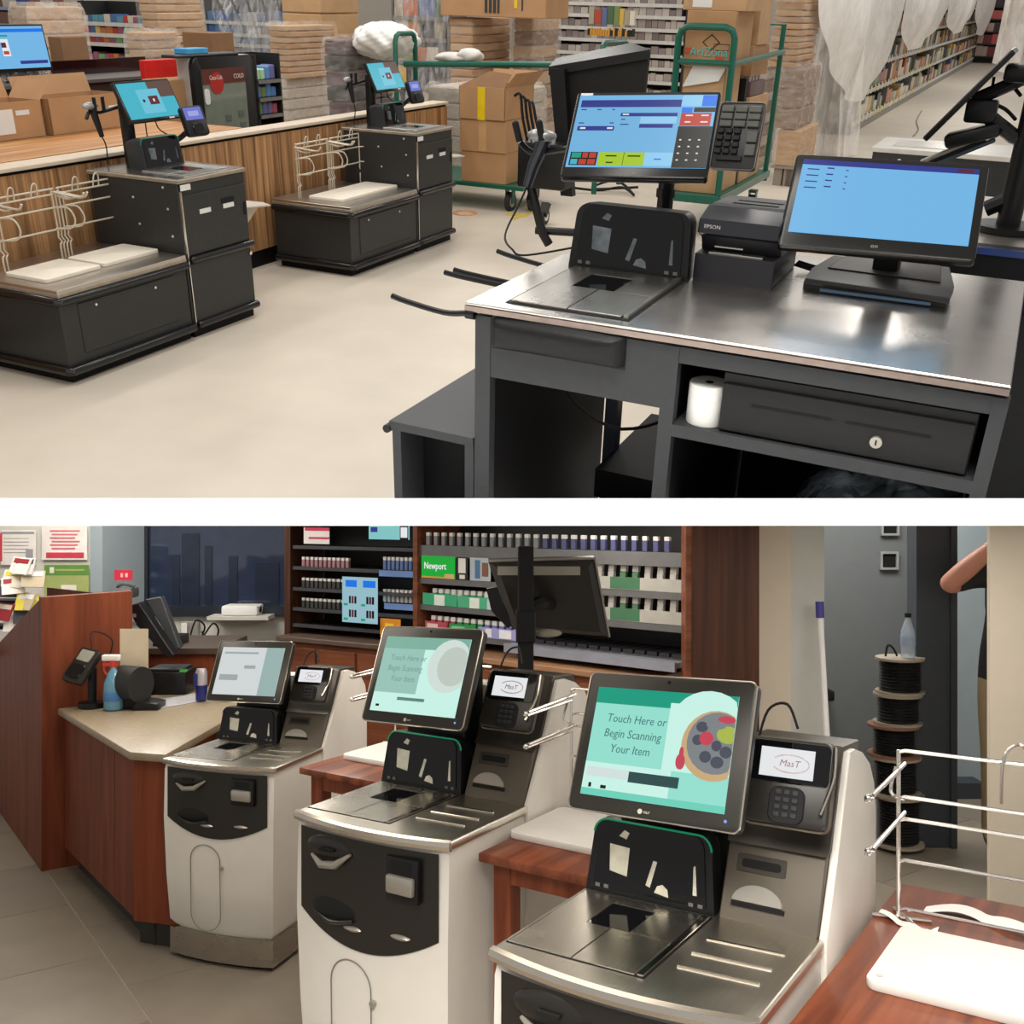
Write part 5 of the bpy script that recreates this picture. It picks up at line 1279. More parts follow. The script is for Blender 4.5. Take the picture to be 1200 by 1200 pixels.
    mb = MB(); mb.tube([(.084, -.004, .075), (.086, -.004, .02), (.078, -.006, -.02), (.070, -.014, -.055)], .0035, 7, sub=4); obj('stylus', mb, krim, ct)
    mb = MB(); mb.prism(rrect(.170, .172, .018, 4), 'y', .012, .022, .003, 1); obj('terminal_cradle', mb, panel_grey, ct)
    mb = MB(); mb.tube([(.33, .46, 1.17), (.34, .50, 1.235), (.38, .50, 1.25), (.41, .47, 1.21)], .003, 6, sub=5); obj('cable', mb, black_matte, K)
    # white side panel with rounded crown
    sp = [(.352, .15), (.352, KZ), (.430, .983), (.517, 1.165), (.56, 1.163), (.62, 1.145), (.68, 1.110), (.715, 1.065), (.730, 1.0), (.732, .15)]
    mb = MB(); mb.prism(sp, 'x', px1 + .001, px1 + .016, .004, 2); obj('side_panel', mb, kiosk_white, K)
    mb = MB(); mb.prism([(.515, .15), (.515, 1.13), (.60, 1.13), (.68, 1.08), (.725, .99), (.725, .15)], 'x', .012, px1); obj('rear_cover', mb, kiosk_white, K)
    return K, m, s
mint = emit('screen_mint', rgb(150, 226, 210), 1.08)
mint2 = emit('screen_pale_mint', rgb(200, 242, 230), 1.12)
mint3 = emit('screen_soft_mint', rgb(112, 214, 190), 1.05)
SW, SHH = .366 - .058, .276 - .060
scrR = ([(0, 1, 0, 1, mint, 0), (0, 1, .85, 1, S_tealgreen, 1), (.55, 1, .78, .9, mint2, 1.2), (.55, 1, .30, .86, mint2, 1), (0, .62, .02, .30, mint2, 1), (.02, .33, .17, .255, emit('screen_off_white', (.8, .93, .9), .9), 2), (.33, .68, .155, .25, emit('screen_slate', rgb(50, 90, 92), .7), 2), (0, 1, .0, .06, mint3, 2), (.05, .07, .07, .11, S_dark, 3), (.14, .18, .07, .10, S_dark, 3)], mint)
KR, mR, sR = kiosk('white and steel self checkout kiosk nearest the camera with mint screen', T(-1.058, 1.530, 0, 1.0), 'white self checkout kiosks', scrR, greenglow)
slate_print = emit('screen_slate_text', rgb(84, 148, 148), .75)
for k, (ln, x) in enumerate((('Touch Here or', -.058), ('Begin Scanning', -.062), ('Your Item', -.062))):
    text('screen_lettering', ln, .0235, slate_print, mR, T(x, -.0034, .046 - .030 * k), ext=.0002, shear=.15, sx=.92)
# picture of a fruit bowl on the screen
def disc(c, rx, rz, a0=0, a1=360, n=24): return [(c[0] + rx * math.cos(rad(a0 + (a1 - a0) * k / n)), c[1] + rz * math.sin(rad(a0 + (a1 - a0) * k / n))) for k in range(n + (0 if a1 - a0 == 360 else 1))]
tan_s = emit('screen_tan', rgb(226, 190, 140), .85); grey_s = emit('screen_grey', rgb(150, 156, 160), .75); berry_s = emit('screen_berry', rgb(92, 98, 114), .7); pink_s = emit('screen_pink', rgb(226, 80, 100), .8); lime_s = emit('screen_yellow_green', rgb(196, 212, 90), .8)
X1 = SW / 2 - .003
def clipx(pts): return [(min(x, X1), z) for x, z in pts]
mb = MB(); ms = [tan_s, grey_s, pink_s, lime_s, mint2, berry_s]
for k, (i, c, rx, rz) in enumerate(((4, (.095, .055), .075, .06), (0, (.115, .012), .068, .066), (1, (.118, .017), .060, .058), (5, (.08, .02), .011, .010), (5, (.10, -.01), .012, .011), (5, (.125, -.018), .013, .011), (5, (.14, .002), .012, .011), (5, (.12, .012), .010, .010), (5, (.086, .045), .012, .010), (3, (.140, .034), .022, .016), (2, (.098, .024), .014, .013), (2, (.135, .062), .018, .007), (1, (.115, .05), .02, .008), (2, (.051, -.024), .009, .015), (2, (.051, -.008), .004, .012))):
    mb.mi = i; mb.prism(clipx(disc(c, rx, rz)), 'y', -.0034 - .00025 * k, -.0010)
obj('screen_discs', mb, ms, mR, smooth=0)
scrM = ([(0, 1, 0, 1, mint2, 0), (0, 1, .84, 1, emit('screen_dull_mint', rgb(150, 210, 190), .75), 1), (0, .5, .25, .84, emit('screen_haze_mint', rgb(176, 226, 212), .8), 1), (.30, .62, .16, .20, emit('screen_haze_slate', rgb(120, 160, 155), .7), 2), (.06, .10, .06, .09, S_dark, 2)], mint2)
KM, mM, sM = kiosk('white and steel self checkout kiosk in the middle of the row of three', T(-1.978, 1.945, 0, 1.8), 'white self checkout kiosks', scrM, greenglow)
hz = emit('screen_haze_text', rgb(140, 196, 186), .7)
for k, (ln, x) in enumerate((('Touch Here or', -.058), ('Begin Scanning', -.062), ('Your Item', -.062))):
    text('screen_lettering', ln, .0235, hz, mM, T(x, -.0030, .046 - .030 * k), ext=.0002, shear=.15, sx=.92)
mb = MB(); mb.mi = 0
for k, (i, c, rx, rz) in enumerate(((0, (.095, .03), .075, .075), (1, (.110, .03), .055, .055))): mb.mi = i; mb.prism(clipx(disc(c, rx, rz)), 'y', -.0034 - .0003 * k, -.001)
obj('screen_discs', mb, [emit('screen_white_glare', (.74, .86, .80), .95), emit('screen_glare_grey', rgb(214, 226, 216), .85)], mM, smooth=0)  # pale discs paint glare onto this screen
plain = emit('screen_grey_white', rgb(214, 220, 220), 1.05)
scrL = ([(0, 1, 0, 1, plain, 0), (.72, 1, 0, 1, emit('screen_grey_green', rgb(176, 206, 202), .8), 1), (.05, .6, .86, .90, emit('screen_soft_grey', rgb(184, 194, 196), .8), 1), (.42, .60, .55, .62, emit('screen_soft_grey', rgb(184, 194, 196), .8), 1), (.05, .35, .30, .42, emit('screen_soft_grey', rgb(184, 194, 196), .8), 1)], plain)
KL, mL, sL = kiosk('white and steel self checkout kiosk farthest left beside the beige laminate counter', T(-3.165, 2.435, 0, 14.5) @ Matrix.Diagonal((.95, .95, .863, 1)), 'white self checkout kiosks', scrL, dimglow)

# ------------------------------------------------------------------ red wood tables, boards, racks
redwood = wood('red_oak', rgb(84, 38, 24), rgb(146, 80, 52), (26, 1.6, 10), .38, .1, .3, .7, .6)
redwood_v = wood('red_oak_upright', rgb(98, 44, 26), rgb(142, 76, 48), (26, 26, 2), .45)
def table(label, x0, x1, y0, y1, z):
    Tb = thing('bagging_table', label, 'table', T(), 'red oak bagging tables')
    mb = MB(); mb.box(x0, x1, y0, y1, z - .024, z, .005, 2); obj('table_top', mb, redwood, Tb)
    mb = MB(); mb.box(x0 + .03, x1 - .03, y0 + .035, y0 + .055, z - .075, z - .024); mb.box(x0 + .03, x0 + .05, y0 + .035, y1 - .035, z - .075, z - .024); mb.box(x1 - .05, x1 - .03, y0 + .035, y1 - .035, z - .075, z - .024); obj('apron', mb, redwood_v, Tb)
    for x in (x0 + .025, x1 - .075):
        for y in (y0 + .03, y1 - .08):
            mb = MB(); mb.box(x, x + .05, y, y + .05, 0, z - .024, .003, 1); obj('leg', mb, redwood_v, Tb)
    return Tb
table('red oak table between the middle and the nearest self checkout kiosk', -1.472, -1.075, 2.055, 2.78, .80)
table('red oak table at the right frame edge beside the nearest kiosk', -.556, .42, 1.60, 2.42, .80)
table('red oak table between the left and the middle self checkout kiosk', -2.50, -2.00, 2.46, 3.05, .785)
def board(label, x0, x1, y0, y1, z, t=.018):
    mb = MB(); mb.prism(rrect(x1 - x0, y1 - y0, .022, 4, (x0 + x1) / 2, (y0 + y1) / 2), 'z', z, z + t, .003, 2)
    return obj('cutting_board', mb, white_plastic, label=label, cat='board', group='white boards on the tables')
board('white plastic board on the table at the right frame edge', -.486, .25, 1.845, 2.135, .8)
board('white plastic board at the back of the table at the right frame edge', -.245, .25, 2.19, 2.40, .8)
board('white plastic board on the table behind the middle kiosk', -1.475, -1.13, 2.19, 2.46, .8)
board('white plastic board on the table between left and middle kiosks', -2.46, -2.05, 2.62, 2.86, .785)
mb = MB(); mb.cyl((-.465, 1.872, .818), (-.465, 1.872, .8195), .006); obj('board_rivet', mb, silver, label='tiny grey rivet on the corner of the right-edge white board', cat='rivet')
# curled receipt papers
for lab, x, y, L, w, ph in (('long curled white receipt strip on the table at the right edge', -.475, 2.255, .215, .045, 0), ('short curled white receipt strip at the foot of the right wire rack', -.545, 2.165, .13, .022, 1.5)):
    mb = MB(); mb.grid(lambda u, v: (x + L * u + .01 * math.sin(4 * u), y + .02 * math.sin(5 * u + ph) + w * v - .10 * u * (ph > 0) * .3, .8195 - .018 * (y > 2.14) + .010 * abs(math.sin(6 * u + ph)) + .006 * v * u), 16, 2); obj('receipt_strip', mb, paper, label=lab, cat='paper', weld=False)
def wire_rack(label, x, y, z, x1, h, arms, bars, loops=()):
    R = thing('wire_bag_rack', label, 'rack', T(), 'chrome bag racks on the tables')
    r = .0045
    mb = MB(); mb.tube([(x, y, z), (x, y, z + h)], r, 8); obj('post', mb, chrome, R)
    mb = MB(); mb.tube([(x - .05, y - .01, z + .004), (x + .06, y + .02, z + .004)], r, 8); mb.tube([(x - .02, y + .05, z + .004), (x + .05, y - .04, z + .004)], r, 8); obj('foot', mb, chrome, R)
    for b in bars:
        mb = MB(); mb.tube([(x, y, z + b), (x + .012, y + .004, z + b + .004), (x1, y, z + b + .01)], r * .85, 8); obj('cross_wire', mb, chrome, R)
    mb = MB(); mb.tube([(x, y - .02, z + h - .03), (x - .008, y - .03, z + h - .08), (x + .01, y, z + h - .10)], r * .8, 7, sub=4); obj('side_loop', mb, chrome, R)
    for zz in arms:
        mb = MB(); mb.tube([(x, y, z + zz), (x - .004, y - .23, z + zz - .006), (x + .008, y - .235, z + zz + .006), (x + .012, y - .0, z + zz + .018)], r, 8); mb.ball((x, y - .235, z + zz), .008, 8, 6); obj('bag_arm', mb, chrome, R)
    for lx in loops:
        mb = MB(); mb.tube([(lx, y, z + h - .08), (lx + .004, y - .01, z + h + .0), (lx + .02, y - .012, z + h + .035), (lx + .045, y - .01, z + h + .03), (lx + .052, y, z + h - .08)], r * .7, 7, sub=4); obj('hook_loop', mb, chrome, R)
    return R
wire_rack('chrome wire bag rack on the table at the right frame edge', -.508, 2.196, .8, .30, .35, (.305, .205), (.345, .25, .205, .075 * 1.6, .08 * .0 + .02), (-.315,))
wire_rack('chrome wire bag rack on the table behind the middle kiosk', -1.520 + .06, 2.49, .8, -1.10, .34, (.31, .225), (.34, .27, .235, .15, .05))
wire_rack('chrome wire bag rack on the table between left and middle kiosks', -2.45, 2.90, .785, -2.02, .31, (.28, .20), (.31, .25, .18, .09))
# ------------------------------------------------------------------ lower room shell (axes of the view)
STAGE = MW
redpanel = wood('red_cherry_panel', rgb(92, 42, 24), rgb(134, 70, 44), (16, 16, 1.6), .55, 0, .25, .75, .8, .2)
dkwood = wood('dark_walnut', rgb(44, 24, 16), rgb(84, 50, 34), (30, 30, 1.6), .5)
midwood = wood('brown_cabinet_wood', rgb(92, 50, 32), rgb(134, 80, 54), (2, 26, 26), .45)
wall_beige = mat('beige_wall', rgb(222, 212, 194), .7, var=.02)
wall_pale = mat('pale_wall', rgb(202, 200, 192), .7, var=.02)
wall_blue = mat('blue_grey_wall', rgb(156, 170, 176), .7, var=.02)
wall_grey = mat('mid_grey_wall', rgb(106, 110, 111), .7, var=.03)
jamb = mat('slate_door_frame', rgb(52, 58, 66), .5)
# tiled floor
FL = tag(bpy.data.objects.new('floor', None), 'grey stone tile floor of the lower room', None, None, 'structure'); COL.objects.link(FL); FL.matrix_world = MW
mb = MB(); mb.box(-5.5, 4.5, .6, 9, -.03, -.003); obj('grout_bed', mb, mat('grout', rgb(158, 148, 132), .8), FL, smooth=0)
tile_m = [mat('grey_stone_tile_%d' % k, rgb(*c), .42, var=.10, scale=5, bump=.03, bscale=30) for k, c in enumerate(((130, 121, 108), (136, 126, 112), (124, 116, 104)))]
ts = .60; tmesh = []
for m_ in tile_m:
    b = MB(); b.box(-ts / 2 + .0025, ts / 2 - .0025, -ts / 2 + .0025, ts / 2 - .0025, -.006, 0, .0012, 1); tmesh.append(b.mesh('tile', m_))
ca, sa = math.cos(rad(35)), math.sin(rad(35))
for i in range(-14, 15):
    for j in range(-4, 16):
        x, y = i * ts, j * ts + (i % 2) * ts * .5
        X, Y = ca * x - sa * y - .55, sa * x + ca * y + 1.9
        if -5.2 < X < 4.2 and 1.0 < Y < 8.6 and (Y > 3.0 - 0 or X < 0) and abs(X) < Y * .56 + .5:
            obj('tile', random.choice(tmesh), None, FL, T(X, Y, 0, 35))
# walls
def wallbox(name, px0, px1, d, m, th=.1, z1=2.3, d1=None):
    a, b = W(px0, 700, d), W(px1, 700, d1 or d)
    dv = Vector((b.x - a.x, b.y - a.y, 0)); n = Vector((-dv.y, dv.x, 0)).normalized() * th
    mb = MB(); pts = [(a.x, a.y), (b.x, b.y), (b.x + n.x, b.y + n.y), (a.x + n.x, a.y + n.y)]
    mb.prism(pts, 'z', 0, z1); return obj(name, mb, m, kind='structure', smooth=0)
wallbox('wall_left', -60, 122, 6.6, wall_pale)
wallbox('wall_left_return', 120, 169, 6.55, wall_blue, d1=6.9)
# window wall: pieces around the opening
mb = MB()
a, b = W(166, 700, 6.9), W(350, 700, 6.9)
zs = W(0, 720, 6.9).z
mb.box(a.x, b.x, 6.9, 7.0, 0, zs)
obj('wall_back', mb, wall_pale, kind='structure', smooth=0)
WN = tag(bpy.data.objects.new('window_1', None), 'dark night window with black frame', None, None, 'structure'); COL.objects.link(WN); WN.matrix_world = MW
mb = MB(); mb.box(a.x, b.x, 6.86, 6.98, zs - .01, zs + .055); mb.box(a.x, a.x + .04, 6.9, 6.98, zs + .05, 2.3); obj('window_frame', mb, mat('dark_window_frame', rgb(34, 40, 50), .4), WN)
for k in range(2):
    x = a.x + .04 + k * (b.x - a.x - .04) / 2
    mb = MB(); mb.box(x, x + (b.x - a.x - .04) / 2, 6.93, 6.94, zs + .05, 2.3); obj('pane', mb, mat('night_glass', rgb(44, 56, 78), .06, coat=.6), WN)
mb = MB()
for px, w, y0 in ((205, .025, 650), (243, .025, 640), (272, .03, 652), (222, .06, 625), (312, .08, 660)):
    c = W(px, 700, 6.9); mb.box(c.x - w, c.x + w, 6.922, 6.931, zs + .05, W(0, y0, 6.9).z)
obj('dark_outside_post', mb, mat('night_bar', rgb(36, 45, 62), .2), WN, smooth=0)  # dark posts outside, drawn as bars on the panes
mb = MB(); c = W(284, 714, 6.8); mb.box(c.x - .12, c.x + .12, 6.72, 6.9, c.z - .035, c.z + .03, .015, 2); mb.cyl((c.x - .12, 6.80, c.z - .01), (c.x + .12, 6.80, c.z - .01), .035); obj('paper_pack', mb, paper, label='white paper pack lying on the sill of the dark window', cat='paper')
mb = MB(); mb.box(c.x - .2, c.x + .2, 6.68, 6.9, c.z - .06, c.z - .036); obj('sill', mb, wall_pale, label='small pale ledge under the white paper pack', cat='ledge')
# posters and signs on the left wall
def poster(name, label, px0, py0, px1, py1, d, rects, base, cat='poster'):
    a, b = W(px0, py0, d), W(px1, py1, d)
    w, h = b.x - a.x, a.z - b.z
    mb = MB(); ms = [base]; mb.box(-w / 2, w / 2, 0, .004, -h / 2, h / 2)
    for k, (x0, x1, z0, z1, m) in enumerate(rects):
        if m not in ms: ms.append(m)
        mb.mi = ms.index(m); mb.box((x0 - .5) * w, (x1 - .5) * w, -.001 - .0003 * k, .001, (z0 - .5) * h, (z1 - .5) * h)
    return obj(name, mb, ms, None, T((a.x + b.x) / 2, d, (a.z + b.z) / 2), smooth=0, label=label, cat=cat)
pr_red = mat('poster_red', rgb(196, 60, 76), .5); pr_pink = mat('poster_pink', rgb(226, 180, 178), .5); pr_green = mat('poster_green', rgb(96, 140, 60), .5); pr_lgreen = mat('poster_light_green', rgb(160, 172, 104), .5); pr_grey = mat('poster_grey', rgb(150, 150, 156), .5); pr_w = mat('poster_white', rgb(228, 222, 216), .6)
lines = [(.18 + .04 * (k % 2), .84 - .05 * (k % 3), .84 - .105 * k, .89 - .105 * k, mat('poster_soft_red', rgb(206, 110, 116), .5)) for k in range(6)]
poster('wall_notice', 'white notice with red lettering on the left wall', 49, 617, 102, 656, 6.58, lines + [(.10, .93, .06, .22, pr_red)], pr_w)
poster('wall_notice', 'green notice with white badge on the left wall', 52, 662, 104, 700, 6.58, [(0, 1, .68, 1, pr_green), (.12, .22, .75, .93, pr_w), (.25, .9, .82, .87, pr_lgreen), (.38, .72, .12, .38, pr_w)], pr_lgreen)
poster('wall_notice', 'white notice with grey figure at the far left of the wall', 1, 621, 42, 662, 6.58, [(.0, .95, .88, .95, pr_grey), (-.06, .04, .1, .9, pr_red)] + [(.08, .8, .75 - .1 * k, .765 - .1 * k, pr_grey) for k in range(5)] + [(.72, .92, .0, .45, pr_grey)], pr_w)
poster('small_sign', 'small red sign on the blue-grey wall', 134, 668, 155, 680, 6.50, [(.35, .48, .3, .7, pr_pink), (.6, .75, .3, .7, pr_pink)], mat('bright_red_sign', rgb(206, 40, 66), .5), 'sign')
mb = MB(); c = W(147, 693, 6.3); mb.box(c.x - .05, c.x + .05, 6.25, 6.4, c.z - .04, c.z + .02, .01, 2); mb.tube([c + Vector((-.05, 0, .03)), c + Vector((0, -.03, .05)), c + Vector((.06, 0, .03))], .012, 7, sub=3); obj('desk_phone', mb, mat('grey_phone', rgb(92, 96, 98), .5), label='small grey phone below the red sign', cat='phone')

# ------------------------------------------------------------------ tall cherry end panel and magazine rack
EP = thing('end_panel', 'tall red cherry end panel with slanted side at the left frame edge', 'panel', T())
cx, cy = -2.146, 4.67
fx, fy_ = -2.82, 5.62
rx, ry = -1.815, 4.895
def thick(p, q, zs_, t, nm, m):
    d = Vector((q[0] - p[0], q[1] - p[1], 0)); n = Vector((-d.y, d.x, 0)).normalized() * t
    mb = MB(); P = [(p[0], p[1], z) if k == 0 else (q[0], q[1], z) for k, z in zs_]
    V = [Vector(v) for v in P] + [Vector(v) + n for v in P]; nn = len(P)
    mb.add(V, [list(range(nn))[::-1], list(range(nn, 2 * nn))] + [[i, (i + 1) % nn, nn + (i + 1) % nn, nn + i] for i in range(nn)]); return obj(nm, mb, m, EP)
thick((cx, cy), (rx, ry), [(0, 0), (1, 0), (1, 1.262), (0, 1.25)], .06, 'front_board', redpanel)
g0 = (fx - .6, fy_ + .85)
thick(g0, (cx, cy), [(0, 0), (1, 0), (1, 1.25), (1, 1.25), (0, .62)], .05, 'side_board', redpanel)
thick((-2.28, 5.02), (-1.95, 5.12), [(0, 1.0), (1, 1.0), (1, 1.22), (0, 1.27)], .02, 'rear_board', dkwood)
MG = thing('magazine_rack', 'cluttered magazine rack behind the cherry end panel at the left edge', 'rack', T())
mb = MB()
for k in range(3): mb.box(-3.1, -2.42, 5.6 + .15 * k, 5.75 + .15 * k, .85 + .13 * k, .87 + .13 * k)
obj('shelf_board', mb, black_matte, MG)
cnames = 'white tan charcoal yellow maroon ivory mauve silver cream'.split()
ORD = 'first second third fourth fifth sixth seventh eighth ninth tenth eleventh twelfth thirteenth fourteenth'.split()
cols = [rgb(*c) for c in ((226, 222, 214), (190, 176, 150), (60, 60, 66), (206, 190, 60), (150, 40, 50), (230, 226, 220), (90, 80, 90), (200, 200, 196), (214, 206, 190))]
for k in range(14):
    px, py_ = random.uniform(0, 44), (664, 676, 690, 702, 716, 730, 745)[k % 7] + random.uniform(-4, 4)
    c = W(px, py_, 5.7 + .1 * ((7 - k % 7) / 7))
    b = MB(); b.col = cols[k % len(cols)]; b.box(-.06, .06, -.004, .004, -.05, .05); b.col = cols[(k + 4) % len(cols)]; b.box(-.05, .05, -.0055, -.004, .015, .042)
    obj('magazine', b, goods_mat, None, T(c.x, c.y, c.z, random.uniform(-20, 20), -25, random.uniform(-10, 10)), smooth=0, label='%s magazine with %s band, %s laid in the cluttered rack at left' % (cnames[k % 9], cnames[(k + 4) % 9], ORD[k]), cat='magazine', group='magazines in the rack')

# ------------------------------------------------------------------ beige laminate corner counter
CT = .745
A = WZ(68, 830, CT); Bp = WZ(152, 881, CT); Cc = WZ(194, 884, CT)
poly = [(A.x, A.y), (Bp.x, Bp.y), (Cc.x, Cc.y), (-1.22, 4.55), (-1.36, 5.25), (-1.70, 5.25), (-1.775, 4.88)]
CC = thing('corner_counter', 'corner counter with beige laminate top and cherry wood front panels', 'counter', T())
mb = MB(); mb.prism(poly, 'z', CT - .032, CT, .006, 2); obj('counter_top', mb, mat('beige_laminate', rgb(146, 132, 110), .35, var=.12, scale=60), CC)
def inset(p, q, z0, z1, off, t, nm, m):
    p, q = Vector((p[0], p[1], 0)), Vector((q[0], q[1], 0)); d = (q - p).normalized(); n = Vector((-d.y, d.x, 0))
    a = p + n * off; b = q + n * off
    mb = MB(); mb.prism([(a.x, a.y), (b.x, b.y), (b.x + n.x * t, b.y + n.y * t), (a.x + n.x * t, a.y + n.y * t)], 'z', z0, z1); return obj(nm, mb, m, CC)
AB = Bp - A
m1 = A + AB * .72; m2 = A + AB * .725
inset(A - AB * .0, m1, .105, CT - .032, .03, .03, 'front_panel', redpanel)
inset(m2, Bp, .105, CT - .032, .03, .03, 'front_panel', redpanel)
inset(Bp, Cc + (Cc - Bp) * .3, .105, CT - .032, .025, .03, 'front_panel', redpanel)
inset(A, Bp, 0, .105, .09, .02, 'toe_kick', mat('dark_toe_kick', rgb(46, 42, 38), .6))
inset(Bp + AB * -.02, Cc + (Cc - Bp) * .3, 0, .105, .07, .02, 'toe_kick', mat('dark_toe_kick', rgb(46, 42, 38), .6))
# things on it: card terminal on stand
CS = thing('card_terminal', 'black card terminal on a stand with round foot on the beige counter', 'card terminal', T())
c = WZ(108, 829, CT)
mb = MB(); mb.cyl((c.x, c.y, CT), (c.x, c.y, CT + .025), .060, n=24); mb.cyl((c.x, c.y, CT + .02), (c.x, c.y, CT + .18), .020); obj('stand', mb, black_plastic, CS)
mb = MB(); mb.prism(rrect(.125, .175, .015, 4), 'y', 0, .035, .008, 2); t_ = obj('terminal', mb, mat('terminal_black', rgb(38, 36, 33), .32), CS, T(c.x - .035, c.y - .05, CT + .205, -25, -38, 8))
mb = MB(); mb.prism(rrect(.085, .055, .006, 3, 0, .045), 'y', -.003, .001); obj('screen', mb, mat('grey_lcd', rgb(150, 150, 140), .2), t_)
mb = MB(); mb.prism(rrect(.09, .07, .012, 3, 0, -.035), 'y', -.006, .001, .002, 1); obj('pin_pad', mb, black_gloss, t_)
mb = MB(); mb.tube([(c.x, c.y, CT + .26), (c.x - .02, c.y + .05, CT + .34), (c.x + .06, c.y + .08, CT + .30), (c.x + .05, c.y + .05, CT + .2)], .003, 6, sub=5); obj('cable', mb, black_matte, CS)
# spray bottle
SB = thing('spray_bottle', 'clear spray bottle of blue cleaner with red and white trigger on the beige counter', 'bottle', T())
c = WZ(133, 832, CT)
mb = MB(); mb.lathe([(.034, 0), (.043, .008), (.044, .10), (.042, .125), (.026, .165), (.014, .185), (.013, .20)], (c.x, c.y, CT), 20); obj('bottle', mb, mat('blue_cleaner', rgb(92, 140, 166), .12, coat=.5), SB)
mb = MB(); mb.lathe([(.0445, .045), (.0447, .046), (.0447, .085), (.0445, .086)], (c.x, c.y, CT), 20); obj('label', mb, mat('blue_label', rgb(70, 120, 176), .4), SB)
mb = MB(); mb.cyl((c.x, c.y, CT + .195), (c.x, c.y, CT + .225), .017); mb.box(c.x - .045, c.x + .02, c.y - .012, c.y + .012, CT + .20, CT + .215); mb.tube([(c.x - .035, c.y, CT + .22), (c.x - .042, c.y, CT + .18), (c.x - .03, c.y, CT + .16)], .006, 6, sub=3); obj('trigger', mb, mat('red_trigger', rgb(190, 60, 46), .4), SB)
mb = MB(); mb.box(c.x - .05, c.x + .03, c.y - .015, c.y + .015, CT + .222, CT + .25, .006, 2); obj('nozzle', mb, white_plastic, SB)
# black rounded scale display, white card, printer, mat, can
c = WZ(165, 828, CT)
RD = thing('printer_device', 'black rounded device with drum-shaped side on the beige counter', 'device', T())
mb = MB(); mb.cyl((c.x - .075, c.y - .03, CT + .115), (c.x + .03, c.y - .08, CT + .115), .080, n=28); obj('drum', mb, grey_plastic, RD)
mb = MB(); mb.box(c.x - .09, c.x + .03, c.y - .08, c.y + .06, CT, CT + .13, .012, 2); mb.prism([(c.x - .01, CT), (c.x + .11, CT), (c.x + .11, CT + .03), (c.x + .02, CT + .045)], 'y', c.y - .10, c.y + .02, .006, 2); obj('body', mb, black_plastic, RD)
c = W(157, 765, 4.72)
mb = MB(); mb.box(c.x - .065, c.x + .065, 4.72, 4.724, CT + .14, c.z + .11); mb.box(c.x - .03, c.x + .03, 4.722, 4.73, CT, CT + .16); obj('card_sheet', mb, mat('beige_card', rgb(196, 182, 158), .6), None, T(0, 0, 0), smooth=0, label='upright beige card behind the black rounded device', cat='card')
c = WZ(208, 812, CT)
BP = thing('receipt_printer', 'black printer with green light on the beige counter near the can', 'printer', T())
mb = MB(); mb.box(c.x - .14, c.x + .06, c.y - .06, c.y + .12, CT + .001, CT + .115, .012, 2); obj('body', mb, black_plastic, BP)
mb = MB(); mb.box(c.x - .13, c.x + .04, c.y - .05, c.y + .11, CT + .115, CT + .128, .008, 2); obj('lid', mb, grey_plastic, BP)
mb = MB(); mb.box(c.x + .03, c.x + .06, c.y - .062, c.y - .03, CT + .112, CT + .122); obj('status_light', mb, emit('green_status', (.1, .6, .1), .5), BP)
p = [WZ(176, 822, CT), WZ(186, 831, CT), WZ(259, 818, CT), WZ(250, 810, CT)]
mb = MB(); mb.prism([(v.x, v.y) for v in p], 'z', CT + .0005, CT + .004); obj('counter_mat', mb, mat('grey_mat', rgb(164, 164, 168), .5), label='flat grey mat under the can on the beige counter', cat='mat', smooth=0)
c = WZ(236, 822, CT)
CN = thing('drink_can', 'slim blue and silver drink can on the beige counter', 'can', T())
mb = MB(); mb.lathe([(.022, 0), (.027, .006), (.027, .075)], (c.x, c.y, CT + .0045), 20); obj('lower_half', mb, mat('can_blue', rgb(40, 50, 120), .3, .4), CN)
mb = MB(); mb.lathe([(.027, .075), (.027, .135), (.022, .147), (.021, .150)], (c.x, c.y, CT + .0045), 20); obj('upper_half', mb, mat('can_silver', rgb(180, 176, 184), .3, .5), CN)
mb = MB(); mb.box(c.x - .0275, c.x - .012, c.y - .0285, c.y - .02, CT + .075, CT + .135); obj('blue_patch', mb, mat('can_blue', rgb(40, 50, 120), .3, .4), CN)
# back counter and register
BC = thing('back_counter', 'cherry wood counter with dark edges below the dark window', 'counter', T())
a, b = W(172, 765, 5.45), W(254, 765, 5.45)
zt_ = W(0, 759, 5.45).z
mb = MB(); mb.box(a.x - .2, b.x, 5.45, 5.95, 0, zt_ - .03); obj('body', mb, redpanel, BC)
mb = MB(); mb.box(a.x - .2, b.x + .02, 5.42, 6.0, zt_ - .03, zt_); mb.box(b.x - .0, b.x + .02, 5.43, 5.98, 0, zt_ - .03); obj('dark_edge', mb, mat('dark_laminate_edge', rgb(72, 60, 52), .5), BC)
RG = thing('register_monitor', 'black register monitor seen edge on in front of the dark window', 'monitor', T())
P = [W(*q, 5.1) for q in ((158, 708), (171, 704), (211, 764), (204, 768), (168, 730))]
mb = MB(); mb.prism([(v.x, v.z) for v in P], 'y', 5.0, 5.08, .004, 1); obj('head', mb, black_plastic, RG)
P = [W(*q, 5.12) for q in ((172, 702), (190, 699), (212, 758), (207, 762))]
mb = MB(); mb.prism([(v.x, v.z) for v in P], 'y', 5.10, 5.16, .004, 1); obj('rear_shell', mb, mat('grey_shell', rgb(58, 60, 64), .4), RG)
mb = MB(); v = W(190, 760, 5.5); mb.box(v.x - .05, v.x + .08, 5.5, 5.7, zt_, v.z + .06); mb.cyl((v.x - .05, 5.3, CT), (v.x - .05, 5.3, zt_ + .1), .04); obj('base', mb, black_plastic, RG)
mb = MB(); 
for k in range(3): mb.box(W(158 + 2 * k, 720, 5.05).x - .02, W(164, 720, 5.05).x, 4.99, 5.05, W(0, 722 + 10 * k, 5.05).z, W(0, 718 + 10 * k, 5.05).z)
obj('card_swipe', mb, silver, RG)
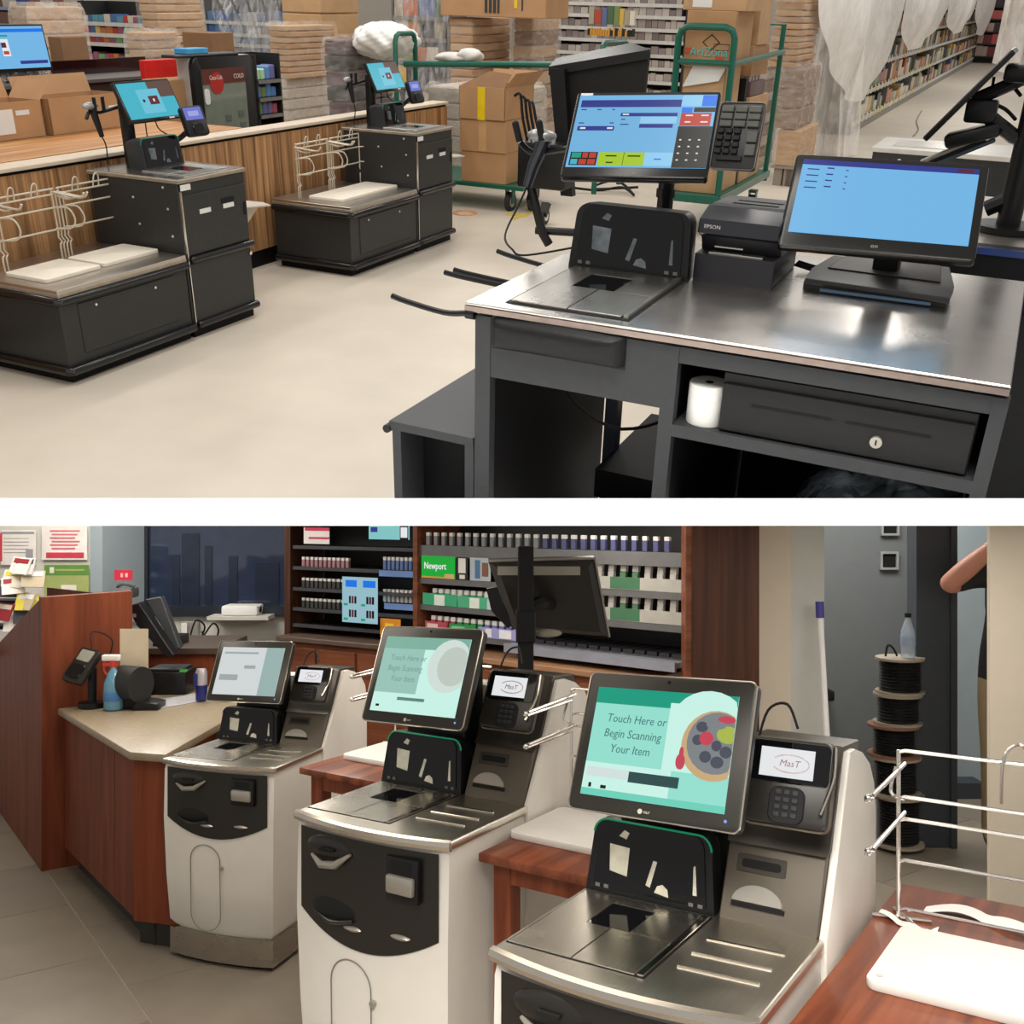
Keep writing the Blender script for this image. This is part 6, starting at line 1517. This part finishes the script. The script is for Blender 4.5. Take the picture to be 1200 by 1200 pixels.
mb = MB(); v = W(213, 742, 6.7); mb.box(v.x - .06, v.x + .06, 6.86, 6.9, v.z - .06, v.z + .06, .006, 1); mb.mi = 1; mb.box(v.x - .05, v.x - .01, 6.84, 6.87, v.z - .02, v.z + .05); obj('wall_outlet_box', mb, [mat('grey_box', rgb(140, 138, 134), .5), white_plastic], label='grey outlet box with white plug under the dark window', cat='outlet')
mb = MB(); v = W(240, 740, 6.7); mb.tube([v + Vector((-.1, 0, -.05)), v + Vector((-.06, 0, .07)), v + Vector((0, 0, .03)), v + Vector((-.04, 0, -.08)), v + Vector((.05, 0, .05)), v + Vector((.09, 0, 0)), v + Vector((.04, 0, -.08)), v + Vector((-.02, 0, .0))], .006, 6, sub=6); obj('looped_cable', mb, black_matte, label='loops of thin black cable hanging below the dark window', cat='cable')
# ------------------------------------------------------------------ tobacco shelving at the back
Bq = Vector((-.52, 5.85)); Cq = Vector((.80, 4.70)); Aq = Vector((-1.36, 6.38))
def frame2(P, Q): d = Q - P; return T(P.x, P.y, 0, math.degrees(math.atan2(d.y, d.x))), d.length
MBc, LBc = frame2(Bq, Cq); MAb, LAb = frame2(Aq, Bq)
shelf_blk = mat('black_shelf_back', (.006, .006, .007), .5)
rail_grey = mat('grey_shelf_rail', rgb(104, 104, 106), .4, .3)
pk = lambda c: mat('pack_%d_%d_%d' % c, rgb(*c), .4)
ZS = [1.44, 1.262, 1.112, .962]
SC = thing('tobacco_shelf', 'wide black tobacco shelf with grey rails behind the middle kiosk', 'shelf unit', MBc)
mb = MB(); mb.box(0, LBc, .32, .34, .886, 2.15); obj('back_panel', mb, shelf_blk, SC)
mb = MB(); mb.box(-.035, 0, -.03, .34, .886, 2.15); obj('upright', mb, midwood, SC)
for k, z in enumerate(ZS + [1.72]):
    mb = MB(); mb.box(0, LBc, 0, .32, z - .02, z); mb.mi = 1; mb.box(0, LBc, -.012, 0, z - (.055 if k == 0 else .028), z + (.004 if k else .012)); obj('shelf_board', mb, [shelf_blk, rail_grey], SC)
mb = MB(); mb.box(.72, LBc, -.09, .0, .93, .955); mb.box(.72, LBc, -.10, -.085, .915, .96); obj('lit_tray_rail', mb, mat('pale_tray_rail', rgb(150, 154, 170), .3, .3), SC)
mb = MB()
for i in range(14): mb.box(.80 + i * .068, .855 + i * .068, -.02, .2, .965, .985)
obj('empty_tray', mb, mat('empty_tray_black', (.012, .012, .016), .4), SC, smooth=0)
CB = thing('base_cabinet', 'brown wood base cabinet under the tobacco shelves', 'cabinet', MBc)
mb = MB(); mb.box(-.05, LBc - .14, -.14, .3, 0, .855); obj('body', mb, midwood, CB)
mb = MB(); mb.box(-.08, LBc - .10, -.17, .3, .855, .885, .004, 1); obj('top_edge', mb, mat('tan_edge', rgb(150, 112, 84), .4), CB)
for k in range(4):
    x = .0 + k * (LBc - .1) / 4
    mb = MB(); mb.box(x + .01, x + (LBc - .1) / 4 - .01, -.155, -.14, .1, .82, .003, 1); obj('door', mb, midwood, CB)
CB2 = thing('base_cabinet', 'brown wood base cabinet under the left tobacco shelf section', 'cabinet', MAb)
mb = MB(); mb.box(0, LAb - .06, -.12, .3, 0, .855); obj('body', mb, midwood, CB2)
mb = MB(); mb.box(-.005, LAb - .09, -.15, .3, .855, .885, .004, 1); obj('top_edge', mb, mat('grey_brown_edge', rgb(92, 76, 66), .4), CB2)
for k in range(3):
    mb = MB(); mb.box(k * (LAb - .06) / 3 + .01, (k + 1) * (LAb - .06) / 3 - .01, -.135, -.12, .1, .82, .003, 1); obj('door', mb, midwood, CB2)
# packs: one mesh per colour, copied along the rails
PM = {}
ORD = 'first second third fourth fifth sixth seventh eighth ninth tenth eleventh twelfth thirteenth fourteenth fifteenth sixteenth seventeenth eighteenth nineteenth twentieth twenty-first twenty-second twenty-third twenty-fourth twenty-fifth twenty-sixth twenty-seventh twenty-eighth'.split()
CNT = {}
def pack(st, x, y, z, c, w=.030, h=.075, d=.022, label='', group='', tilt=0):
    key = (c, w, h, d)
    if key not in PM:
        b = MB(); b.box(-w / 2, w / 2, 0, d, 0, h * .72, .002, 1); b.mi = 1; b.box(-w / 2, w / 2, 0, d, h * .72, h, .002, 1)
        PM[key] = b.mesh('cigarette_pack', [pk(c), pk((216, 214, 210))])
    global STAGE
    STAGE = st
    CNT[label] = CNT.get(label, -1) + 1
    label = '%s %s, counted from the left' % (ORD[CNT[label]], label)
    o = obj('cigarette_pack', PM[key], None, None, T(x, y, z, 0, tilt), label=label, cat='pack', group=group)
    STAGE = MW
    return o
n = 27
for i in range(n):
    x = .055 + i * (LBc - .1) / n
    c = (120, 122, 126) if i < 14 else (70, 72, 116)
    pack(MBc, x, .0, ZS[0] + .0125, c, .028, .072, .02, 'pale-capped pack in the top row of the wide tobacco shelf', 'packs in the top row')
for i in range(10):
    x = 1.02 + i * .071
    c = [(170, 60, 76), (170, 60, 76), (190, 186, 180), (190, 186, 180), (190, 186, 180), (70, 120, 84), (70, 120, 84), (190, 186, 180), (190, 186, 180), (190, 186, 180)][i]
    pack(MBc, x, .02, ZS[1] + .001, c, .034, .125, .022, 'pack in the second row right of the black monitor', 'packs in the second row', -8)
    pack(MBc, x, .02, ZS[2] + .001, c, .034, .120, .022, 'pack in the third row right of the black monitor', 'packs in the third row', -8)
for i in range(12):
    pack(MBc, .08 + i * .050, .02, ZS[2] + .001, (40, 140, 96) if i % 5 < 3 else (200, 214, 206), .034, .095, .02, 'green-labelled pack left of the black monitor', 'green packs in the third row', -6)
for i in range(15):
    c = (150, 60, 70) if i < 4 else ((40, 130, 70) if i < 8 else (110, 112, 170))
    pack(MBc, .07 + i * .052, .02, ZS[3] + .001, c, .034, .09, .02, 'pack in the lowest row of the wide tobacco shelf', 'packs in the lowest row', -6)
def strip(st, x0, x1, z0, z1, m, label, y=-.016, tilt=0, sub=None, cat='sign'):
    global STAGE
    STAGE = st
    mb = MB(); mb.box(-(x1 - x0) / 2, (x1 - x0) / 2, 0, .004, 0, z1 - z0); ms = [m]
    for k, (a, b, c, d, mm) in enumerate(sub or []):
        if mm not in ms: ms.append(mm)
        mb.mi = ms.index(mm); mb.box((a - .5) * (x1 - x0), (b - .5) * (x1 - x0), -.0012 - .0003 * k, .001, c * (z1 - z0), d * (z1 - z0))
    o = obj('shelf_sign', mb, ms, None, T((x0 + x1) / 2, y, z0, 0, tilt), smooth=0, label=label, cat=cat)
    STAGE = MW
    return o
lit = lambda nm, c, s=.8: emit('lit_' + nm, rgb(*c), s)
o = strip(MBc, .02, .285, ZS[1] + .006, ZS[1] + .130, lit('green', (20, 190, 60), .8), 'lit green brand sign on the wide tobacco shelf', sub=[(0, 1, 0, .08, pk((210, 160, 60))), (.7, .98, .0, .22, pk((206, 170, 120)))])
text('lettering', 'Newport', .055, S_white, o, T(-.02, -.003, .068), ext=.001, sx=.85)
strip(MBc, .295, .385, ZS[1] + .006, ZS[1] + .13, shelf_blk, 'black warning sign with white figure beside the lit green sign', sub=[(.2, .8, .3, .95, pk((220, 220, 216))), (.3, .75, .04, .22, pk((220, 220, 216)))])
strip(MBc, .40, .55, ZS[1] + .006, ZS[1] + .13, pk((170, 180, 190)), 'pale printed card right of the black warning sign', sub=[(.25, .5, .1, .9, pk((70, 110, 150))), (.6, .9, .2, .8, pk((120, 80, 60)))])
def lablstrip(z, label): 
    w = LBc - 1.03
    return strip(MBc, 1.0, LBc - .01, z + .006, z + .066, pk((166, 164, 158)), label, y=-.014, sub=[(.02, .20, .05, 1, pk((160, 70, 80))), (.45, .68, .05, 1, pk((62, 108, 78)))])
lablstrip(ZS[1] + .0, 'red, white and green label strip on the second shelf of the wide tobacco shelf')
lablstrip(ZS[2], 'red, white and green label strip on the third shelf of the wide tobacco shelf')
strip(MBc, .03, .30, ZS[2] + .005, ZS[2] + .070, pk((56, 160, 118)), 'green and white label strip left end of the third shelf', sub=[(.35, .65, 0, .9, pk((214, 226, 218)))])
strip(MBc, .31, .60, ZS[2] + .005, ZS[2] + .068, pk((76, 168, 130)), 'second green and white label strip of the third shelf', sub=[(.3, .55, 0, .9, pk((214, 226, 218))), (.75, 1, 0, .9, pk((180, 200, 214)))])
strip(MBc, .05, .22, ZS[3] + .003, ZS[3] + .062, pk((170, 70, 84)), 'dull red label strip on the lowest shelf', sub=[(.1, .6, .2, .8, pk((214, 190, 190)))])
strip(MBc, .24, .44, ZS[3] + .003, ZS[3] + .060, pk((36, 140, 76)), 'green label strip on the lowest shelf', sub=[(.1, .6, .3, .8, pk((120, 200, 140)))])
strip(MBc, .46, .74, ZS[3] + .003, ZS[3] + .058, pk((150, 150, 200)), 'lilac and blue label strip on the lowest shelf', sub=[(.2, .35, .1, .9, pk((220, 220, 232))), (.55, .85, .1, .9, pk((222, 222, 230)))])
# left section
SA = thing('tobacco_shelf', 'narrow left tobacco shelf section beside the dark window', 'shelf unit', MAb)
mb = MB(); mb.box(0, LAb - .04, .28, .30, .886, 2.15); obj('back_panel', mb, shelf_blk, SA)
mb = MB(); mb.box(-.06, -.01, -.02, .3, .0, 2.15); obj('upright', mb, dkwood, SA)
ZA = [1.43, 1.30, 1.17, 1.045, .945]
for z in ZA + [1.62]:
    mb = MB(); mb.box(0, LAb - .04, 0, .28, z - .015, z); mb.mi = 1; mb.box(0, LAb - .04, -.008, 0, z - .018, z + .003); obj('shelf_board', mb, [shelf_blk, mat('dim_rail', rgb(60, 60, 64), .4)], SA)
for r, (z, c, nn) in enumerate(((ZA[1], (150, 110, 116), 11), (ZA[2], (60, 58, 56), 10), (ZA[3], (56, 58, 54), 10))):
    for i in range(nn):
        pack(MAb, .05 + i * .036, .03, z + .001, c, .024, .06, .02, ('rosy pack in the upper row of the left tobacco section', 'dark pack in the middle row of the left tobacco section', 'dark pack in the lower row of the left tobacco section')[r], 'packs in the left section row %d' % (r + 1))
for i in range(8):
    pack(MAb, .70 + i * .032, .03, ZA[1] + .001 + .0, (90, 110, 160), .022, .075, .02, 'white-capped pack above the blue label strip', 'packs above the blue strip')
    pack(MAb, .70 + i * .032, .03, ZA[2] - .06 + .001, (200, 200, 204), .020, .075, .02, 'white pack below the blue label strip', 'packs below the blue strip')
strip(MAb, .10, .31, 1.445, 1.545, pk((214, 210, 206)), 'white and red price card in the left tobacco section', sub=[(.05, 1, .8, 1, pk((190, 50, 80))), (.2, 1, .30, .42, pk((190, 50, 80)))])
strip(MAb, .62, .92, 1.48, 1.60, lit('teal', (150, 226, 226), .8), 'lit pale teal sign in the left tobacco section', sub=[(.05, .22, .35, .6, S_navy), (.78, .98, 0, .7, S_dark), (.80, .96, .1, .6, S_white)])
strip(MAb, .435, .705, .985, 1.255, lit('poster', (176, 222, 236), .75), 'lit white and blue poster in the left tobacco section', y=-.04, sub=[(.1, .42, .78, .93, S_blue), (.6, .95, .78, .93, S_blue)] + [(.2 + .5 * i + .08 * j, .25 + .5 * i + .08 * j, .12 + .30 * k, .28 + .30 * k, S_maroon if j == 1 else S_dark) for i in range(2) for j in range(3) for k in range(2)] + [(.06 + .5 * i, .16 + .5 * i, .05 + .32 * k, .10 + .32 * k, S_tealgreen) for i in range(2) for k in range(2)], cat='poster')
strip(MAb, .70, .955, 1.265, 1.30, pk((104, 134, 190)), 'upper blue label strip in the left tobacco section', y=-.02)
strip(MAb, .74, .955, 1.075, 1.11, pk((104, 134, 190)), 'lower blue label strip in the left tobacco section', y=-.02)
strip(MAb, .71, .86, .91, 1.02, pk((214, 140, 40)), 'orange printed box front in the left tobacco section', y=-.02, sub=[(.25, .65, .15, .75, pk((240, 200, 40))), (.7, .95, .1, .5, pk((150, 120, 80)))], cat='box')
strip(MAb, .87, .955, .90, .96, pk((170, 170, 80)), 'small yellow-green label at the lower right of the left tobacco section', y=-.02)

# ------------------------------------------------------------------ monitor on a black post seen from behind
PMn = thing('post_monitor', 'monitor seen from behind on a tall black post in front of the tobacco shelf', 'monitor', T())
d = 3.7
Q = [W(572, 658, d - .06), W(697, 655, d - .06), W(714, 746, d + .06), W(600, 737, d + .06)]
nrm = Vector((0, .9, .2)) * .05
V = [v for v in Q] + [v + nrm for v in Q]
ctr = sum(Q, Vector()) / 4
V2 = [v - nrm * .5 + (ctr - v) * .16 for v in Q]
mb = MB(); mb.add(V, [(0, 1, 2, 3), (4, 7, 6, 5), (0, 4, 5, 1), (1, 5, 6, 2), (2, 6, 7, 3), (3, 7, 4, 0)]); b_ = obj('case', mb, mat('slate_black_case', rgb(40, 40, 40), .4), PMn)
mb = MB(); mb.add(V2 + Q, [(0, 1, 2, 3)] + [(i, (i + 1) % 4, 4 + (i + 1) % 4, 4 + i) for i in range(4)]); obj('rear_hump', mb, mat('slate_black_case', rgb(40, 40, 40), .4), PMn)
mb = MB(); mb.tube([Q[0] + Vector((0, -.005, .002)), Q[1] + Vector((0, -.005, .002)), Q[1] + (Q[2] - Q[1]) * 1.0], .005, 7); obj('pale_edge', mb, mat('pale_edge', rgb(150, 146, 138), .4), PMn)
a, b = W(583, 668, d - .1), W(680, 667, d - .1)
mb = MB(); mb.box(a.x, b.x, d - .10, d - .06, a.z - .018, a.z + .012); obj('label_band', mb, mat('pale_band', rgb(150, 146, 136), .4), PMn)
px_ = W(616, 700, d - .16).x
mb = MB(); mb.box(px_ - .027, px_ + .027, d - .19, d - .135, 0, W(0, 640, d - .16).z, .004, 1); obj('post', mb, black_matte, PMn)
mb = MB(); z_ = W(0, 735, d - .16).z; mb.box(px_ - .034, px_ + .034, d - .20, d - .125, z_ - .05, z_ + .06, .004, 1); mb.tube([(px_, d - .15, z_ + .06), (px_ + .05, d - .12, z_ + .08), (px_ + .09, d - .04, z_ + .07)], .025, 8, sub=3); obj('clamp', mb, black_plastic, PMn)
mb = MB(); v = W(642, 742, d - .12); mb.ball(v, (.05, .02, .015), 12, 8); obj('pale_knob', mb, mat('pale_band', rgb(150, 146, 136), .4), PMn)
P = [W(*q, d - .09) for q in ((570, 690), (582, 688), (601, 733), (595, 736), (576, 716))]
mb = MB(); mb.prism([(v.x, v.z) for v in P], 'y', d - .1, d - .06, .003, 1); obj('side_reader', mb, black_plastic, PMn)

# ------------------------------------------------------------------ pillar, right walls, doorway
a, b = W(803, 700, 4.55), W(890, 700, 4.55)
mb = MB(); mb.box(a.x, b.x, 4.55, 4.66, 0, 2.1, .004, 1); mb.mi = 1; mb.box(a.x + .03, b.x - .004, 4.542, 4.552, 0, 2.1); obj('wood_pillar', mb, [midwood, wood('walnut_face', rgb(60, 34, 24), rgb(88, 54, 38), (40, 40, 1.2), .5)], label='dark walnut wood pillar at the right end of the tobacco shelf', cat='pillar')
wallbox('wall_right_return', 888, 927, 4.72, wall_beige, .06, 2.2)
wallbox('wall_right_face', 925, 966, 4.74, mat('light_grey_wall', rgb(204, 206, 202), .7, var=.02), .06, 2.2, 4.78)
wallbox('wall_hall', 940, 1085, 6.3, wall_grey)
mb = MB(); a, b = W(1074, 700, 5.0), W(1118, 700, 5.0); mb.box(a.x, b.x, 5.0, 5.12, 0, 2.3); mb.box(b.x - .02, b.x + .01, 4.985, 5.0, 0, 2.3); obj('door_1', mb, jamb, kind='structure', smooth=0, label='dark slate door frame')
wallbox('wall_passage', 1100, 1200, 6.0, wall_blue)
a, b = W(1160, 700, 4.2), W(1290, 700, 4.2)
mb = MB(); mb.box(a.x, b.x, 4.2, 4.225, 0, 2.0); obj('wall_right', mb, wall_beige, kind='structure', smooth=0)
mb = MB(); mb.box(1.75, 2.7, 5.85, 6.0, 0, .09); obj('baseboard_passage', mb, jamb, kind='structure', smooth=0)
# square holes in the hall wall
k = 0
for px, py_, lab in ((1042, 657, 'white-rimmed square black niche lower left on the grey wall'), (1078, 658, 'white-rimmed square black niche lower right on the grey wall'), (1043, 617, 'white-rimmed square black niche upper left on the grey wall'), (1079, 617, 'white-rimmed square black niche upper right on the grey wall')):
    c = W(px - (3 if px > 1060 else 0), py_, 6.28)
    N_ = thing('square_niche', lab, 'niche', T(c.x, 6.28, c.z), 'square niches')
    mb = MB()
    for x0, x1, z0, z1 in ((-.055, .055, .042, .055), (-.055, .055, -.055, -.042), (-.055, -.042, -.042, .042), (.042, .055, -.042, .042)): mb.box(x0, x1, -.01, .02, z0, z1)
    obj('rim', mb, mat('pale_rim', rgb(150, 152, 150), .5), N_, smooth=0)
    mb = MB(); mb.box(-.042, .042, .004, .019, -.042, .042); obj('recess', mb, mat('void_black', (.001, .001, .001), .9), N_, smooth=0)
# broom pole
BR = thing('broom', 'white broom pole with blue grip leaning against the grey wall corner', 'broom', T())
a, b = W(972, 1000, 4.55), W(961, 708, 4.66); a.z = max(a.z, .06)
mb = MB(); mb.tube([(a.x + .02, a.y, .02), W(969, 862, 4.55), W(961, 716, 4.66)], .013, 10); obj('handle', mb, white_paint, BR)
mb = MB(); mb.cyl(W(961, 724, 4.655), W(960.5, 705, 4.66), .019); obj('grip', mb, mat('blue_grip', rgb(66, 62, 150), .4), BR)
mb = MB(); mb.box(a.x - .13, a.x + .17, a.y - .03, a.y + .03, 0.0, .07, .01, 2); obj('brush_head', mb, black_matte, BR)
# cable spools and bottle
spz = [(838, 770), (875, 808), (925, 845), (965, 885)]
dS = 5.0
xS = W(1052, 800, dS).x
flange_m = mat('pale_spool_flange', rgb(150, 140, 124), .6); flange_r = mat('rusty_spool_flange', rgb(120, 84, 66), .6)
zc_ = [W(0, q, dS).z for q in (770, 812, 848, 885, 930, 975)]
zc_[-1] = 0.02
labs = ['cable spool topmost in the stack by the slate door frame', 'cable spool second in the stack by the slate door frame', 'cable spool third in the stack by the slate door frame', 'cable spool fourth in the stack by the slate door frame', 'cable spool lowest in the stack by the slate door frame']
offs = [.01, .0, -.02, -.015, 0]
for k in range(5):
    zt2, zb2 = zc_[k], zc_[k + 1] + .001
    S_ = thing('cable_spool', labs[k], 'spool', T(xS + offs[k], dS, 0), 'stacked cable spools')
    r_ = .115 + .008 * (k > 1)
    mb = MB(); mb.cyl((0, 0, zt2 - .012), (0, 0, zt2), r_, n=28); obj('flange', mb, flange_r if k == 2 else flange_m, S_)
    mb = MB(); mb.cyl((0, 0, zb2), (0, 0, zb2 + .012), r_, n=28); obj('flange', mb, flange_r if k == 2 else flange_m, S_)
    mb = MB(); h_ = zt2 - zb2 - .024; nr = max(5, int(h_ / .014)); prof = []
    for i in range(nr): prof += [(.088, zb2 + .012 + h_ * i / nr), (.098, zb2 + .012 + h_ * (i + .5) / nr)]
    prof.append((.088, zt2 - .012)); mb.lathe(prof, (0, 0, 0), 24); obj('wound_cable', mb, mat('black_cable_winding', (.012, .012, .013), .35), S_, smooth=60)
BT = thing('water_bottle', 'clear water bottle with dark cap standing on the topmost cable spool', 'bottle', T(W(1064, 770, dS - .04).x, dS - .04, zc_[0] + .0005))
mb = MB(); mb.lathe([(.030, 0), (.033, .01), (.033, .06), (.030, .07), (.033, .08), (.033, .13), (.018, .175), (.013, .19), (.013, .20)], (0, 0, 0), 18); obj('bottle', mb, clear('bottle_plastic', (.55, .65, .75), .42, .08), BT)
mb = MB(); mb.lathe([(.0335, .06), (.0338, .062), (.0338, .11), (.0335, .112)], (0, 0, 0), 18); obj('label', mb, clear('bottle_label', (.35, .45, .6), .6, .3), BT)
mb = MB(); mb.cyl((0, 0, .198), (0, 0, .218), .0155); obj('cap', mb, black_matte, BT)
mb = MB(); v = W(1045, 765, dS - .03); mb.tube([(v.x - .03, dS - .03, zc_[0] + .008), (v.x - .02, dS - .03, zc_[0] + .06), (v.x + .0, dS - .03, zc_[0] + .055), (v.x + .02, dS - .02, zc_[0] + .03), (v.x + .03, dS - .02, zc_[0] + .008)], .005, 6, sub=4); obj('cable_end', mb, black_matte, label='bent black cable end on the topmost cable spool', cat='cable')
mb = MB(); v = W(971, 815, 6.2); mb.box(v.x - .03, v.x + .03, 6.17, 6.3, v.z - .03, v.z + .03, .01, 2); obj('door_stop_box', mb, black_matte, label='small black box low on the grey hall wall by the broom', cat='box')

# ------------------------------------------------------------------ person behind the beige wall
dP = 4.85
sh = W(1166, 672, dP); el = W(1107, 688, dP - .10); wr = W(1174, 632, dP - .24)
tx = W(1192, 700, dP).x
bm = bmesh.new(); sk = bm.verts.layers.skin.verify()
pv = {}
def nv(n, co, r, root=False):
    v = bm.verts.new(co); v[sk].radius = (r, r) if not isinstance(r, tuple) else r; v[sk].use_root = root; pv[n] = v
nv('pelvis', (tx, dP, .93), (.16, .11), True); nv('waist', (tx, dP, 1.10), (.15, .105)); nv('chest', (tx, dP - .01, 1.32), (.175, .12)); nv('neckb', (tx, dP, 1.48), .075); nv('neck', (tx, dP - .015, 1.545), .058)
nv('head', (tx, dP - .03, 1.64), .088); nv('crown', (tx, dP - .02, 1.745), .075)
nv('lsh', (sh.x, sh.y - .02, 1.385), .075); nv('lel', el, .046); nv('lmid', el.lerp(wr, .4), .050); nv('lwr', wr, .031); nv('lhand', wr + Vector((.05, -.03, .05)), (.042, .02))
nv('rsh', (tx + .20, dP, 1.44), .066); nv('rel', (tx + .27, dP + .02, 1.16), .044); nv('rwr', (tx + .25, dP - .12, .93), .031); nv('rhand', (tx + .25, dP - .16, .85), (.042, .02))
for s_, n_ in ((-1, 'l'), (1, 'r')):
    nv(n_ + 'hip', (tx + s_ * .10, dP, .86), .098); nv(n_ + 'kn', (tx + s_ * .11, dP - .01, .49), .066); nv(n_ + 'an', (tx + s_ * .11, dP + .03, .10), .045); nv(n_ + 'ft', (tx + s_ * .13, dP - .12, .045), (.045, .035))
for a_, b_ in (('pelvis', 'waist'), ('waist', 'chest'), ('chest', 'neckb'), ('neckb', 'neck'), ('neck', 'head'), ('head', 'crown'), ('chest', 'lsh'), ('lsh', 'lel'), ('lel', 'lmid'), ('lmid', 'lwr'), ('lwr', 'lhand'), ('chest', 'rsh'), ('rsh', 'rel'), ('rel', 'rwr'), ('rwr', 'rhand'), ('pelvis', 'lhip'), ('lhip', 'lkn'), ('lkn', 'lan'), ('lan', 'lft'), ('pelvis', 'rhip'), ('rhip', 'rkn'), ('rkn', 'ran'), ('ran', 'rft')):
    bm.edges.new((pv[a_], pv[b_]))
me = bpy.data.meshes.new('person_skeleton'); bm.to_mesh(me); bm.free()
tmp = bpy.data.objects.new('tmp', me); COL.objects.link(tmp)
md = tmp.modifiers.new('skin', 'SKIN'); md.use_smooth_shade = True
tmp.modifiers.new('sub', 'SUBSURF').levels = 2
body = bpy.data.meshes.new_from_object(tmp.evaluated_get(bpy.context.evaluated_depsgraph_get()))
bpy.data.objects.remove(tmp)
body.materials.clear()
for m_ in (mat('skin', rgb(190, 132, 110), .5, var=.05), mat('black_tshirt', (.012, .012, .014), .8), mat('khaki_cloth', rgb(150, 132, 100), .8), mat('dark_shoe', (.02, .02, .02), .5)): body.materials.append(m_)
elv, shv = Vector(el), Vector((sh.x, sh.y - .02, 1.385))
for p in body.polygons:
    c = p.center; i = 0
    if c.z < .10: i = 3
    elif c.z < .86 and abs(c.x - tx) < .2: i = 2
    elif c.z < 1.50 and c.x > tx - .21 and c.x < tx + .24: i = 1
    t_ = (c - elv).dot((shv - elv).normalized()) / (shv - elv).length
    if c.x < tx - .12 and c.z > 1.05: i = 1 if t_ > .18 and (c.y > el.y - .035 or c.z < elv.z - .0) else 0
    if c.x >= tx + .2 and c.z < 1.2 and c.z > .8: i = 0
    p.material_index = i
body.shade_smooth()
PE = obj('person', body, None, label='person in black t-shirt and khaki trousers with raised bent arm behind the beige wall', cat='person')
mb = MB(); mb.ball((tx, dP - .015, 1.70), (.094, .105, .085), 18, 10); obj('hair', mb, mat('brown_hair', rgb(60, 44, 34), .7), PE)
mb = MB()
for s_ in (-1, 1):
    mb.ball((tx + s_ * .033, dP - .112, 1.655), (.013, .008, .009), 10, 6)
mb.ball((tx, dP - .118, 1.625), (.013, .018, .02), 10, 6); mb.mi = 1; mb.ball((tx, dP - .105, 1.588), (.025, .008, .006), 10, 6)
obj('face', mb, [mat('skin', rgb(190, 132, 110), .5), mat('lips', rgb(150, 84, 80), .5)], PE)
for f_ in range(4):
    mb = MB(); o_ = wr + Vector((.065 + .004 * f_, -.045 + .014 * f_, .07)); mb.tube([o_, o_ + Vector((.03, -.01, .03)), o_ + Vector((.045, -.005, .012 + .006 * f_))], [.0085, .008, .006], 7, sub=0); obj('finger', mb, mat('skin', rgb(190, 132, 110), .5), PE)
mb = MB(); mb.tube([wr + Vector((.035, -.05, .03)), wr + Vector((.05, -.08, .045)), wr + Vector((.07, -.09, .06))], [.011, .010, .007], 7); obj('thumb', mb, mat('skin', rgb(190, 132, 110), .5), PE)
# ------------------------------------------------------------------ the upper tier stops at the slab: trim what would pass through it
bpy.context.view_layer.update()
MUi4 = MU.inverted()
done = {}
for o in list(sc.objects):
    if o.type != 'MESH': continue
    r = o
    while r.parent: r = r.parent
    if r.name not in UPPER: continue            # the level lower room is left alone
    M = o.matrix_world
    zs_ = [(M @ Vector(c)).z for c in o.bound_box]
    if min(zs_) >= ZT: continue
    if o.data.users > 1: o.data = o.data.copy()
    Mi = M.inverted()
    co = Mi @ Vector((0, 0, ZT)); no = (Mi.to_3x3() @ Vector((0, 0, 1))).normalized()
    no = (M.to_3x3().transposed() @ Vector((0, 0, 1))).normalized()
    bm = bmesh.new(); bm.from_mesh(o.data)
    res = bmesh.ops.bisect_plane(bm, geom=list(bm.verts) + list(bm.edges) + list(bm.faces), plane_co=co, plane_no=no, clear_inner=True)
    bm.to_mesh(o.data); n_ = len(bm.verts); bm.free()
    if n_ == 0: bpy.data.objects.remove(o)
for o in sc.objects:
    if o.type == 'MESH' and o.data.name == 'tmp': print('left over', o.name)
